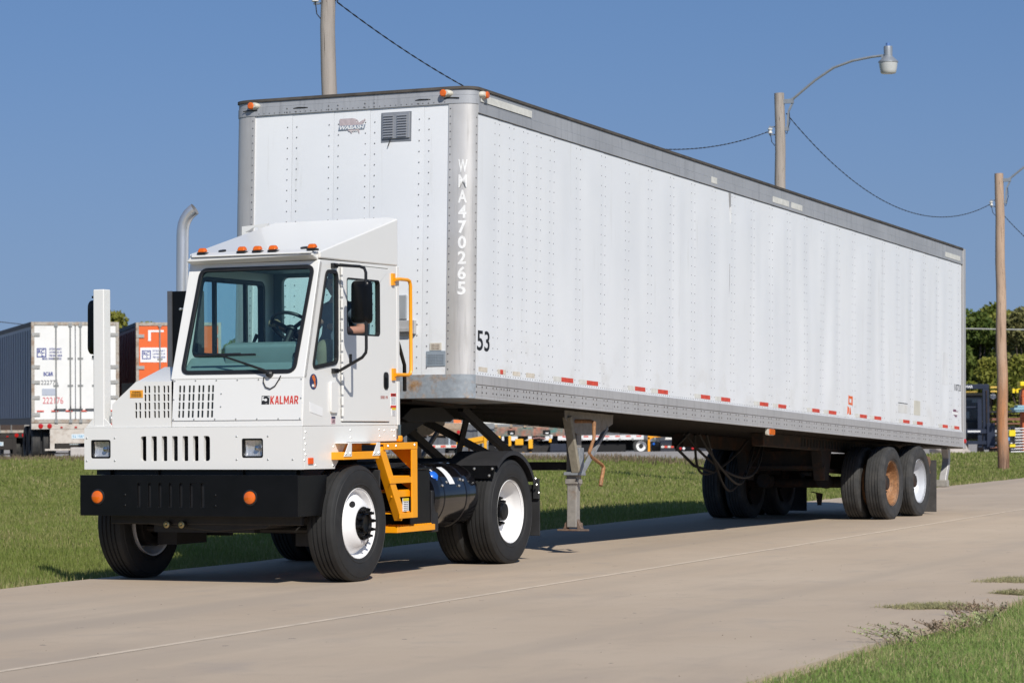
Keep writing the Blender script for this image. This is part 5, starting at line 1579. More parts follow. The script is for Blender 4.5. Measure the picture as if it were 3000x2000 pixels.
# landing gear
MLG = rusty('weathered grey leg', (.27, .25, .225), .34, 4, (.17, .11, .07), .75)
MLGB = rusty('grey blue bracket', (.23, .245, .265), .34, 5, (.18, .10, .055), .7)
for sx in (1, -1):
    lx = .93
    q = MB(); q.box(sx * (lx - .062), sx * (lx + .062), 3.105, 3.22, -.76, -.05); q.box(sx * (lx - .072), sx * (lx + .072), 3.095, 3.23, -.745, -.69); lg = q.build('landing_leg', MLG, TT, bevel=.010)
    q = MB(); q.box(sx * (lx - .054), sx * (lx + .054), 3.112, 3.213, -1.19, -.745); q.build('inner_leg', MLG, lg, bevel=.010)
    q = MB(); q.box(sx * (lx - .125), sx * (lx + .125), 3.03, 3.29, -1.225, -1.205)
    for x0, x1 in ((lx - .055, lx - .105), (lx + .055, lx + .11)): q.prism([(sx * x0, -1.205), (sx * x1, -1.205), (sx * x0, -1.10)], (0, 3.13, 0), X, Z, Y * .06)
    q.tube([(sx * (lx - .09), 3.16, -1.165), (sx * (lx + .10), 3.16, -1.165)], .028, 10); q.build('landing_foot', rusty('rusty brown foot', (.17, .12, .09), .5, 5, (.17, .10, .07)), lg, bevel=.006)
    q = MB(); q.plate([(2.77, -.0), (4.00, -.0), (3.99, -.095), (3.625, -.215), (3.30, -.237), (3.05, -.23), (2.77, -.08)], [], (sx * (lx + .075), 0, 0), Y, Z, (sx, 0, 0), .012); q.build('gusset_plate', MLG, lg)
    q = MB(); q.beam((sx * (lx + .066), 2.84, -.06), (sx * (lx + .066), 3.08, -.62), .05, .09, up=(1, 0, 0)); q.build('leg_bracket', rusty('yellowed grey brace', (.30, .27, .21), .36, 5, (.30, .19, .07), .7), lg, bevel=.006)
    q = MB(); q.box(sx * (lx + .063), sx * (lx + .10), 3.08, 3.20, -.63, -.37); q.box(sx * (lx - .07), sx * (lx + .105), 3.06, 3.24, -.655, -.62); q.build('leg_shoe', MLGB, lg, bevel=.006)
    q = MB(); q.beam((sx * (lx + .06), 3.24, -.62), (sx * (lx + .06), 3.86, -.14), .035, .04, up=(1, 0, 0)); q.build('leg_brace', MLGB, lg)
    q = MB(); q.beam((sx * (lx - .5), 3.08, -.60), (sx * (lx - .5), 1.55, -.02), .06, .08); q.build('drag_brace', MDK, TT)
q = MB(); q.beam((.4, 3.05, -.62), (-.4, 1.8, .0), .05, .07); q.beam((-.4, 3.05, -.62), (.4, 1.8, .0), .05, .07); q.build('cross_brace', MDK, TT)
q = MB(); q.box(-.86, .86, 3.14, 3.19, -.60, -.515); q.build('cross_shaft', MDK, TT)
q = MB()
q.tube([(1.0, 3.02, -.10), (1.16, 3.06, -.10), (1.20, 3.06, -.115), (1.235, 2.98, -.28), (1.25, 2.83, -.43), (1.26, 2.88, -.475), (1.28, 3.09, -.545), (1.285, 3.12, -.575), (1.29, 3.03, -.76)], [.02, .02, .022, .018, .018, .018, .018, .02, .022], 8)
q.build('crank_handle', rusty('rusty crank', (.26, .13, .06), .5, 9, (.33, .155, .06)), TT)
# bogie: slider rails, hangers, axles, hoses
wf, wr = g2t(0, 12.762, .482), g2t(0, 14.007, .482)
q = MB()
for sx in (1, -1): q.box(sx * .46, sx * .62, 9.6, 15.3, -.16, .003)
hl = [(10.9 + k * .1) for k in range(34)]
q.build('slider_rail', MRUST, TT, bevel=.006)
q = MB()
for sx in (1, -1):
    for k in range(30): q.box(sx * .621, sx * .626, 11.0 + k * .12, 11.06 + k * .12, -.13, -.03)
ob = q.build('rail_hole', MHOLE, TT); ob['kind'] = 'stuff'
q = MB()
for sx in (1, -1):
    for s in (12.05, 13.42, 14.75):
        q.prism([(s - .22, -.16), (s + .22, -.16), (s + .10, -.55), (s - .10, -.55)], (sx * .46, 0, 0), Y, Z, X * (sx * .14))
    q.beam((sx * .53, 12.1, -.42), (sx * .53, 13.4, -.42), .08, .06); q.beam((sx * .53, 13.4, -.42), (sx * .53, 14.7, -.42), .08, .06)
q.box(-.5, .5, 12.0, 12.1, -.42, -.16); q.box(-.5, .5, 13.37, 13.47, -.42, -.16)
q.box(-.62, .62, 11.9, 11.96, -.40, -.36)
q.build('suspension', MRUST, TT, bevel=.006)
for w in (wf, wr):
    q = MB(); q.tube([(-1.0, w.y, w.z), (1.0, w.y, w.z)], .065, 14)
    for x in (-.42, .42): q.tube([(x, w.y - .22, w.z + .02), (x, w.y - .38, w.z + .03)], .10, 16)
    q.prism([(w.y - .30, w.z - .12), (w.y + .1, w.z - .14), (w.y + .05, w.z - .30), (w.y - .02, w.z - .14)], (.2, 0, 0), Y, Z, X * .06)
    q.build('axle', MRUST, TT)
for k, (y0, dip, y2) in enumerate(((8.3, -.50, 10.9), (8.2, -.58, 11.2), (8.4, -.66, 11.6), (8.5, -.46, 10.6))):
    q = MB()
    pts_ = []
    for i in range(15):
        t = i / 14
        pts_.append((.10 + .25 * math.sin(t * 3 + k), y0 + (y2 - y0) * t, -.06 + dip * math.sin(PI * t) ** .8))
    q.tube(pts_, .016, 6); q.build('air_hose', mat('brown rubber hose', (.014, .011, .009), .7), TT)
q = MB(); q.tube([(-.2, 8.7, -.20), (-.1, 8.9, -.02)], .018, 6); q.tube([(-.2, 8.7, -.20), (-.15, 9.2, -.42), (0, 9.5, -.5)], .018, 6); q.build('air_hose', MTRIM, TT)
MRW1 = rusty('rust covered wheel', (.40, .235, .13), .60, 7, (.27, .13, .055), .7)
MRW2 = mat('pale grey wheel', (.56, .58, .62), .4, .1, var=.05, dirt=.15, dirtcol=(.3, .26, .22))
for w, m1 in ((wf, MRW1), (wr, MRW2)):
    for sx in (1, -1):
        make_wheel(TT, (sx * 1.275, w.y, w.z), sx, 'rear', m1 if sx > 0 else MRUST, TY_T, .492, .262, dual=True, hub_mat=MRUST, nut_mat=MRUST)
# mud flaps and brackets behind the tandem
for sx in (1, -1):
    a = g2t(0, 14.80, 0)
    q = MB(); q.box(sx * .66, sx * 1.27, a.y - .006, a.y + .006, g2t(0, 14.8, .03).z, g2t(0, 14.8, .76).z); q.build('mud_flap', mat('scuffed flap rubber', (.055, .052, .05), .8, var=.3, dirt=.3, dirtcol=(.12, .11, .10)), TT)
    b = g2t(0, 14.70, .68)
    q = MB(); q.prism([(b.y - .12, b.z + .14), (b.y + .06, b.z + .12), (b.y + .09, b.z + .05), (b.y + .02, b.z - .02), (b.y + .08, b.z - .1), (b.y - .12, b.z - .14)], (sx * .70, 0, 0), Y, Z, X * sx * .50); q.build('flap_hanger', rusty('rusty hanger', (.14, .09, .06), .5, 5, (.22, .12, .07)), TT)
# low amber side lamp
q = MB(); q.plate(rrect(7.93, 8.155, -.085, -.003, .018, 3), [], (TWH - .005, 0, 0), Y, Z, X, .03); sl_ = q.build('side_lamp', mat('cream lamp base', (.55, .52, .44), .5), TT, bevel=.006)
q = MB(); q.plate(rrect(7.985, 8.145, -.078, -.012, .014, 3), [], (TWH + .012, 0, 0), Y, Z, X, .017); q.build('amber_lens', MAMB, sl_, bevel=.006)
# ------------------------------------------------------------------ driver (in the tractor's frame, placed in world)
def kw(l, s, z): return KO + _L * l + _B * s + Vector((0, 0, z))
PR = thing('person', 'driver in blue grey work shirt resting an elbow on the open cab window', 'person', kw(.72, .40, 1.95), (0, 0, -KYAW))
PO = Vector((.72, .40, 1.95))
def skin_mesh(name, verts, edges, radii, mt, parent, sub=2, root=0):
    me = bpy.data.meshes.new(name)
    me.from_pydata([tuple(Vector(v) - PO) for v in verts], edges, [])
    ob = bpy.data.objects.new(name, me); COL.objects.link(ob); ob.parent = parent
    bm = bmesh.new(); bm.from_mesh(me)
    sl_ = bm.verts.layers.skin.verify()
    bm.verts.ensure_lookup_table()
    for i, r in enumerate(radii):
        bm.verts[i][sl_].radius = (r, r) if not isinstance(r, tuple) else r
        bm.verts[i][sl_].use_root = (i == root)
    bm.to_mesh(me); bm.free()
    md = ob.modifiers.new('skin', 'SKIN'); md.use_smooth_shade = True
    s2 = ob.modifiers.new('sub', 'SUBSURF'); s2.levels = sub; s2.render_levels = sub
    me.materials.append(mt)
    return ob
def mk_person():
    # one body: shirt, trousers and skin told apart by place
    m, nt, b = nodes('person skin and clothing')
    return m
MSKIN = mat('skin', (.42, .22, .15), .55, var=.08)
MSHIRT = mat('blue grey shirt', (.055, .085, .115), .85, var=.15)
MPANT = mat('khaki trousers', (.20, .17, .11), .85, var=.2)
MHAIR = mat('dark hair', (.025, .018, .013), .8, var=.2)
MGLOV = mat('tan work glove', (.24, .18, .12), .85, var=.2)
# body: pelvis, spine, neck, arms, thighs, shins, feet
V_ = [(.72, .42, 1.99), (.72, .46, 2.12), (.72, .48, 2.28), (.72, .47, 2.385), (.72, .45, 2.445), (.72, .44, 2.50),
      (.57, .47, 2.345), (.50, .40, 2.18), (.47, .14, 2.13), (.455, -.10, 2.21),            # right arm (to the wheel)
      (.87, .47, 2.345), (.985, .40, 2.20), (1.045, .30, 2.165), (1.02, .14, 2.155), (.90, -.06, 2.20),  # left arm over the sill
      (.62, .36, 1.98), (.60, -.02, 2.04), (.60, -.10, 1.62), (.82, .36, 1.98), (.84, -.02, 2.04), (.84, -.10, 1.62), (.60, -.22, 1.46), (.84, -.22, 1.46)]
E_ = [(0, 1), (1, 2), (2, 3), (3, 4), (4, 5), (3, 6), (6, 7), (7, 8), (8, 9), (3, 10), (10, 11), (11, 12), (12, 13), (13, 14), (0, 15), (15, 16), (16, 17), (0, 18), (18, 19), (19, 20), (17, 21), (20, 22)]
R_ = [(.15, .12), (.15, .11), (.16, .11), (.10, .085), .058, .055, .075, .052, .043, .03, .075, .052, .045, .042, .03, .09, .07, .05, .09, .07, .05, .045, .045]
body = skin_mesh('body', V_, E_, R_, MSHIRT, PR)
# bake the body so that shirt, trousers and skin can be given to its faces
dg = bpy.context.evaluated_depsgraph_get()
bme = bpy.data.meshes.new_from_object(body.evaluated_get(dg))
body.modifiers.clear(); body.data = bme; bme.name = 'body'
bme.materials.clear()
for mt in (MSHIRT, MPANT, MSKIN): bme.materials.append(mt)
for p in bme.polygons:
    c = p.center + PO
    k = 0
    if c.z < 2.0 or (c.y < .33 and c.z < 2.11 and .5 < c.x < .95): k = 1
    if c.x > .97 and c.y < .37 and c.z > 2.08: k = 2
    if c.y < .12 and c.z > 2.115: k = 2
    if c.x < .535 and c.y < .36: k = 2
    if c.z > 2.43: k = 2
    p.material_index = k; p.use_smooth = True
# head
hd_c = Vector((.725, .42, 2.575))
q = MB()
nu, nv = 26, 20
vs = []
fw = Vector((.45, -.89, 0)).normalized(); sdv = Vector((.89, .45, 0)).normalized()
for j in range(nv + 1):
    ph = PI * j / nv - PI / 2
    for i in range(nu):
        th = 2 * PI * i / nu
        x = math.cos(ph) * math.sin(th); y = math.cos(ph) * math.cos(th); z = math.sin(ph)
        wx, wy, wz = .076, .096, .118
        if z < 0: wx *= 1 - .28 * z * z; wy *= 1 - .10 * z * z
        f = 0
        if y > .3:
            # nose, brow, mouth, chin
            f += .030 * math.exp(-((x / .16) ** 2 + ((z + .18) / .22) ** 2)) * y
            f += .010 * math.exp(-((z - .16) / .10) ** 2) * y
            f -= .013 * math.exp(-(((abs(x) - .38) / .17) ** 2 + ((z - .02) / .10) ** 2))
            f += .008 * math.exp(-((x / .28) ** 2 + ((z + .52) / .07) ** 2)) * y
            f += .013 * math.exp(-((x / .3) ** 2 + ((z + .85) / .2) ** 2)) * y
        vs.append(hd_c + sdv * x * wx + fw * (y * wy + f) + Z * z * wz - PO)
fs = [(j * nu + i, j * nu + (i + 1) % nu, (j + 1) * nu + (i + 1) % nu, (j + 1) * nu + i) for j in range(nv) for i in range(nu)]
q.add(vs, fs)
for sg in (-1, 1):
    q.lathe([(.0, -.006), (.024, .0), (.028, .006), (.018, .010), (0, .004)], hd_c + sdv * sg * .075 - fw * .012 - Z * .005 - PO, sdv * sg, 12)
q.build('head', MSKIN, PR, angle=80)
q = MB()
for sg in (-1, 1): q.dome(hd_c + sdv * sg * .029 + fw * .082 + Z * .003 - PO, fw, .012, .006, 10)
q.build('eye', mat('eye dark', (.05, .04, .035), .2), PR)
q = MB(); q.plate([(-.024, 0), (0, .004), (.024, 0), (0, -.006)], [], hd_c + fw * .093 - Z * .062 - PO, -sdv, Z, fw, .004); q.build('mouth', mat('lips', (.30, .11, .09), .5), PR)
q = MB()
vs = []
for j in range(9):
    ph = PI / 2 * j / 8
    for i in range(nu):
        th = 2 * PI * i / nu
        x = math.cos(ph) * math.sin(th); y = math.cos(ph) * math.cos(th); z = math.sin(ph)
        lo = -.30 if y < .25 else .42
        zz = max(z * (1 - lo) + lo, lo)
        kx = math.sqrt(max(0, 1 - zz * zz))
        hx, hy = math.sin(th) * kx, math.cos(th) * kx
        vs.append(hd_c + sdv * hx * .083 + fw * hy * .102 + Z * zz * .127 - PO)
q.add(vs, [(j * nu + i, j * nu + (i + 1) % nu, (j + 1) * nu + (i + 1) % nu, (j + 1) * nu + i) for j in range(8) for i in range(nu)])
q.build('hair', MHAIR, PR, angle=60)
# hands: palm and five fingers curled on the wheel rim
def hand(name, c, mt, sg):
    c = Vector(c)
    vv = [c + Vector((0, .09, -.01)), c + Vector((0, .035, 0)), c]
    ee = [(0, 1), (1, 2)]; rr_ = [.028, .034, .036]
    for k in range(4):
        off = Vector((sg * (.027 - .018 * k), 0, 0)); ln = (.85, 1.0, .95, .75)[k]
        b = len(vv)
        vv += [c + off + Vector((0, -.025, .008)), c + off + Vector((0, -.025 - .035 * ln, .012)), c + off + Vector((0, -.03 - .045 * ln, -.02)), c + off + Vector((0, -.02 - .03 * ln, -.042))]
        ee += [(2, b), (b, b + 1), (b + 1, b + 2), (b + 2, b + 3)]; rr_ += [.011, .010, .009, .008]
    b = len(vv)
    vv += [c + Vector((sg * .04, .0, -.005)), c + Vector((sg * .058, -.03, -.01)), c + Vector((sg * .05, -.055, -.02))]
    ee += [(1, b), (b, b + 1), (b + 1, b + 2)]; rr_ += [.013, .011, .009]
    return skin_mesh(name, vv, ee, rr_, mt, PR, 2, 0)
hand('hand', (.455, -.175, 2.235), MGLOV, 1)
hand('hand', (.855, -.15, 2.235), MSKIN, -1)
q = MB(); q.plate([(-.02, -.012), (.02, -.012), (.02, .012), (-.02, .012)], [], Vector((.80, .355, 2.27)) - PO, X, Z, FN, .003); q.build('name_tag', MWHT, PR)

# ------------------------------------------------------------------ light poles along the road and their wires
def mk_wood(name, top, bot, zb):
    m, nt, b = nodes(name)
    v = coords(nt, (9, 9, .45)); v2 = coords(nt, (2, 2, .6))
    f = noise(nt, v, 4, 7, .7); g = noise(nt, v2, 1.3, 5); cr = noise(nt, coords(nt, (14, 14, .18)), 5, 5, .6)
    tc = N(nt, 'ShaderNodeTexCoord'); sx = N(nt, 'ShaderNodeSeparateXYZ'); nt.links.new(tc.outputs['Object'], sx.inputs[0])
    mr = N(nt, 'ShaderNodeMapRange'); mr.inputs['From Min'].default_value = zb; mr.inputs['From Max'].default_value = zb * .35
    nt.links.new(sx.outputs['Z'], mr.inputs['Value'])
    c = mix(nt, mr.outputs['Result'], top, bot)
    c = mix(nt, ramp(nt, f, .45, .8), c, tuple(x * .55 for x in top))
    c = mix(nt, ramp(nt, g, .4, .7), c, tuple(min(1, x * 1.3) for x in top))
    c = mix(nt, ramp(nt, cr, .60, .66), c, (.05, .035, .025))
    # darker reddish brown towards the foot
    ft = N(nt, 'ShaderNodeMapRange'); ft.inputs['From Min'].default_value = .85; ft.inputs['From Max'].default_value = .25
    nt.links.new(sx.outputs['Z'], ft.inputs['Value'])
    ad = N(nt, 'ShaderNodeMath', operation='MULTIPLY'); nt.links.new(ft.outputs['Result'], ad.inputs[0]); nt.links.new(ramp(nt, f, .25, .6), ad.inputs[1])
    c = mix(nt, ad.outputs[0], c, (.10, .045, .025))
    nt.links.new(c, b.inputs['Base Color']); b.inputs['Roughness'].default_value = .85
    bump(nt, b, f, .5, .01)
    return m
MWOODG = mk_wood('grey weathered pole wood', (.325, .285, .25), (.31, .255, .205), 2.0)
MWOODR = mk_wood('reddish pole wood', (.40, .285, .205), (.46, .20, .085), 4.2)
MGALV = mat('galvanised steel', (.36, .38, .40), .45, .5, var=.1)
MPORC = mat('white porcelain', (.7, .69, .66), .3)
MWIRE = mat('black twisted wire', (.02, .02, .022), .6)
MLGLS = mat('frosted lamp glass', (.52, .53, .52), .25, var=.1, coat=.4)
def light_pole(loc, h, r0, r1, wood, label, yaw, arm_len=2.3, rise=.95):
    t = thing('light_pole', label, 'light pole', loc, (0, 0, -RYAW), 'wooden light poles behind the trailer')
    q = MB()
    pts_, rs = [], []
    for i in range(15):
        z = -.3 + (h + .3) * i / 14
        pts_.append((.012 * math.sin(i * 1.7 + loc[0]), .012 * math.cos(i * 1.3), z)); rs.append(r0 + (r1 - r0) * max(0, z) / h)
    q.tube(pts_, rs, 20); q.build('pole', wood, t)
    # lamp arm
    q = MB()
    A = [(.14, 0, h - .20), (.30, 0, h - .12), (.75, 0, h + .22), (1.15, 0, h + .46), (1.55, 0, h + .58), (1.95, 0, h + .635), (arm_len - .12, 0, h + .65)]
    q.tube(A, .026, 10); q.box(r1 - .01, .30, -.03, .03, h - .22, h - .13); q.beam((.16, 0, h - .75), (.19, 0, h - .38), .03, .04); q.beam((.19, 0, h - .38), (.28, 0, h - .2), .03, .04)
    q.box(r1 - .01, .19, -.04, .04, h - .78, h - .70)
    arm = q.build('lamp_arm', MGALV, t)
    q = MB(); c = (arm_len, 0, h + .55)
    q.lathe([(.0, .33), (.10, .33), (.105, .28), (.10, .10), (.125, .07), (.20, .0), (.235, -.03), (.235, -.06), (.22, -.06)], c, (0, 0, 1), 24)
    q.box(arm_len - .16, arm_len - .08, -.03, .03, h + .60, h + .69)
    q.v = [((x - arm_len) * .85 + arm_len, y * .85, (z - h - .55) * .85 + h + .55) for x, y, z in q.v]
    lh = q.build('lamp_head', MGALV, t)
    q = MB(); q.lathe([(.045, .28), (.043, .345), (.035, .35), (0, .35)], c, (0, 0, 1), 16); q.build('photocell', mat('blue photocell', (.10, .20, .45), .4), lh)
    q = MB()
    pr = []
    for j in range(48):
        pass
    q.lathe([(.19, -.05), (.183, -.12), (.166, -.21), (.157, -.255), (.14, -.272), (.0, -.276)], c, (0, 0, 1), 36); q.build('lamp_glass', MLGLS, lh)
    # insulator spool on the other side
    q = MB(); q.box(-r1 - .13, -r1 + .02, -.012, .012, h - .86, h - .835); q.box(-r1 - .13, -r1 + .02, -.012, .012, h - .70, h - .675); q.box(-r1 - .115, -r1 - .10, -.008, .008, h - .87, h - .66)
    br = q.build('insulator_bracket', MGALV, t)
    q = MB(); q.lathe([(.02, -.06), (.05, -.05), (.05, -.03), (.028, 0), (.05, .03), (.05, .05), (.02, .06)], (-r1 - .108, 0, h - .765), (0, 0, 1), 14); q.build('insulator', MPORC, br)
    q = MB(); q.tube([(-r1 - .11, 0, h - .78), (-r1 - .06, -.05, h - 1.0), (-r1, -.03, h - 1.08)], .008, 5); q.tube([(r1 + .1, 0, h - .35), (r1 + .12, -.02, h - .6), (r1 + .05, -.02, h - .85), (r1, 0, h - .8)], .008, 5)
    q.build('drop_wire', MWIRE, t)
    return t
def gpole(l, s): return gw(l, s, 0)
p1 = gpole(-6.14, 10.60); p2 = gpole(-6.62, 30.30); p3 = gpole(-6.40, 46.2)
for p in (p1, p2, p3): p.z = float(terrain(p.x, p.y)) - .03
H1, H2, H3 = 8.1, 8.08, 7.66
light_pole(p1, H1, .135, .098, MWOODG, 'tall grey wooden pole rising behind the nose of the trailer', 0)
light_pole(p2, H2, .145, .102, MWOODG, 'grey wooden pole with curved lamp arm rising above the middle of the trailer roof', 0)
light_pole(p3, H3, .150, .112, MWOODR, 'reddish wooden pole standing in the grass beyond the tail of the trailer', 0)
def wire(name, a, b, sag, label, r=.012, n=28, twist=True):
    a, b = Vector(a), Vector(b)
    q = MB()
    pts_ = []
    for i in range(n + 1):
        t = i / n
        p = a.lerp(b, t); p.z -= sag * 4 * t * (1 - t)
        pts_.append(p)
    if twist:
        # two strands wound round each other
        for ph in (0, PI):
            m_ = n * 14
            pp = []
            for i in range(m_ + 1):
                t = i / m_
                p = a.lerp(b, t); p.z -= sag * 4 * t * (1 - t)
                L_ = (b - a).length * t
                pp.append(p + Vector((0, 0, .006 * math.sin(L_ * 13 + ph))) + Vector((.005 * math.cos(L_ * 13 + ph), 0, 0)))
            q.tube(pp, r * .5, 5)
    else: q.tube(pts_, r, 6)
    o = q.build(name, MWIRE, None)
    return tag(o, label, 'wire')
W1Z, W1S = 7.25, 1.05
def at(p, l, z): return p + RL * l + Vector((0, 0, z))
wire('overhead_wire', at(p1, .14, W1Z), at(p2, -.22, H2 - .77), W1S, 'black twisted wire sagging behind the trailer between the tall grey pole and the lamp pole')
wire('overhead_wire', at(p2, .14, H2 - .42), at(p3, -.22, H3 - .77), 1.05, 'black twisted wire sagging between the lamp pole and the reddish pole')
p4 = gpole(-6.4, 64)
wire('overhead_wire', at(p3, .12, H3 - 1.1), at(p4, -.2, 6.2), .9, 'black twisted wire running off to the right from the reddish pole')
wire('overhead_wire', (-44, 104, 9.0), (-13.2, 104, 4.6), .35, 'thin dark wire dropping across the sky above the white box trailer', .016, twist=False)
wire('overhead_wire', (10, 112, 5.25), (70, 116, 5.2), .5, 'pale grey wire crossing in front of the trees beyond the trailer tail', .03, twist=False).data.materials[0] = mat('grey old wire', (.30, .30, .28), .6)

# ------------------------------------------------------------------ parked trailers far left
def far_trailer(loc, yaw, body_mat, side_mat, name, label, L=15.5, W=2.58, H=2.98, floor=1.0, texts=None, group=None, sill=None):
    sill = sill or mat('dirty white sill', (.55, .50, .44), .6, dirt=.35, dirtcol=(.25, .16, .10))
    t = thing(name, label, 'trailer', loc, (0, 0, yaw), group)
    hw = W / 2
    MFR = rusty('weathered door frame', (.42, .38, .33), .45, 3, (.25, .16, .10), .7)
    q = MB(); q.box(-hw + .02, hw - .02, .10, L, floor + .20, floor + H - .12); q.build('body', side_mat, t)
    # ribs on the side
    q = MB()
    for k in range(int(L / .6)): q.box(-hw - .003, -hw + .019, .35 + k * .6, .40 + k * .6, floor + .22, floor + H - .22); q.box(hw - .019, hw + .003, .35 + k * .6, .40 + k * .6, floor + .22, floor + H - .22)
    tag(q.build('side_post', side_mat, t), kind='stuff')
    q = MB(); q.box(-hw - .01, hw + .01, .05, L, floor + H - .119, floor + H); q.build('roof_rail', mat('dark roof rail', (.05, .045, .045), .6, var=.3), t)
    q = MB(); q.box(-hw - .01, -hw + .05, .06, L, floor, floor + .19); q.box(hw - .05, hw + .01, .06, L, floor, floor + .19); q.box(-hw + .06, hw - .06, .1, L, floor + .06, floor + .12); q.build('bottom_rail', mat('dark lower rail', (.09, .085, .08), .6, var=.3), t)
    q = MB(); q.box(-hw, -hw + .09, .0, .099, floor + .05, floor + H); q.box(hw - .09, hw, .0, .099, floor + .05, floor + H); q.box(-hw + .091, hw - .091, .0, .099, floor + H - .10, floor + H); q.box(-hw + .091, hw - .091, 0, .099, floor + .05, floor + .15)
    q.build('rear_frame', MFR, t, bevel=.008)
    for sx in (-1, 1):
        q = MB(); a, b = sorted((sx * .012, sx * (hw - .092))); q.box(a, b, .02, .06, floor + .155, floor + H - .105)
        d = q.build('rear_door', body_mat, t, bevel=.006)
        for f in (.56, .885):
            xx = sx * (hw * (1 - f) * 1.0)
            q = MB(); q.tube([(xx, -.012, floor + .06), (xx, -.012, floor + H - .06)], .021, 8)
            for zz in (floor + .05, floor + H - .13): q.box(xx - .05, xx + .05, -.03, .03, zz, zz + .10)
            for zz in (1.15, 1.95): q.box(xx - .08, xx + .08, -.005, .02, floor + zz - .025, floor + zz + .025)
            q.build('lock_rod', mat('grey lock rod', (.33, .33, .32), .5, .4, dirt=.25, dirtcol=(.2, .12, .07)), d)
            q = MB(); q.beam((xx - .28 * sx, -.03, floor + .45), (xx + .06 * sx, -.03, floor + .45), .03, .035); q.box(xx - .02, xx + .02, -.035, -.01, floor + .42, floor + .54); q.build('door_handle', mat('dark handle', (.08, .08, .08), .5), d)
        for zz in (.25, .75, 1.2, 1.65, 2.6):
            q = MB(); a, b = sorted((sx * (hw - .02), sx * (hw - .25))); q.box(a, b, -.012, .019, floor + zz, floor + zz + .10); q.build('hinge', mat('grey hinge', (.38, .37, .35), .5, .3, dirt=.25, dirtcol=(.25, .15, .09)), d)
    for k in range(6):
        xx = -hw + .16 + k * .42
        q = MB(); q.box(xx, xx + .2, -.004, .018, floor + .38, floor + .42); q.build('reflective_tape', MTR, t)
    q = MB(); q.box(-hw + .0, hw, .02, .12, floor - .13, floor + .045); bm_ = q.build('rear_sill', sill, t)
    for sx in (-1, 1):
        for k in range(2):
            q = MB(); q.lathe([(.075, 0), (.07, .02), (0, .028)], (sx * (hw - .27 - .26 * k), .02, floor - .04), (0, -1, 0), 16); q.build('tail_lamp', MRED, bm_)
    for k in range(3):
        q = MB(); q.box(-.45 + k * .42, -.38 + k * .42, .0, .02, floor - .10, floor - .06); q.build('centre_lamp', MRED, bm_)
    q = MB(); q.box(-.75, .75, .03, .06, floor - .55, floor - .135); q.box(-.75, -.62, .0, .03, floor - .72, floor - .14); q.box(.62, .75, .0, .03, floor - .72, floor - .14); q.box(-.9, .9, -.02, .06, floor - .76, floor - .71)
    ug = q.build('underride_guard', sill, t)
    q = MB(); q.box(-.12, .28, .022, .028, floor - .42, floor - .28); pl = q.build('licence_plate', mat('pale plate', (.6, .68, .72), .5), t)
    text('plate_number', '52 1587', (.08, .021, floor - .35), X, Z, .07, mat('blue plate print', (.03, .25, .45), .5), pl, width=.32)
    q = MB()
    for y in (.9, 2.15): q.tube([(-1.1, y, .49), (1.1, y, .49)], .07, 10)
    q.box(-.6, -.45, .5, 3.6, floor - .35, floor); q.box(.45, .6, .5, 3.6, floor - .35, floor); q.box(-.5, .5, 1.3, 1.9, .55, .9)
    q.build('axle', MUND, t)
    ty0 = None
    for y in (.75, 2.0):
        for x in (-1.12, -.79, .79, 1.12):
            o = bpy.data.objects.new('tyre', TY_T.data); COL.objects.link(o); o.parent = t; o.location = (x, y, .478)
    q = MB(); q.box(-1.15, -.62, .45, .47, .15, floor - .1); q.box(.62, 1.15, .45, .47, .15, floor - .1); q.build('mud_flap', MBF, t)
    q = MB()
    for sx in (-1, 1): q.box(sx * .95 - .08, sx * .95 + .08, L - 3.2, L - 3.04, .05, floor); q.box(sx * .95 - .15, sx * .95 + .15, L - 3.27, L - 2.97, 0.01, .05)
    q.build('landing_leg', MLG, t)
    return t
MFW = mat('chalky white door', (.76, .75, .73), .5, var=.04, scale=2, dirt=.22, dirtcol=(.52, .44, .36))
MFS = mat('shade-toned grey side', (.26, .28, .33), .45, .3, var=.12, scale=1.5, stretch=(4, 4, .4))  # shade on the white trailer's side is put into this darker blue grey
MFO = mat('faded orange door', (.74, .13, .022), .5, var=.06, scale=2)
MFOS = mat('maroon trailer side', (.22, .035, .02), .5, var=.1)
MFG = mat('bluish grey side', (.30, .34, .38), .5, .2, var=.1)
tz = lambda x, y: float(terrain(x, y)) - .006
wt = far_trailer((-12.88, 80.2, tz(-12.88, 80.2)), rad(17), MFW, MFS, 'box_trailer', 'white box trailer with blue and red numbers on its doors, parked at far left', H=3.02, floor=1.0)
MBLU = mat('blue print', (.04, .06, .26), .5)
def door_text(t, hw=1.29, floor=1.0):
    q = MB(); q.plate([(-1.13, floor + 1.98), (-.85, floor + 1.98), (-.85, floor + 2.25), (-1.13, floor + 2.25)], [(-1.10, floor + 2.01), (-.88, floor + 2.01), (-.88, floor + 2.22), (-1.10, floor + 2.22)], (0, .012, 0), X, Z, FN, .003); q.build('door_emblem', MBLU, t)
    text('door_print', 'RC', (-1.0, .013, floor + 2.15), X, Z, .11, MBLU, t, bold=.03); text('door_print', 'L', (-.96, .013, floor + 2.06), X, Z, .09, MBLU, t, bold=.03)
    for k, (s, w) in enumerate((('STEWART', .36), ('LAWRENCE, KS', .36), ('785 843 2828', .38), ('800 999 7193', .56))):
        text('door_print', s, (-.58 if k < 3 else -.69, .013, floor + 2.22 - k * .095), X, Z, .06, MBLU, t, width=w, bold=.02)
door_text(wt)
text('door_print', 'BC&R', (-.79, .013, floor_z := 2.49), X, Z, .12, MBLU, wt, width=.29, bold=.03)
text('door_print', '222776', (-.76, .013, 2.24), X, Z, .13, mat('grey print dark', (.09, .10, .12), .5), wt, width=.50)
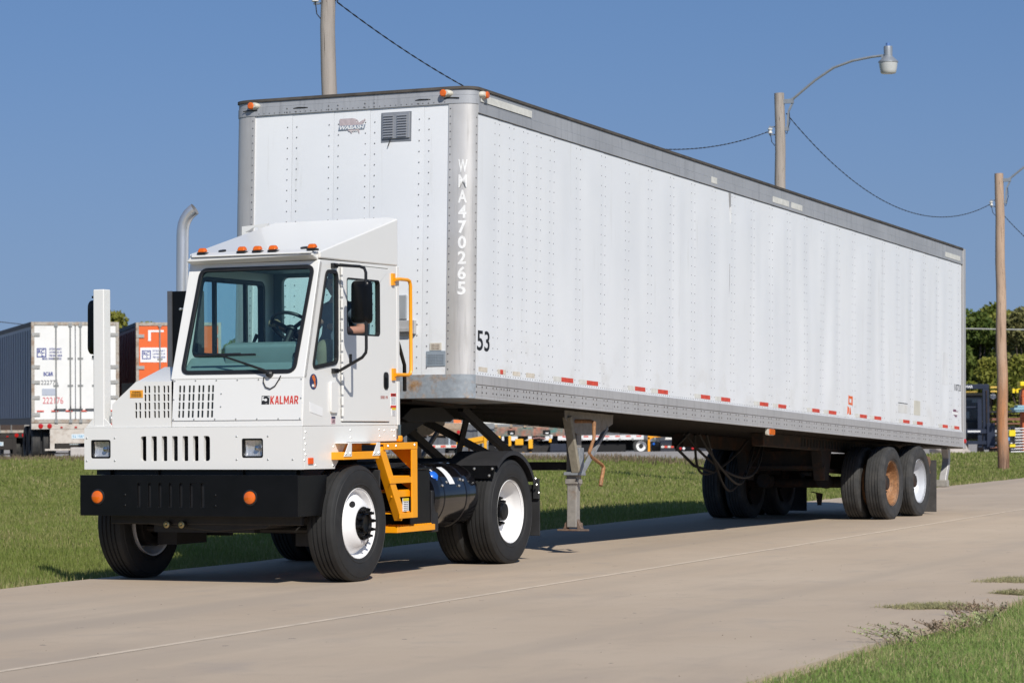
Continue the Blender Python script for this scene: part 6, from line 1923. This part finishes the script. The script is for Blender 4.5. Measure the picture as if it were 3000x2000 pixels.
q = MB(); q.box(-.98, -.56, .010, .014, 1.86, 2.06); q.build('grey_patch', mat('grey patch', (.42, .45, .52), .6), wt)
text('door_print', '222176', (-.66, .013, 1.71), X, Z, .19, mat('red number', (.60, .10, .12), .5), wt, width=.60)
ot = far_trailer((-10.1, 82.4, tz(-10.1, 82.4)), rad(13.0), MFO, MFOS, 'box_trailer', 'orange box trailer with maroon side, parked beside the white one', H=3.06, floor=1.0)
q = MB(); q.box(-1.16, -.36, .012, .016, 2.86, 3.30); q.build('door_sign', MWHT, ot)
q = MB(); q.plate([(-1.11, 2.95), (-.84, 2.95), (-.84, 3.22), (-1.11, 3.22)], [(-1.08, 2.98), (-.87, 2.98), (-.87, 3.19), (-1.08, 3.19)], (0, .010, 0), X, Z, FN, .003); q.build('door_emblem', MBLU, ot)
text('door_print', 'RC', (-.975, .010, 3.12), X, Z, .11, MBLU, ot, bold=.03); text('door_print', 'L', (-.95, .010, 3.04), X, Z, .08, MBLU, ot, bold=.03)
for k, s in enumerate(('STEWART', 'LAWRENCE, KS', '785 843 2828')): text('door_print', s, (-.60, .010, 3.20 - k * .095), X, Z, .06, MBLU, ot, width=.38, bold=.02)
q = MB(); q.box(-.92, -.45, .012, .016, 3.77, 3.83); q.box(-.92, -.84, .012, .016, 3.50, 3.77); q.build('white_mark', MWHT, ot)
dt1 = far_trailer((-19.0, 100, tz(-19.0, 100)), rad(14), mat('dark brown door', (.05, .03, .022), .6, var=.2), MFOS, 'box_trailer', 'dark trailer added to darken the gap under the white box trailer, leftmost of the two dark ones', H=2.9, floor=1.0, group='dark trailers added behind the white box trailer', sill=mat('darkened sill', (.02, .016, .014), .7))  # both dark trailers are added to keep the gap under the white one dark
dt2 = far_trailer((-16.0, 99, tz(-16.0, 99)), rad(14), mat('dark brown door', (.05, .03, .022), .6, var=.2), MFOS, 'box_trailer', 'dark trailer added to darken the gap behind the tyres of the white box trailer', H=2.9, floor=1.0, group='dark trailers added behind the white box trailer', sill=mat('darkened sill', (.02, .016, .014), .7))  # their sill colour is darkened too, so the gap stays dark
gt = far_trailer((-6.4, 88.0, tz(-6.4, 88.0)), rad(9), MFG, MFG, 'box_trailer', 'dull grey box trailer parked just right of the orange one, seen through the cab', H=2.95, floor=1.0)
q = MB(); q.add([], [])
bl = MB(); bl.box(-.5, .5, -.3, .3, 0, .34); cb = bl.build('concrete_block', mat('pale concrete block', (.50, .46, .43), .9, var=.1, scale=8, bumpy=.2), None, bevel=.03); cb.location = (-12.3, 79.0, tz(-12.3, 79.0)); tag(cb, 'pale concrete block lying under the tail of the white box trailer', 'block')

# ------------------------------------------------------------------ yard behind, seen under the trailer
def yz(x, y): return float(terrain(x, y)) - .006
# flatbed tail with red lamp
MTAN = mat('weathered tan timber', (.36, .27, .19), .8, var=.2, scale=6)
def tyres(t, spots, dz=.485):
    for x, y in spots:
        o = bpy.data.objects.new('tyre', TY_T.data); COL.objects.link(o); o.parent = t; o.location = (x, y, dz)
g = yz(-3.4, 120)
ft = thing('flatbed_trailer', 'weathered tan flatbed tail with a red lamp, seen under the trailer nose', 'trailer', (-3.42, 120, 0), (0, 0, rad(6)))
q = MB(); q.box(-1.25, 1.25, 0, 9, 1.01, 1.25); q.build('deck', MTAN, ft)
q = MB(); q.box(-1.25, 1.25, -.02, .1, .72, 1.0); fr = q.build('rear_beam', mat('brown timber beam', (.28, .19, .12), .8, var=.25, scale=5), ft)
for x in (-1.0, 1.03):
    q = MB(); q.lathe([(.085, 0), (.075, .03), (0, .04)], (x, -.02, .86), (0, -1, 0), 16); q.build('tail_lamp', MRED, fr)
for x in (.62, 1.2):
    q = MB(); q.box(x - .03, x + .03, -.03, .06, .30, .72); q.build('guard_post', mat('pale blue grey steel', (.40, .46, .52), .6), ft)
q = MB(); q.box(-1.2, 1.05, -.05, .08, .17, .30); q.build('underride_guard', MTW, ft)
for k in range(5):
    q = MB(); q.box(-1.15 + k * .46, -.92 + k * .46, -.058, -.051, .19, .28); q.build('reflective_tape', MTR, ft)
tyres(ft, [(x, y) for y in (1.2, 2.4) for x in (-1.1, -.78, .78, 1.1)], g + .485)
q = MB(); q.box(-.5, -.35, .3, 9, .6, 1.0); q.box(.35, .5, .3, 9, .6, 1.0); q.tube([(-1.1, 1.2, g + .485), (1.1, 1.2, g + .485)], .06, 8); q.tube([(-1.1, 2.4, g + .485), (1.1, 2.4, g + .485)], .06, 8); q.build('frame', MUND, ft)
q = MB(); q.box(.82, 1.16, -.01, .02, 1.26, 1.42); q.build('orange_board', mat('orange flag', (.8, .2, .05), .6), ft)
q = MB(); q.box(.95, 1.45, -.01, .02, 1.43, 1.52); q.build('pale_board', MTW, ft)
# long dark shed
sh = thing('shed', 'long dark grey corrugated shed standing behind the parked machines', 'shed', (.6, 185, yz(2.2, 185)), (0, 0, rad(3)))
q = MB(); vs = []
n = 150
prf = [(-9 + 18 * i / n, .04 * (1 if (i // 2) % 2 else 0)) for i in range(n + 1)]
q.add([(x, y, 0) for x, y in prf] + [(x, y, 3.4) for x, y in prf], [(i, i + 1, n + 2 + i, n + 1 + i) for i in range(n)])
q.build('wall', mat('dark grey siding', (.10, .105, .115), .6, var=.1), sh, angle=10)
q = MB(); q.box(-8.98, 8.98, .1, 9, 0, 3.38); q.build('core', mat('dark grey siding', (.085, .09, .10), .6), sh)
q = MB(); q.prism([(-.4, 3.4), (4.5, 4.6), (9.4, 3.4), (9.4, 3.5), (4.5, 4.72), (-.4, 3.5)], (-9.3, 0, 0), Y, Z, X * 18.6); q.build('roof', mat('grey sheet roof', (.25, .26, .28), .5, .3), sh)
q = MB(); q.box(-3, -.6, -.05, .0, 0, 2.6); q.build('door', mat('grey shed door', (.20, .21, .22), .6), sh)
q = MB(); q.tube([(-5.5, -.6, 2.05), (.8, -.6, 2.12)], .05, 8); q.build('pipe_rail', MTW, sh)
# yellow loading ramp on legs
yr = thing('loading_ramp', 'yellow steel loading ramp on legs, seen below the nose of the trailer', 'ramp', (-2.7, 130, 0), (0, 0, 0))
MYEL = mat('yellow machine paint', (.82, .40, .012), .45, var=.06)
gy = yz(-2, 130)
q = MB(); q.prism([(.0, .05), (1.35, .29), (1.55, .42), (1.62, .70), (1.35, .70), (1.28, .62), (.0, .40)], (0, 0, 0), X, Z, Y * 1.6); q.build('ramp_side', MYEL, yr, bevel=.03)
q = MB(); q.beam((.05, -.03, .16), (1.5, -.03, .44), .04, .03); q.build('ramp_rail', mat('dark yellow steel', (.45, .20, .01), .5), yr)
q = MB(); q.box(1.31, 1.46, -.08, .10, gy, .66); q.build('leg', MYEL, yr, bevel=.02)
for x, mt in ((.92, MRUST), (1.12, MRG := rusty('rusty teal steel', (.06, .20, .18), .52, 1.3, (.36, .15, .10), .7)), (.55, MTAN)):
    q = MB(); q.box(x, x + .10, .5, .6, gy, .25); q.build('prop', mt, yr)
# rusty green flatbed with dark tyres
rf = thing('flatbed_trailer', 'rusty green flatbed tail above dark tyres, seen in the gap before the landing leg', 'trailer', (.76, 125, 0), (0, 0, rad(-2)))
gr = yz(.8, 125)
q = MB(); q.box(-1.62, 1.62, 0, .12, .62, 1.02); rbm = q.build('rear_beam', MRG, rf, bevel=.02)
for x in (-.82, .80):
    q = MB(); q.box(x - .17, x + .17, -.03, -.005, .71, .90); q.build('lamp_recess', MHOLE, rbm); q = MB(); q.box(x - .05, x + .08, -.05, -.031, .73, .79); q.build('lamp', MWHT, rbm)
q = MB(); q.box(-1.62, 1.62, .12, 10, .95, 1.05); q.build('deck', MTAN, rf)
for x in (-1.52, -.83, -.19, .27):
    q = MB(); q.box(x - .055, x + .055, -.05, .08, 1.03, 1.17); q.build('stake', MTAN, rf)
q = MB(); q.box(-1.62, .0, -.03, .03, 1.175, 1.22); q.build('top_rail', MTW, rf)
tyres(rf, [(x, y) for x in (-1.35, -1.02, 1.02, 1.35) for y in (1.0, 2.2)], gr + .485)
for x0, x1 in ((-1.62, -1.28), (-1.18, -.90), (-.55, -.42), (.1, .4), (1.0, 1.3)):
    q = MB(); q.box(x0, x1, .4, .44, gr + .1, .62); q.build('mud_flap', MBF, rf)
for x0, x1, z0, z1 in ((-1.6, -1.3, .10, .26), (-.95, -.75, -.15, .05)):
    q = MB(); q.box(x0, x1, .36, .39, z0, z1); q.build('pale_panel', mat('pale grey panel', (.30, .30, .31), .6), rf)
q = MB(); q.tube([(.15, -.12, .52), (.45, -.14, .55), (.75, -.12, .50)], .04, 6); q.build('bent_pipe', mat('pinkish rusty pipe', (.30, .16, .14), .7), rf)
q = MB(); q.box(-.5, -.35, .2, 10, .4, .95); q.box(.35, .5, .2, 10, .4, .95); q.tube([(-1.3, 1.0, gr + .485), (1.3, 1.0, gr + .485)], .07, 8); q.build('frame', MUND, rf)
q = MB(); q.lathe([(.0, 0), (.055, .0), (.09, .17), (.085, .18), (0, .18)], (1.0, -.15, .50), (0, 0, 1), 14); q.build('white_bucket', MWHT, rf)
# yellow fork carriage standing in front of the green flatbed
yf = thing('fork_carriage', 'yellow fork carriage on the gravel, glimpsed below the rusty green flatbed', 'attachment', (0, 122.5, 0), (0, 0, 0))
q = MB(); q.box(.10, .47, 0, .2, .24, .52); q.build('carriage_plate', MYEL, yf, bevel=.02)
for x0, x1, z0, z1 in ((-.20, -.07, .20, .66), (-.66, -.55, .42, .66), (.70, .90, .08, .50), (1.62, 1.74, .35, .52)):
    q = MB(); q.box(x0, x1, -.02, .16, z0, z1); q.build('upright', MYEL, yf, bevel=.02)
for x in (.42, .74):
    q = MB(); q.box(x, x + .10, -.9, .0, -.14, -.08); q.build('fork', MYEL, yf)
q = MB(); q.box(-.66, 1.74, .17, .26, yz(0, 122.5), .20); q.build('base', MDK, yf)
# dark blue cabinet by the landing leg
dk = MB(); dk.box(-.36, .36, 0, .8, 0, 1.05); dk.box(-.38, .38, -.02, .0, .35, .40); dk.box(-.38, .38, -.02, .0, .75, .80)
cbx = dk.build('steel_cabinet', mat('dark navy steel', (.012, .017, .032), .5, var=.2), None, bevel=.02); cbx.location = (2.03, 122, yz(2, 122)); tag(cbx, 'dark navy steel cabinet beside the landing leg in the background', 'cabinet')
# white flatbed seen side on, right of the landing leg
wf_ = thing('flatbed_trailer', 'long white flatbed with red and white striped edge and one pale wheel', 'trailer', (7.54, 160, 0), (0, 0, rad(-91)))
q = MB(); q.box(.0, .12, -9, .15, .16, .43); wb = q.build('side_rail', mat('white rail', (.70, .69, .68), .5), wf_)
for k in range(9):
    q = MB(); q.box(.121, .13, -.28 - k * .62, -.0 - k * .62, .33, .40); q.build('reflective_tape', MTR, wb)
    q = MB(); q.lathe([(.07, 0), (.07, .03), (0, .03)], (.12, -.5 - k * .75, .19), (1, 0, 0), 12); q.build('winch', mat('grey lock rod', (.33, .33, .32), .5), wb)
q = MB(); q.box(-2.4, -.001, -9, .15, .33, .43); q.build('deck', MTAN, wf_)
q = MB(); q.box(-1.6, -.8, -9, .1, -.5, .30); q.box(-2.3, -.2, -9, -.9, -.95, -.05); q.build('frame', mat('near black underside', (.01, .01, .011), .9), wf_)
make_wheel(wf_, (.05, 0, -.22), 1, 'rear', MWF, TY_T, .492, .262, nuts=False, hub_mat=MDK)
q = MB(); q.box(.0, .35, .42, .62, -.15, .46); q.build('rear_box', mat('mid grey steel', (.20, .20, .21), .6), wf_)
# second yard tractor seen from behind
yt = thing('yard_tractor', 'far yard tractor seen from behind, orange side guard and black fenders with striped flaps', 'truck', (8.87, 140, -.82), (0, 0, 0))
MNB = mat('navy black fender', (.018, .020, .028), .5)
for sx in (-1, 1):
    q = MB()
    vs = []
    for i in range(13):
        a_ = rad(175 - i * 13)
        for xx in (.55, 1.27): vs.append((sx * xx, .62 + .62 * math.cos(a_), .52 + .60 * math.sin(a_)))
    q.add(vs, [(2 * i, 2 * i + 1, 2 * i + 3, 2 * i + 2) for i in range(12)]); fe = q.build('fender', MNB, yt)
    q = MB(); q.box(min(sx * .56, sx * 1.27), max(sx * .56, sx * 1.27), -.06, -.03, .40, .93); mf = q.build('mud_flap', MNB, yt)
    for k in range(4):
        a_ = .60 + k * .165
        q = MB(); q.box(min(sx * a_, sx * (a_ + .15)), max(sx * a_, sx * (a_ + .15)), -.075, -.061, .70, .80); q.build('reflective_tape', MTR if (k % 2) == (sx > 0) else MTW, mf)
    for xx in (.75, 1.08):
        o = bpy.data.objects.new('tyre', TY_K.data); COL.objects.link(o); o.parent = yt; o.location = (sx * xx, .62, .499)
q = MB(); q.box(-.54, .54, -.1, .1, .45, .92); q.box(-.45, .45, .1, 4.5, .6, .9); rb_ = q.build('rear_beam', MBK, yt)
for x, mt in ((-.26, MRED), (-.09, MWHT), (.37, MRED)):
    q = MB(); q.lathe([(.07, 0), (.065, .02), (0, .03)], (x, -.1, .66), (0, -1, 0), 14); q.build('tail_lamp', mt, rb_)
q = MB(); q.prism([(.2, .9), (1.6, .9), (1.5, 1.12), (.5, 1.24)], (-.45, 0, 0), Y, Z, X * .9); q.build('fifth_wheel', mat('dusty dark steel', (.06, .055, .05), .7), yt)
q = MB(); q.box(-1.86, -1.74, 1.4, 1.55, .45, 1.25); q.prism([(-1.86, 1.12), (-1.74, 1.12), (-1.55, 1.22), (-.45, 1.28), (-.40, 1.36), (-1.86, 1.33)], (0, 1.4, 0), X, Z, Y * .15); q.build('side_guard', MOR, yt, bevel=.02)
q = MB(); q.box(-1.9, -.7, 2.2, 4.2, 1.34, 2.8); q.build('cab', MW, yt, bevel=.04)
q = MB(); q.box(-1.3, .9, 4.1, 5.6, .6, 1.5); q.build('hood', MW, yt, bevel=.03)
q = MB(); q.lathe([(0, 1.6), (.28, 1.62), (.3, 1.7), (.3, 2.3), (0, 2.4)], (-1.4, 0, .72), (0, 1, 0), 20); q.build('fuel_tank', MBK, yt)
q = MB(); q.lathe([(.06, 0), (.06, .05), (0, .06)], (-1.53, 1.60, .88), (-.4, -1, .3), 12); q.build('fuel_cap', mat('blue cap plastic', (.015, .14, .62), .35), yt)
q = MB(); q.lathe([(.3, -.14), (.48, -.13), (.5, 0), (.48, .13), (.3, .14)], (-1.5, 4.0, .5), (1, 0, 0), 28); q.build('front_tyre', MRUB, yt)

# ------------------------------------------------------------------ right background: forklift, boulder, gates, machine
fk = thing('forklift', 'dark navy forklift with tall twin mast facing the camera, beyond the trailer tail', 'forklift', (18.05, 108, 0.14), (0, 0, rad(-9)))
MNV = mat('dark navy mast steel', (.016, .023, .045), .45, var=.15)
FZ = lambda v, y=108: CAM_H + (1217.5 - v) / 7969.3 * y - .36
q = MB()
q.box(.60, .86, -.02, .20, -.1, 2.30); q.box(-.86, -.60, -.02, .20, -.1, 2.30); q.box(-.86, .86, -.01, .18, 2.30, 2.50); q.box(-.58, .58, .05, .16, 1.55, 1.62)
q.build('mast', MNV, fk, bevel=.02)
q = MB(); q.box(.40, .56, -.06, .12, .0, 1.9); q.box(-.56, -.40, -.06, .12, .0, 1.9); q.build('inner_mast', MNV, fk)
text('mast_lettering', 'KALMAR', (-.05, -.012, 2.40), X, Z, .10, MWHT, fk, width=.55, bold=.03)
q = MB(); q.tube([(.75, -.05, .2), (.75, -.05, 2.25)], .03, 6); q.build('lift_chain', MRUST, fk)
q = MB(); q.box(-1.0, 1.0, -.14, -.07, .55, .72); q.box(-1.0, 1.0, -.14, -.07, .12, .26); q.box(-.95, -.80, -.13, -.07, .26, .55); q.box(.80, .95, -.13, -.07, .26, .55); q.build('fork_carriage', MNV, fk)
for x in (-.55, .95):
    q = MB(); q.box(x - .20, x + .12, -.20, -.145, .0, .95); q.box(x - .12, x + .06, -1.3, -.2, .0, .06); q.build('fork', MNV, fk, bevel=.01)
q = MB(); q.box(-.7, .7, .9, 2.4, 2.05, 2.16)
for x in (-.68, .62):
    q.box(x, x + .06, .92, .98, 1.0, 2.05); q.box(x, x + .06, 2.32, 2.38, 1.0, 2.05)
q.build('overhead_guard', MBF, fk)
q = MB(); q.box(-.60, .60, .97, 2.3, .3, 2.04); q.build('cab', mat('dark cab shell', (.010, .012, .018), .3, coat=.3), fk, bevel=.05)
q = MB(); q.box(-.52, .52, .955, .965, 1.15, 1.92); q.build('cab_glass', mat('dark cab window', (.02, .03, .045), .08, coat=.5), fk)
q = MB(); q.box(-.7, .7, .7, 3.0, .35, 1.05); q.build('chassis', MBF, fk, bevel=.05)
for x in (-.72, .72):
    o = bpy.data.objects.new('tyre', TY_T.data); COL.objects.link(o); o.parent = fk; o.location = (x * 1.15, .95, .44)
    q = MB(); q.lathe([(.13, 0), (.12, .06), (.06, .1), (0, .1)], (x * 1.42, .6, 2.02), (0, 1, 0), 16); q.build('work_lamp', MCHR, fk)
    q = MB(); q.lathe([(.12, 0), (0, .01)], (x * 1.42, .595, 2.02), (0, -1, 0), 16); q.build('lamp_face', MWHT, fk)
q = MB(); q.box(.92, 1.6, .3, .4, 2.34, 2.41); q.box(.92, 1.35, .3, .4, 2.18, 2.24); q.box(-.9, .4, .5, .6, 2.14, 2.22); q.build('yellow_bar', mat('pale yellow bar', (.72, .48, .10), .5), fk)
q = MB(); q.lathe([(.09, 0), (0, .03)], (-.2, -.15, .64), (0, -1, 0), 12); q.build('red_lamp', MRED, fk)
q = MB(); q.box(.0, .5, -.16, -.142, .60, .66); q.build('white_strip', MWHT, fk)
# boulder
me = bpy.data.meshes.new('boulder'); bm = bmesh.new(); bmesh.ops.create_icosphere(bm, subdivisions=4, radius=1)
for v in bm.verts:
    n_ = mnoise.noise(v.co * 1.3) * .22 + mnoise.noise(v.co * 4) * .06
    v.co = Vector((v.co.x * .72, v.co.y * .5, v.co.z * .34)) * (1 + n_)
    if v.co.z < -.1: v.co.z = -.1
for f in bm.faces: f.smooth = True
bm.to_mesh(me); bm.free(); me.materials.append(mat('pale limestone', (.42, .37, .33), .9, var=.15, scale=5, bumpy=.3))
bo_ = bpy.data.objects.new('boulder', me); COL.objects.link(bo_); bo_.location = (15.45, 96, yz(15.45, 96) + .08); tag(bo_, 'pale rounded boulder in the grass in front of the forklift', 'boulder')
# stack of metal gate panels
gs_ = thing('gate_stack', 'stack of grey tubular gate panels leaning at the right edge, beside the reddish pole', 'gate stack', (19.0, 100, yz(19.0, 100) - .06), (0, 0, rad(4)))
b0 = None
for k in range(9):
    q = MB()
    y = k * .05; z = .12 + k * .105
    q.tube([(-.72 + .01 * k, y, z), (1.9, y + .1, z + .05)], .026, 8)
    q.build('gate_rail', mat('grey gate tube', (.40, .40, .41), .5, .3, var=.2), gs_)
for x in (-.6, .6, 1.7):
    q = MB(); q.box(x, x + .06, .05, .5, .0, 1.08); q.build('gate_post', MBF, gs_)
q = MB(); q.box(-.78, -.55, -.05, .1, .70, .92); q.build('yellow_pad', mat('yellow pad', (.85, .62, .01), .5), gs_)
q = MB(); q.box(-.76, -.56, -.05, .1, .30, .40); q.build('yellow_pad', mat('yellow pad', (.85, .62, .01), .5), gs_)
# orange machine with yellow mast and blue platform
om = thing('lift_platform', 'orange machine with yellow top and pale blue platform at the right edge', 'machine', (19.9, 106, 0), (0, 0, 0))
q = MB(); q.box(-.05, .9, 0, .5, .0, 2.1); q.prism([(-.05, 2.1), (.9, 2.1), (.9, 2.55), (.02, 2.55)], (0, .1, 0), X, Z, Y * .3); q.build('column', mat('rusty orange steel', (.50, .11, .03), .6, var=.2), om, bevel=.03)
q = MB(); q.box(-.13, .9, -.1, .6, 2.52, 2.70); q.build('top_guard', mat('yellow pad', (.85, .62, .01), .5), om, bevel=.04)
q = MB(); q.box(-.40, .6, -.5, .3, 1.53, 1.60); q.box(-.46, .9, -.55, .35, 1.601, 1.69); q.box(-.30, .6, -.4, .3, 1.70, 1.78); q.build('platform', mat('pale blue steel', (.26, .42, .48), .5), om)
q = MB(); q.box(-.43, -.345, -.1, .1, 2.26, 2.43); q.box(-.285, -.20, -.1, .1, 2.27, 2.40); q.beam((-.40, 0, 2.34), (.1, .1, 2.5), .04, .04); q.build('work_light', mat('yellow pad', (.85, .62, .01), .5), om)
# heaps of rusty scrap beams between forklift and pole
sb = thing('scrap_rack', 'rack of rusty beams and pale steel between the forklift and the reddish pole', 'rack', (22.1, 118, yz(22.1, 118)), (0, 0, rad(5)))
rr = random.Random(5)
for k in range(12):
    q = MB(); z = .25 + k * .17
    mt = (MRUST, mat('pale scrap steel', (.45, .44, .43), .5, .3), mat('rusty brown steel', (.20, .08, .05), .7, var=.3), MBF)[rr.randint(0, 3)]
    x0 = -1.5 + rr.uniform(-.3, .3)
    q.box(x0, x0 + rr.uniform(2, 3), rr.uniform(0, .3), rr.uniform(.5, 1), z, z + rr.uniform(.06, .13)); q.build('beam', mt, sb)
for x in (-1.4, 0, 1.3):
    q = MB(); q.box(x, x + .08, .3, .38, 0, 2.4); q.build('rack_post', MRUST, sb)
q = MB(); q.box(-1.0, -.6, -.1, 0, .9, 1.05); q.build('blue_strap', mat('blue strap', (.10, .28, .55), .5), sb)

# ------------------------------------------------------------------ trees
def mk_leaf(name, a, b_):
    m = bpy.data.materials.new(name); m.use_nodes = True
    nt = m.node_tree; b = nt.nodes['Principled BSDF']
    at = N(nt, 'ShaderNodeAttribute'); at.attribute_name = 'tint'
    c = mix(nt, at.outputs['Fac'], a, b_)
    nt.links.new(c, b.inputs['Base Color']); b.inputs['Roughness'].default_value = .6; b.inputs['Specular IOR Level'].default_value = .2
    tl = N(nt, 'ShaderNodeBsdfTranslucent'); nt.links.new(c, tl.inputs['Color'])
    mx = N(nt, 'ShaderNodeMixShader'); mx.inputs[0].default_value = .25
    nt.links.new(b.outputs[0], mx.inputs[1]); nt.links.new(tl.outputs[0], mx.inputs[2]); nt.links.new(mx.outputs[0], nt.nodes['Material Output'].inputs['Surface'])
    return m
LEAVES = [mk_leaf('dark green leaves', (.080, .125, .026), (.150, .180, .038)), mk_leaf('olive yellow leaves', (.145, .170, .028), (.27, .26, .05)), mk_leaf('dusty olive leaves', (.155, .16, .055), (.24, .22, .085)), mk_leaf('mid green leaves', (.105, .15, .026), (.185, .20, .038))]
MBARK = mat('tree bark', (.12, .09, .07), .9, var=.3, scale=10)
def tree(x, y, h, r, seed, label, lm, n=5200, size=.12, low=.05, kind=None):
    rg = np.random.default_rng(seed)
    z0 = float(terrain(x, y)) - .03
    h = h - z0
    t = thing('tree', label, 'tree', (x, y, z0), (0, 0, 0), 'trees beyond the yard')
    q = MB()
    q.tube([(0, 0, -.2), (.05, .02, h * .25), (.0, .06, h * .5), (.1, 0, h * .8)], [.17 * h / 7, .14 * h / 7, .09 * h / 7, .03], 9)
    rr = random.Random(seed)
    blobs = []
    for k in range(26):
        a = rr.uniform(0, 2 * PI); f = rr.uniform(low, 1) ** .9
        rad_ = r * (math.sin(PI * min(1, f * .86 + .14)) ** .7) * rr.uniform(.35, .95)
        c = Vector((math.cos(a) * rad_, math.sin(a) * rad_, h * (.12 + .80 * f)))
        blobs.append((c, rr.uniform(.55, 1.0) * r * .42))
        if k < 9:
            zs = h * rr.uniform(.2, .5)
            q.tube([(0.03, .03, zs), tuple(c * .5 + Vector((0, 0, zs * .5))), tuple(c)], [.05, .035, .015], 5)
    q.build('trunk', MBARK, t)
    P = []; T = []
    per = n // len(blobs)
    for (c, br) in blobs:
        d = rg.normal(size=(per, 3)); d /= np.linalg.norm(d, axis=1)[:, None]
        rr_ = br * (.62 + .45 * rg.random(per) ** .6)
        p = np.array(c) + d * rr_[:, None] * np.array([1, 1, .8])
        P.append(p); T.append(np.clip(.45 + .25 * rg.normal(size=per) + rg.normal() * .16, 0, 1))
    P = np.concatenate(P); T = np.concatenate(T)
    k = P[:, 2] > .15; P = P[k]; T = T[k]
    m_ = len(P)
    u = rg.normal(size=(m_, 3)); u /= np.linalg.norm(u, axis=1)[:, None]
    w = rg.normal(size=(m_, 3)); v = np.cross(u, w); v /= np.linalg.norm(v, axis=1)[:, None]
    s = size * (.6 + .8 * rg.random(m_))[:, None]
    Vv = np.stack([P - u * s, P + v * s * .55, P + u * s, P - v * s * .55], 1).reshape(-1, 3)
    me = bpy.data.meshes.new('crown')
    me.vertices.add(len(Vv)); me.vertices.foreach_set('co', Vv.astype(np.float32).ravel())
    li = np.arange(4 * m_, dtype=np.int32)
    me.loops.add(4 * m_); me.loops.foreach_set('vertex_index', li)
    me.polygons.add(m_); me.polygons.foreach_set('loop_start', np.arange(0, 4 * m_, 4, dtype=np.int32))
    me.update(calc_edges=True)
    at_ = me.attributes.new('tint', 'FLOAT', 'POINT'); at_.data.foreach_set('value', np.repeat(T, 4).astype(np.float32))
    me.materials.append(lm)
    o = bpy.data.objects.new('crown', me); COL.objects.link(o); o.parent = t
    return t
tx_ = lambda u, y: (u - 1500) * y / 7969.3
tree(tx_(2822, 138), 138, 6.95, 2.3, 6, 'dark green tree half hidden behind the tail of the trailer', LEAVES[0], 10000)
tree(tx_(2868, 135), 135, 6.75, 1.9, 1, 'dark green tree directly behind the forklift mast', LEAVES[0], 10000)
tree(tx_(2912, 142), 142, 7.35, 2.0, 8, 'tall green tree between the forklift and the reddish pole, rearmost of the group', LEAVES[3], 10000)
tree(tx_(2950, 138), 138, 6.9, 2.2, 3, 'tall olive tree just behind the reddish pole', LEAVES[1], 10000)
tree(tx_(3002, 133), 133, 6.75, 2.1, 4, 'dusty olive tree right of the reddish pole at the picture edge', LEAVES[2], 9000)
tree(tx_(2900, 128), 128, 4.3, 1.5, 2, 'low yellowish green tree left of the reddish pole, in front of taller trees', LEAVES[1], 8000)
tree(tx_(2985, 126), 126, 4.2, 1.5, 5, 'short bright yellow green tree right of the reddish pole', LEAVES[1], 8000)
tree(tx_(3070, 138), 138, 7.2, 2.6, 7, 'large dark tree beyond the right edge of the picture', LEAVES[0], 7000)
tree(tx_(2775, 143), 143, 6.5, 2.2, 9, 'green tree hidden behind the trailer tail, leftmost of the group', LEAVES[3], 5000)
tree(-22.0, 150, 7.7, 1.9, 11, 'rounded green tree top showing above the white trailer roof, left of the orange trailer', LEAVES[1], 6000, .13, .3)
tree(-20.4, 153, 7.3, 1.9, 12, 'green tree top showing above the gap between the white and orange trailers', LEAVES[1], 6000, .13, .3)
tree(-15.2, 150, 7.0, 1.3, 13, 'small tree top seen through the cab above the grey trailer', LEAVES[0], 4000, .15, .3)
tree(-17.4, 152, 6.9, 1.2, 14, 'thin tree top seen through the windscreen above the orange trailer', LEAVES[0], 3500, .15, .3)
# far tree belt round the horizon
rg = np.random.default_rng(77)
nn = 26000
ang = rg.uniform(-1.15, 1.15, nn); R_f = rg.uniform(420, 470, nn)
x = np.sin(ang) * R_f; y = np.cos(ang) * R_f
z = rg.uniform(0, 1, nn) ** .8 * (6.5 + 2.2 * np.sin(ang * 41) + 1.5 * np.sin(ang * 97 + 1)) - .9
P = np.stack([x, y, z], 1)
u = rg.normal(size=(nn, 3)); u /= np.linalg.norm(u, axis=1)[:, None]
v = np.cross(u, rg.normal(size=(nn, 3))); v /= np.linalg.norm(v, axis=1)[:, None]
s = 1.1
Vv = np.stack([P - u * s, P + v * s * .6, P + u * s, P - v * s * .6], 1).reshape(-1, 3)
me = bpy.data.meshes.new('distant_woodland'); me.vertices.add(len(Vv)); me.vertices.foreach_set('co', Vv.astype(np.float32).ravel())
me.loops.add(4 * nn); me.loops.foreach_set('vertex_index', np.arange(4 * nn, dtype=np.int32)); me.polygons.add(nn); me.polygons.foreach_set('loop_start', np.arange(0, 4 * nn, 4, dtype=np.int32)); me.update(calc_edges=True)
at_ = me.attributes.new('tint', 'FLOAT', 'POINT'); at_.data.foreach_set('value', np.repeat(rg.random(nn), 4).astype(np.float32))
me.materials.append(LEAVES[0])
o = bpy.data.objects.new('distant_woodland', me); COL.objects.link(o); tag(o, kind='stuff')
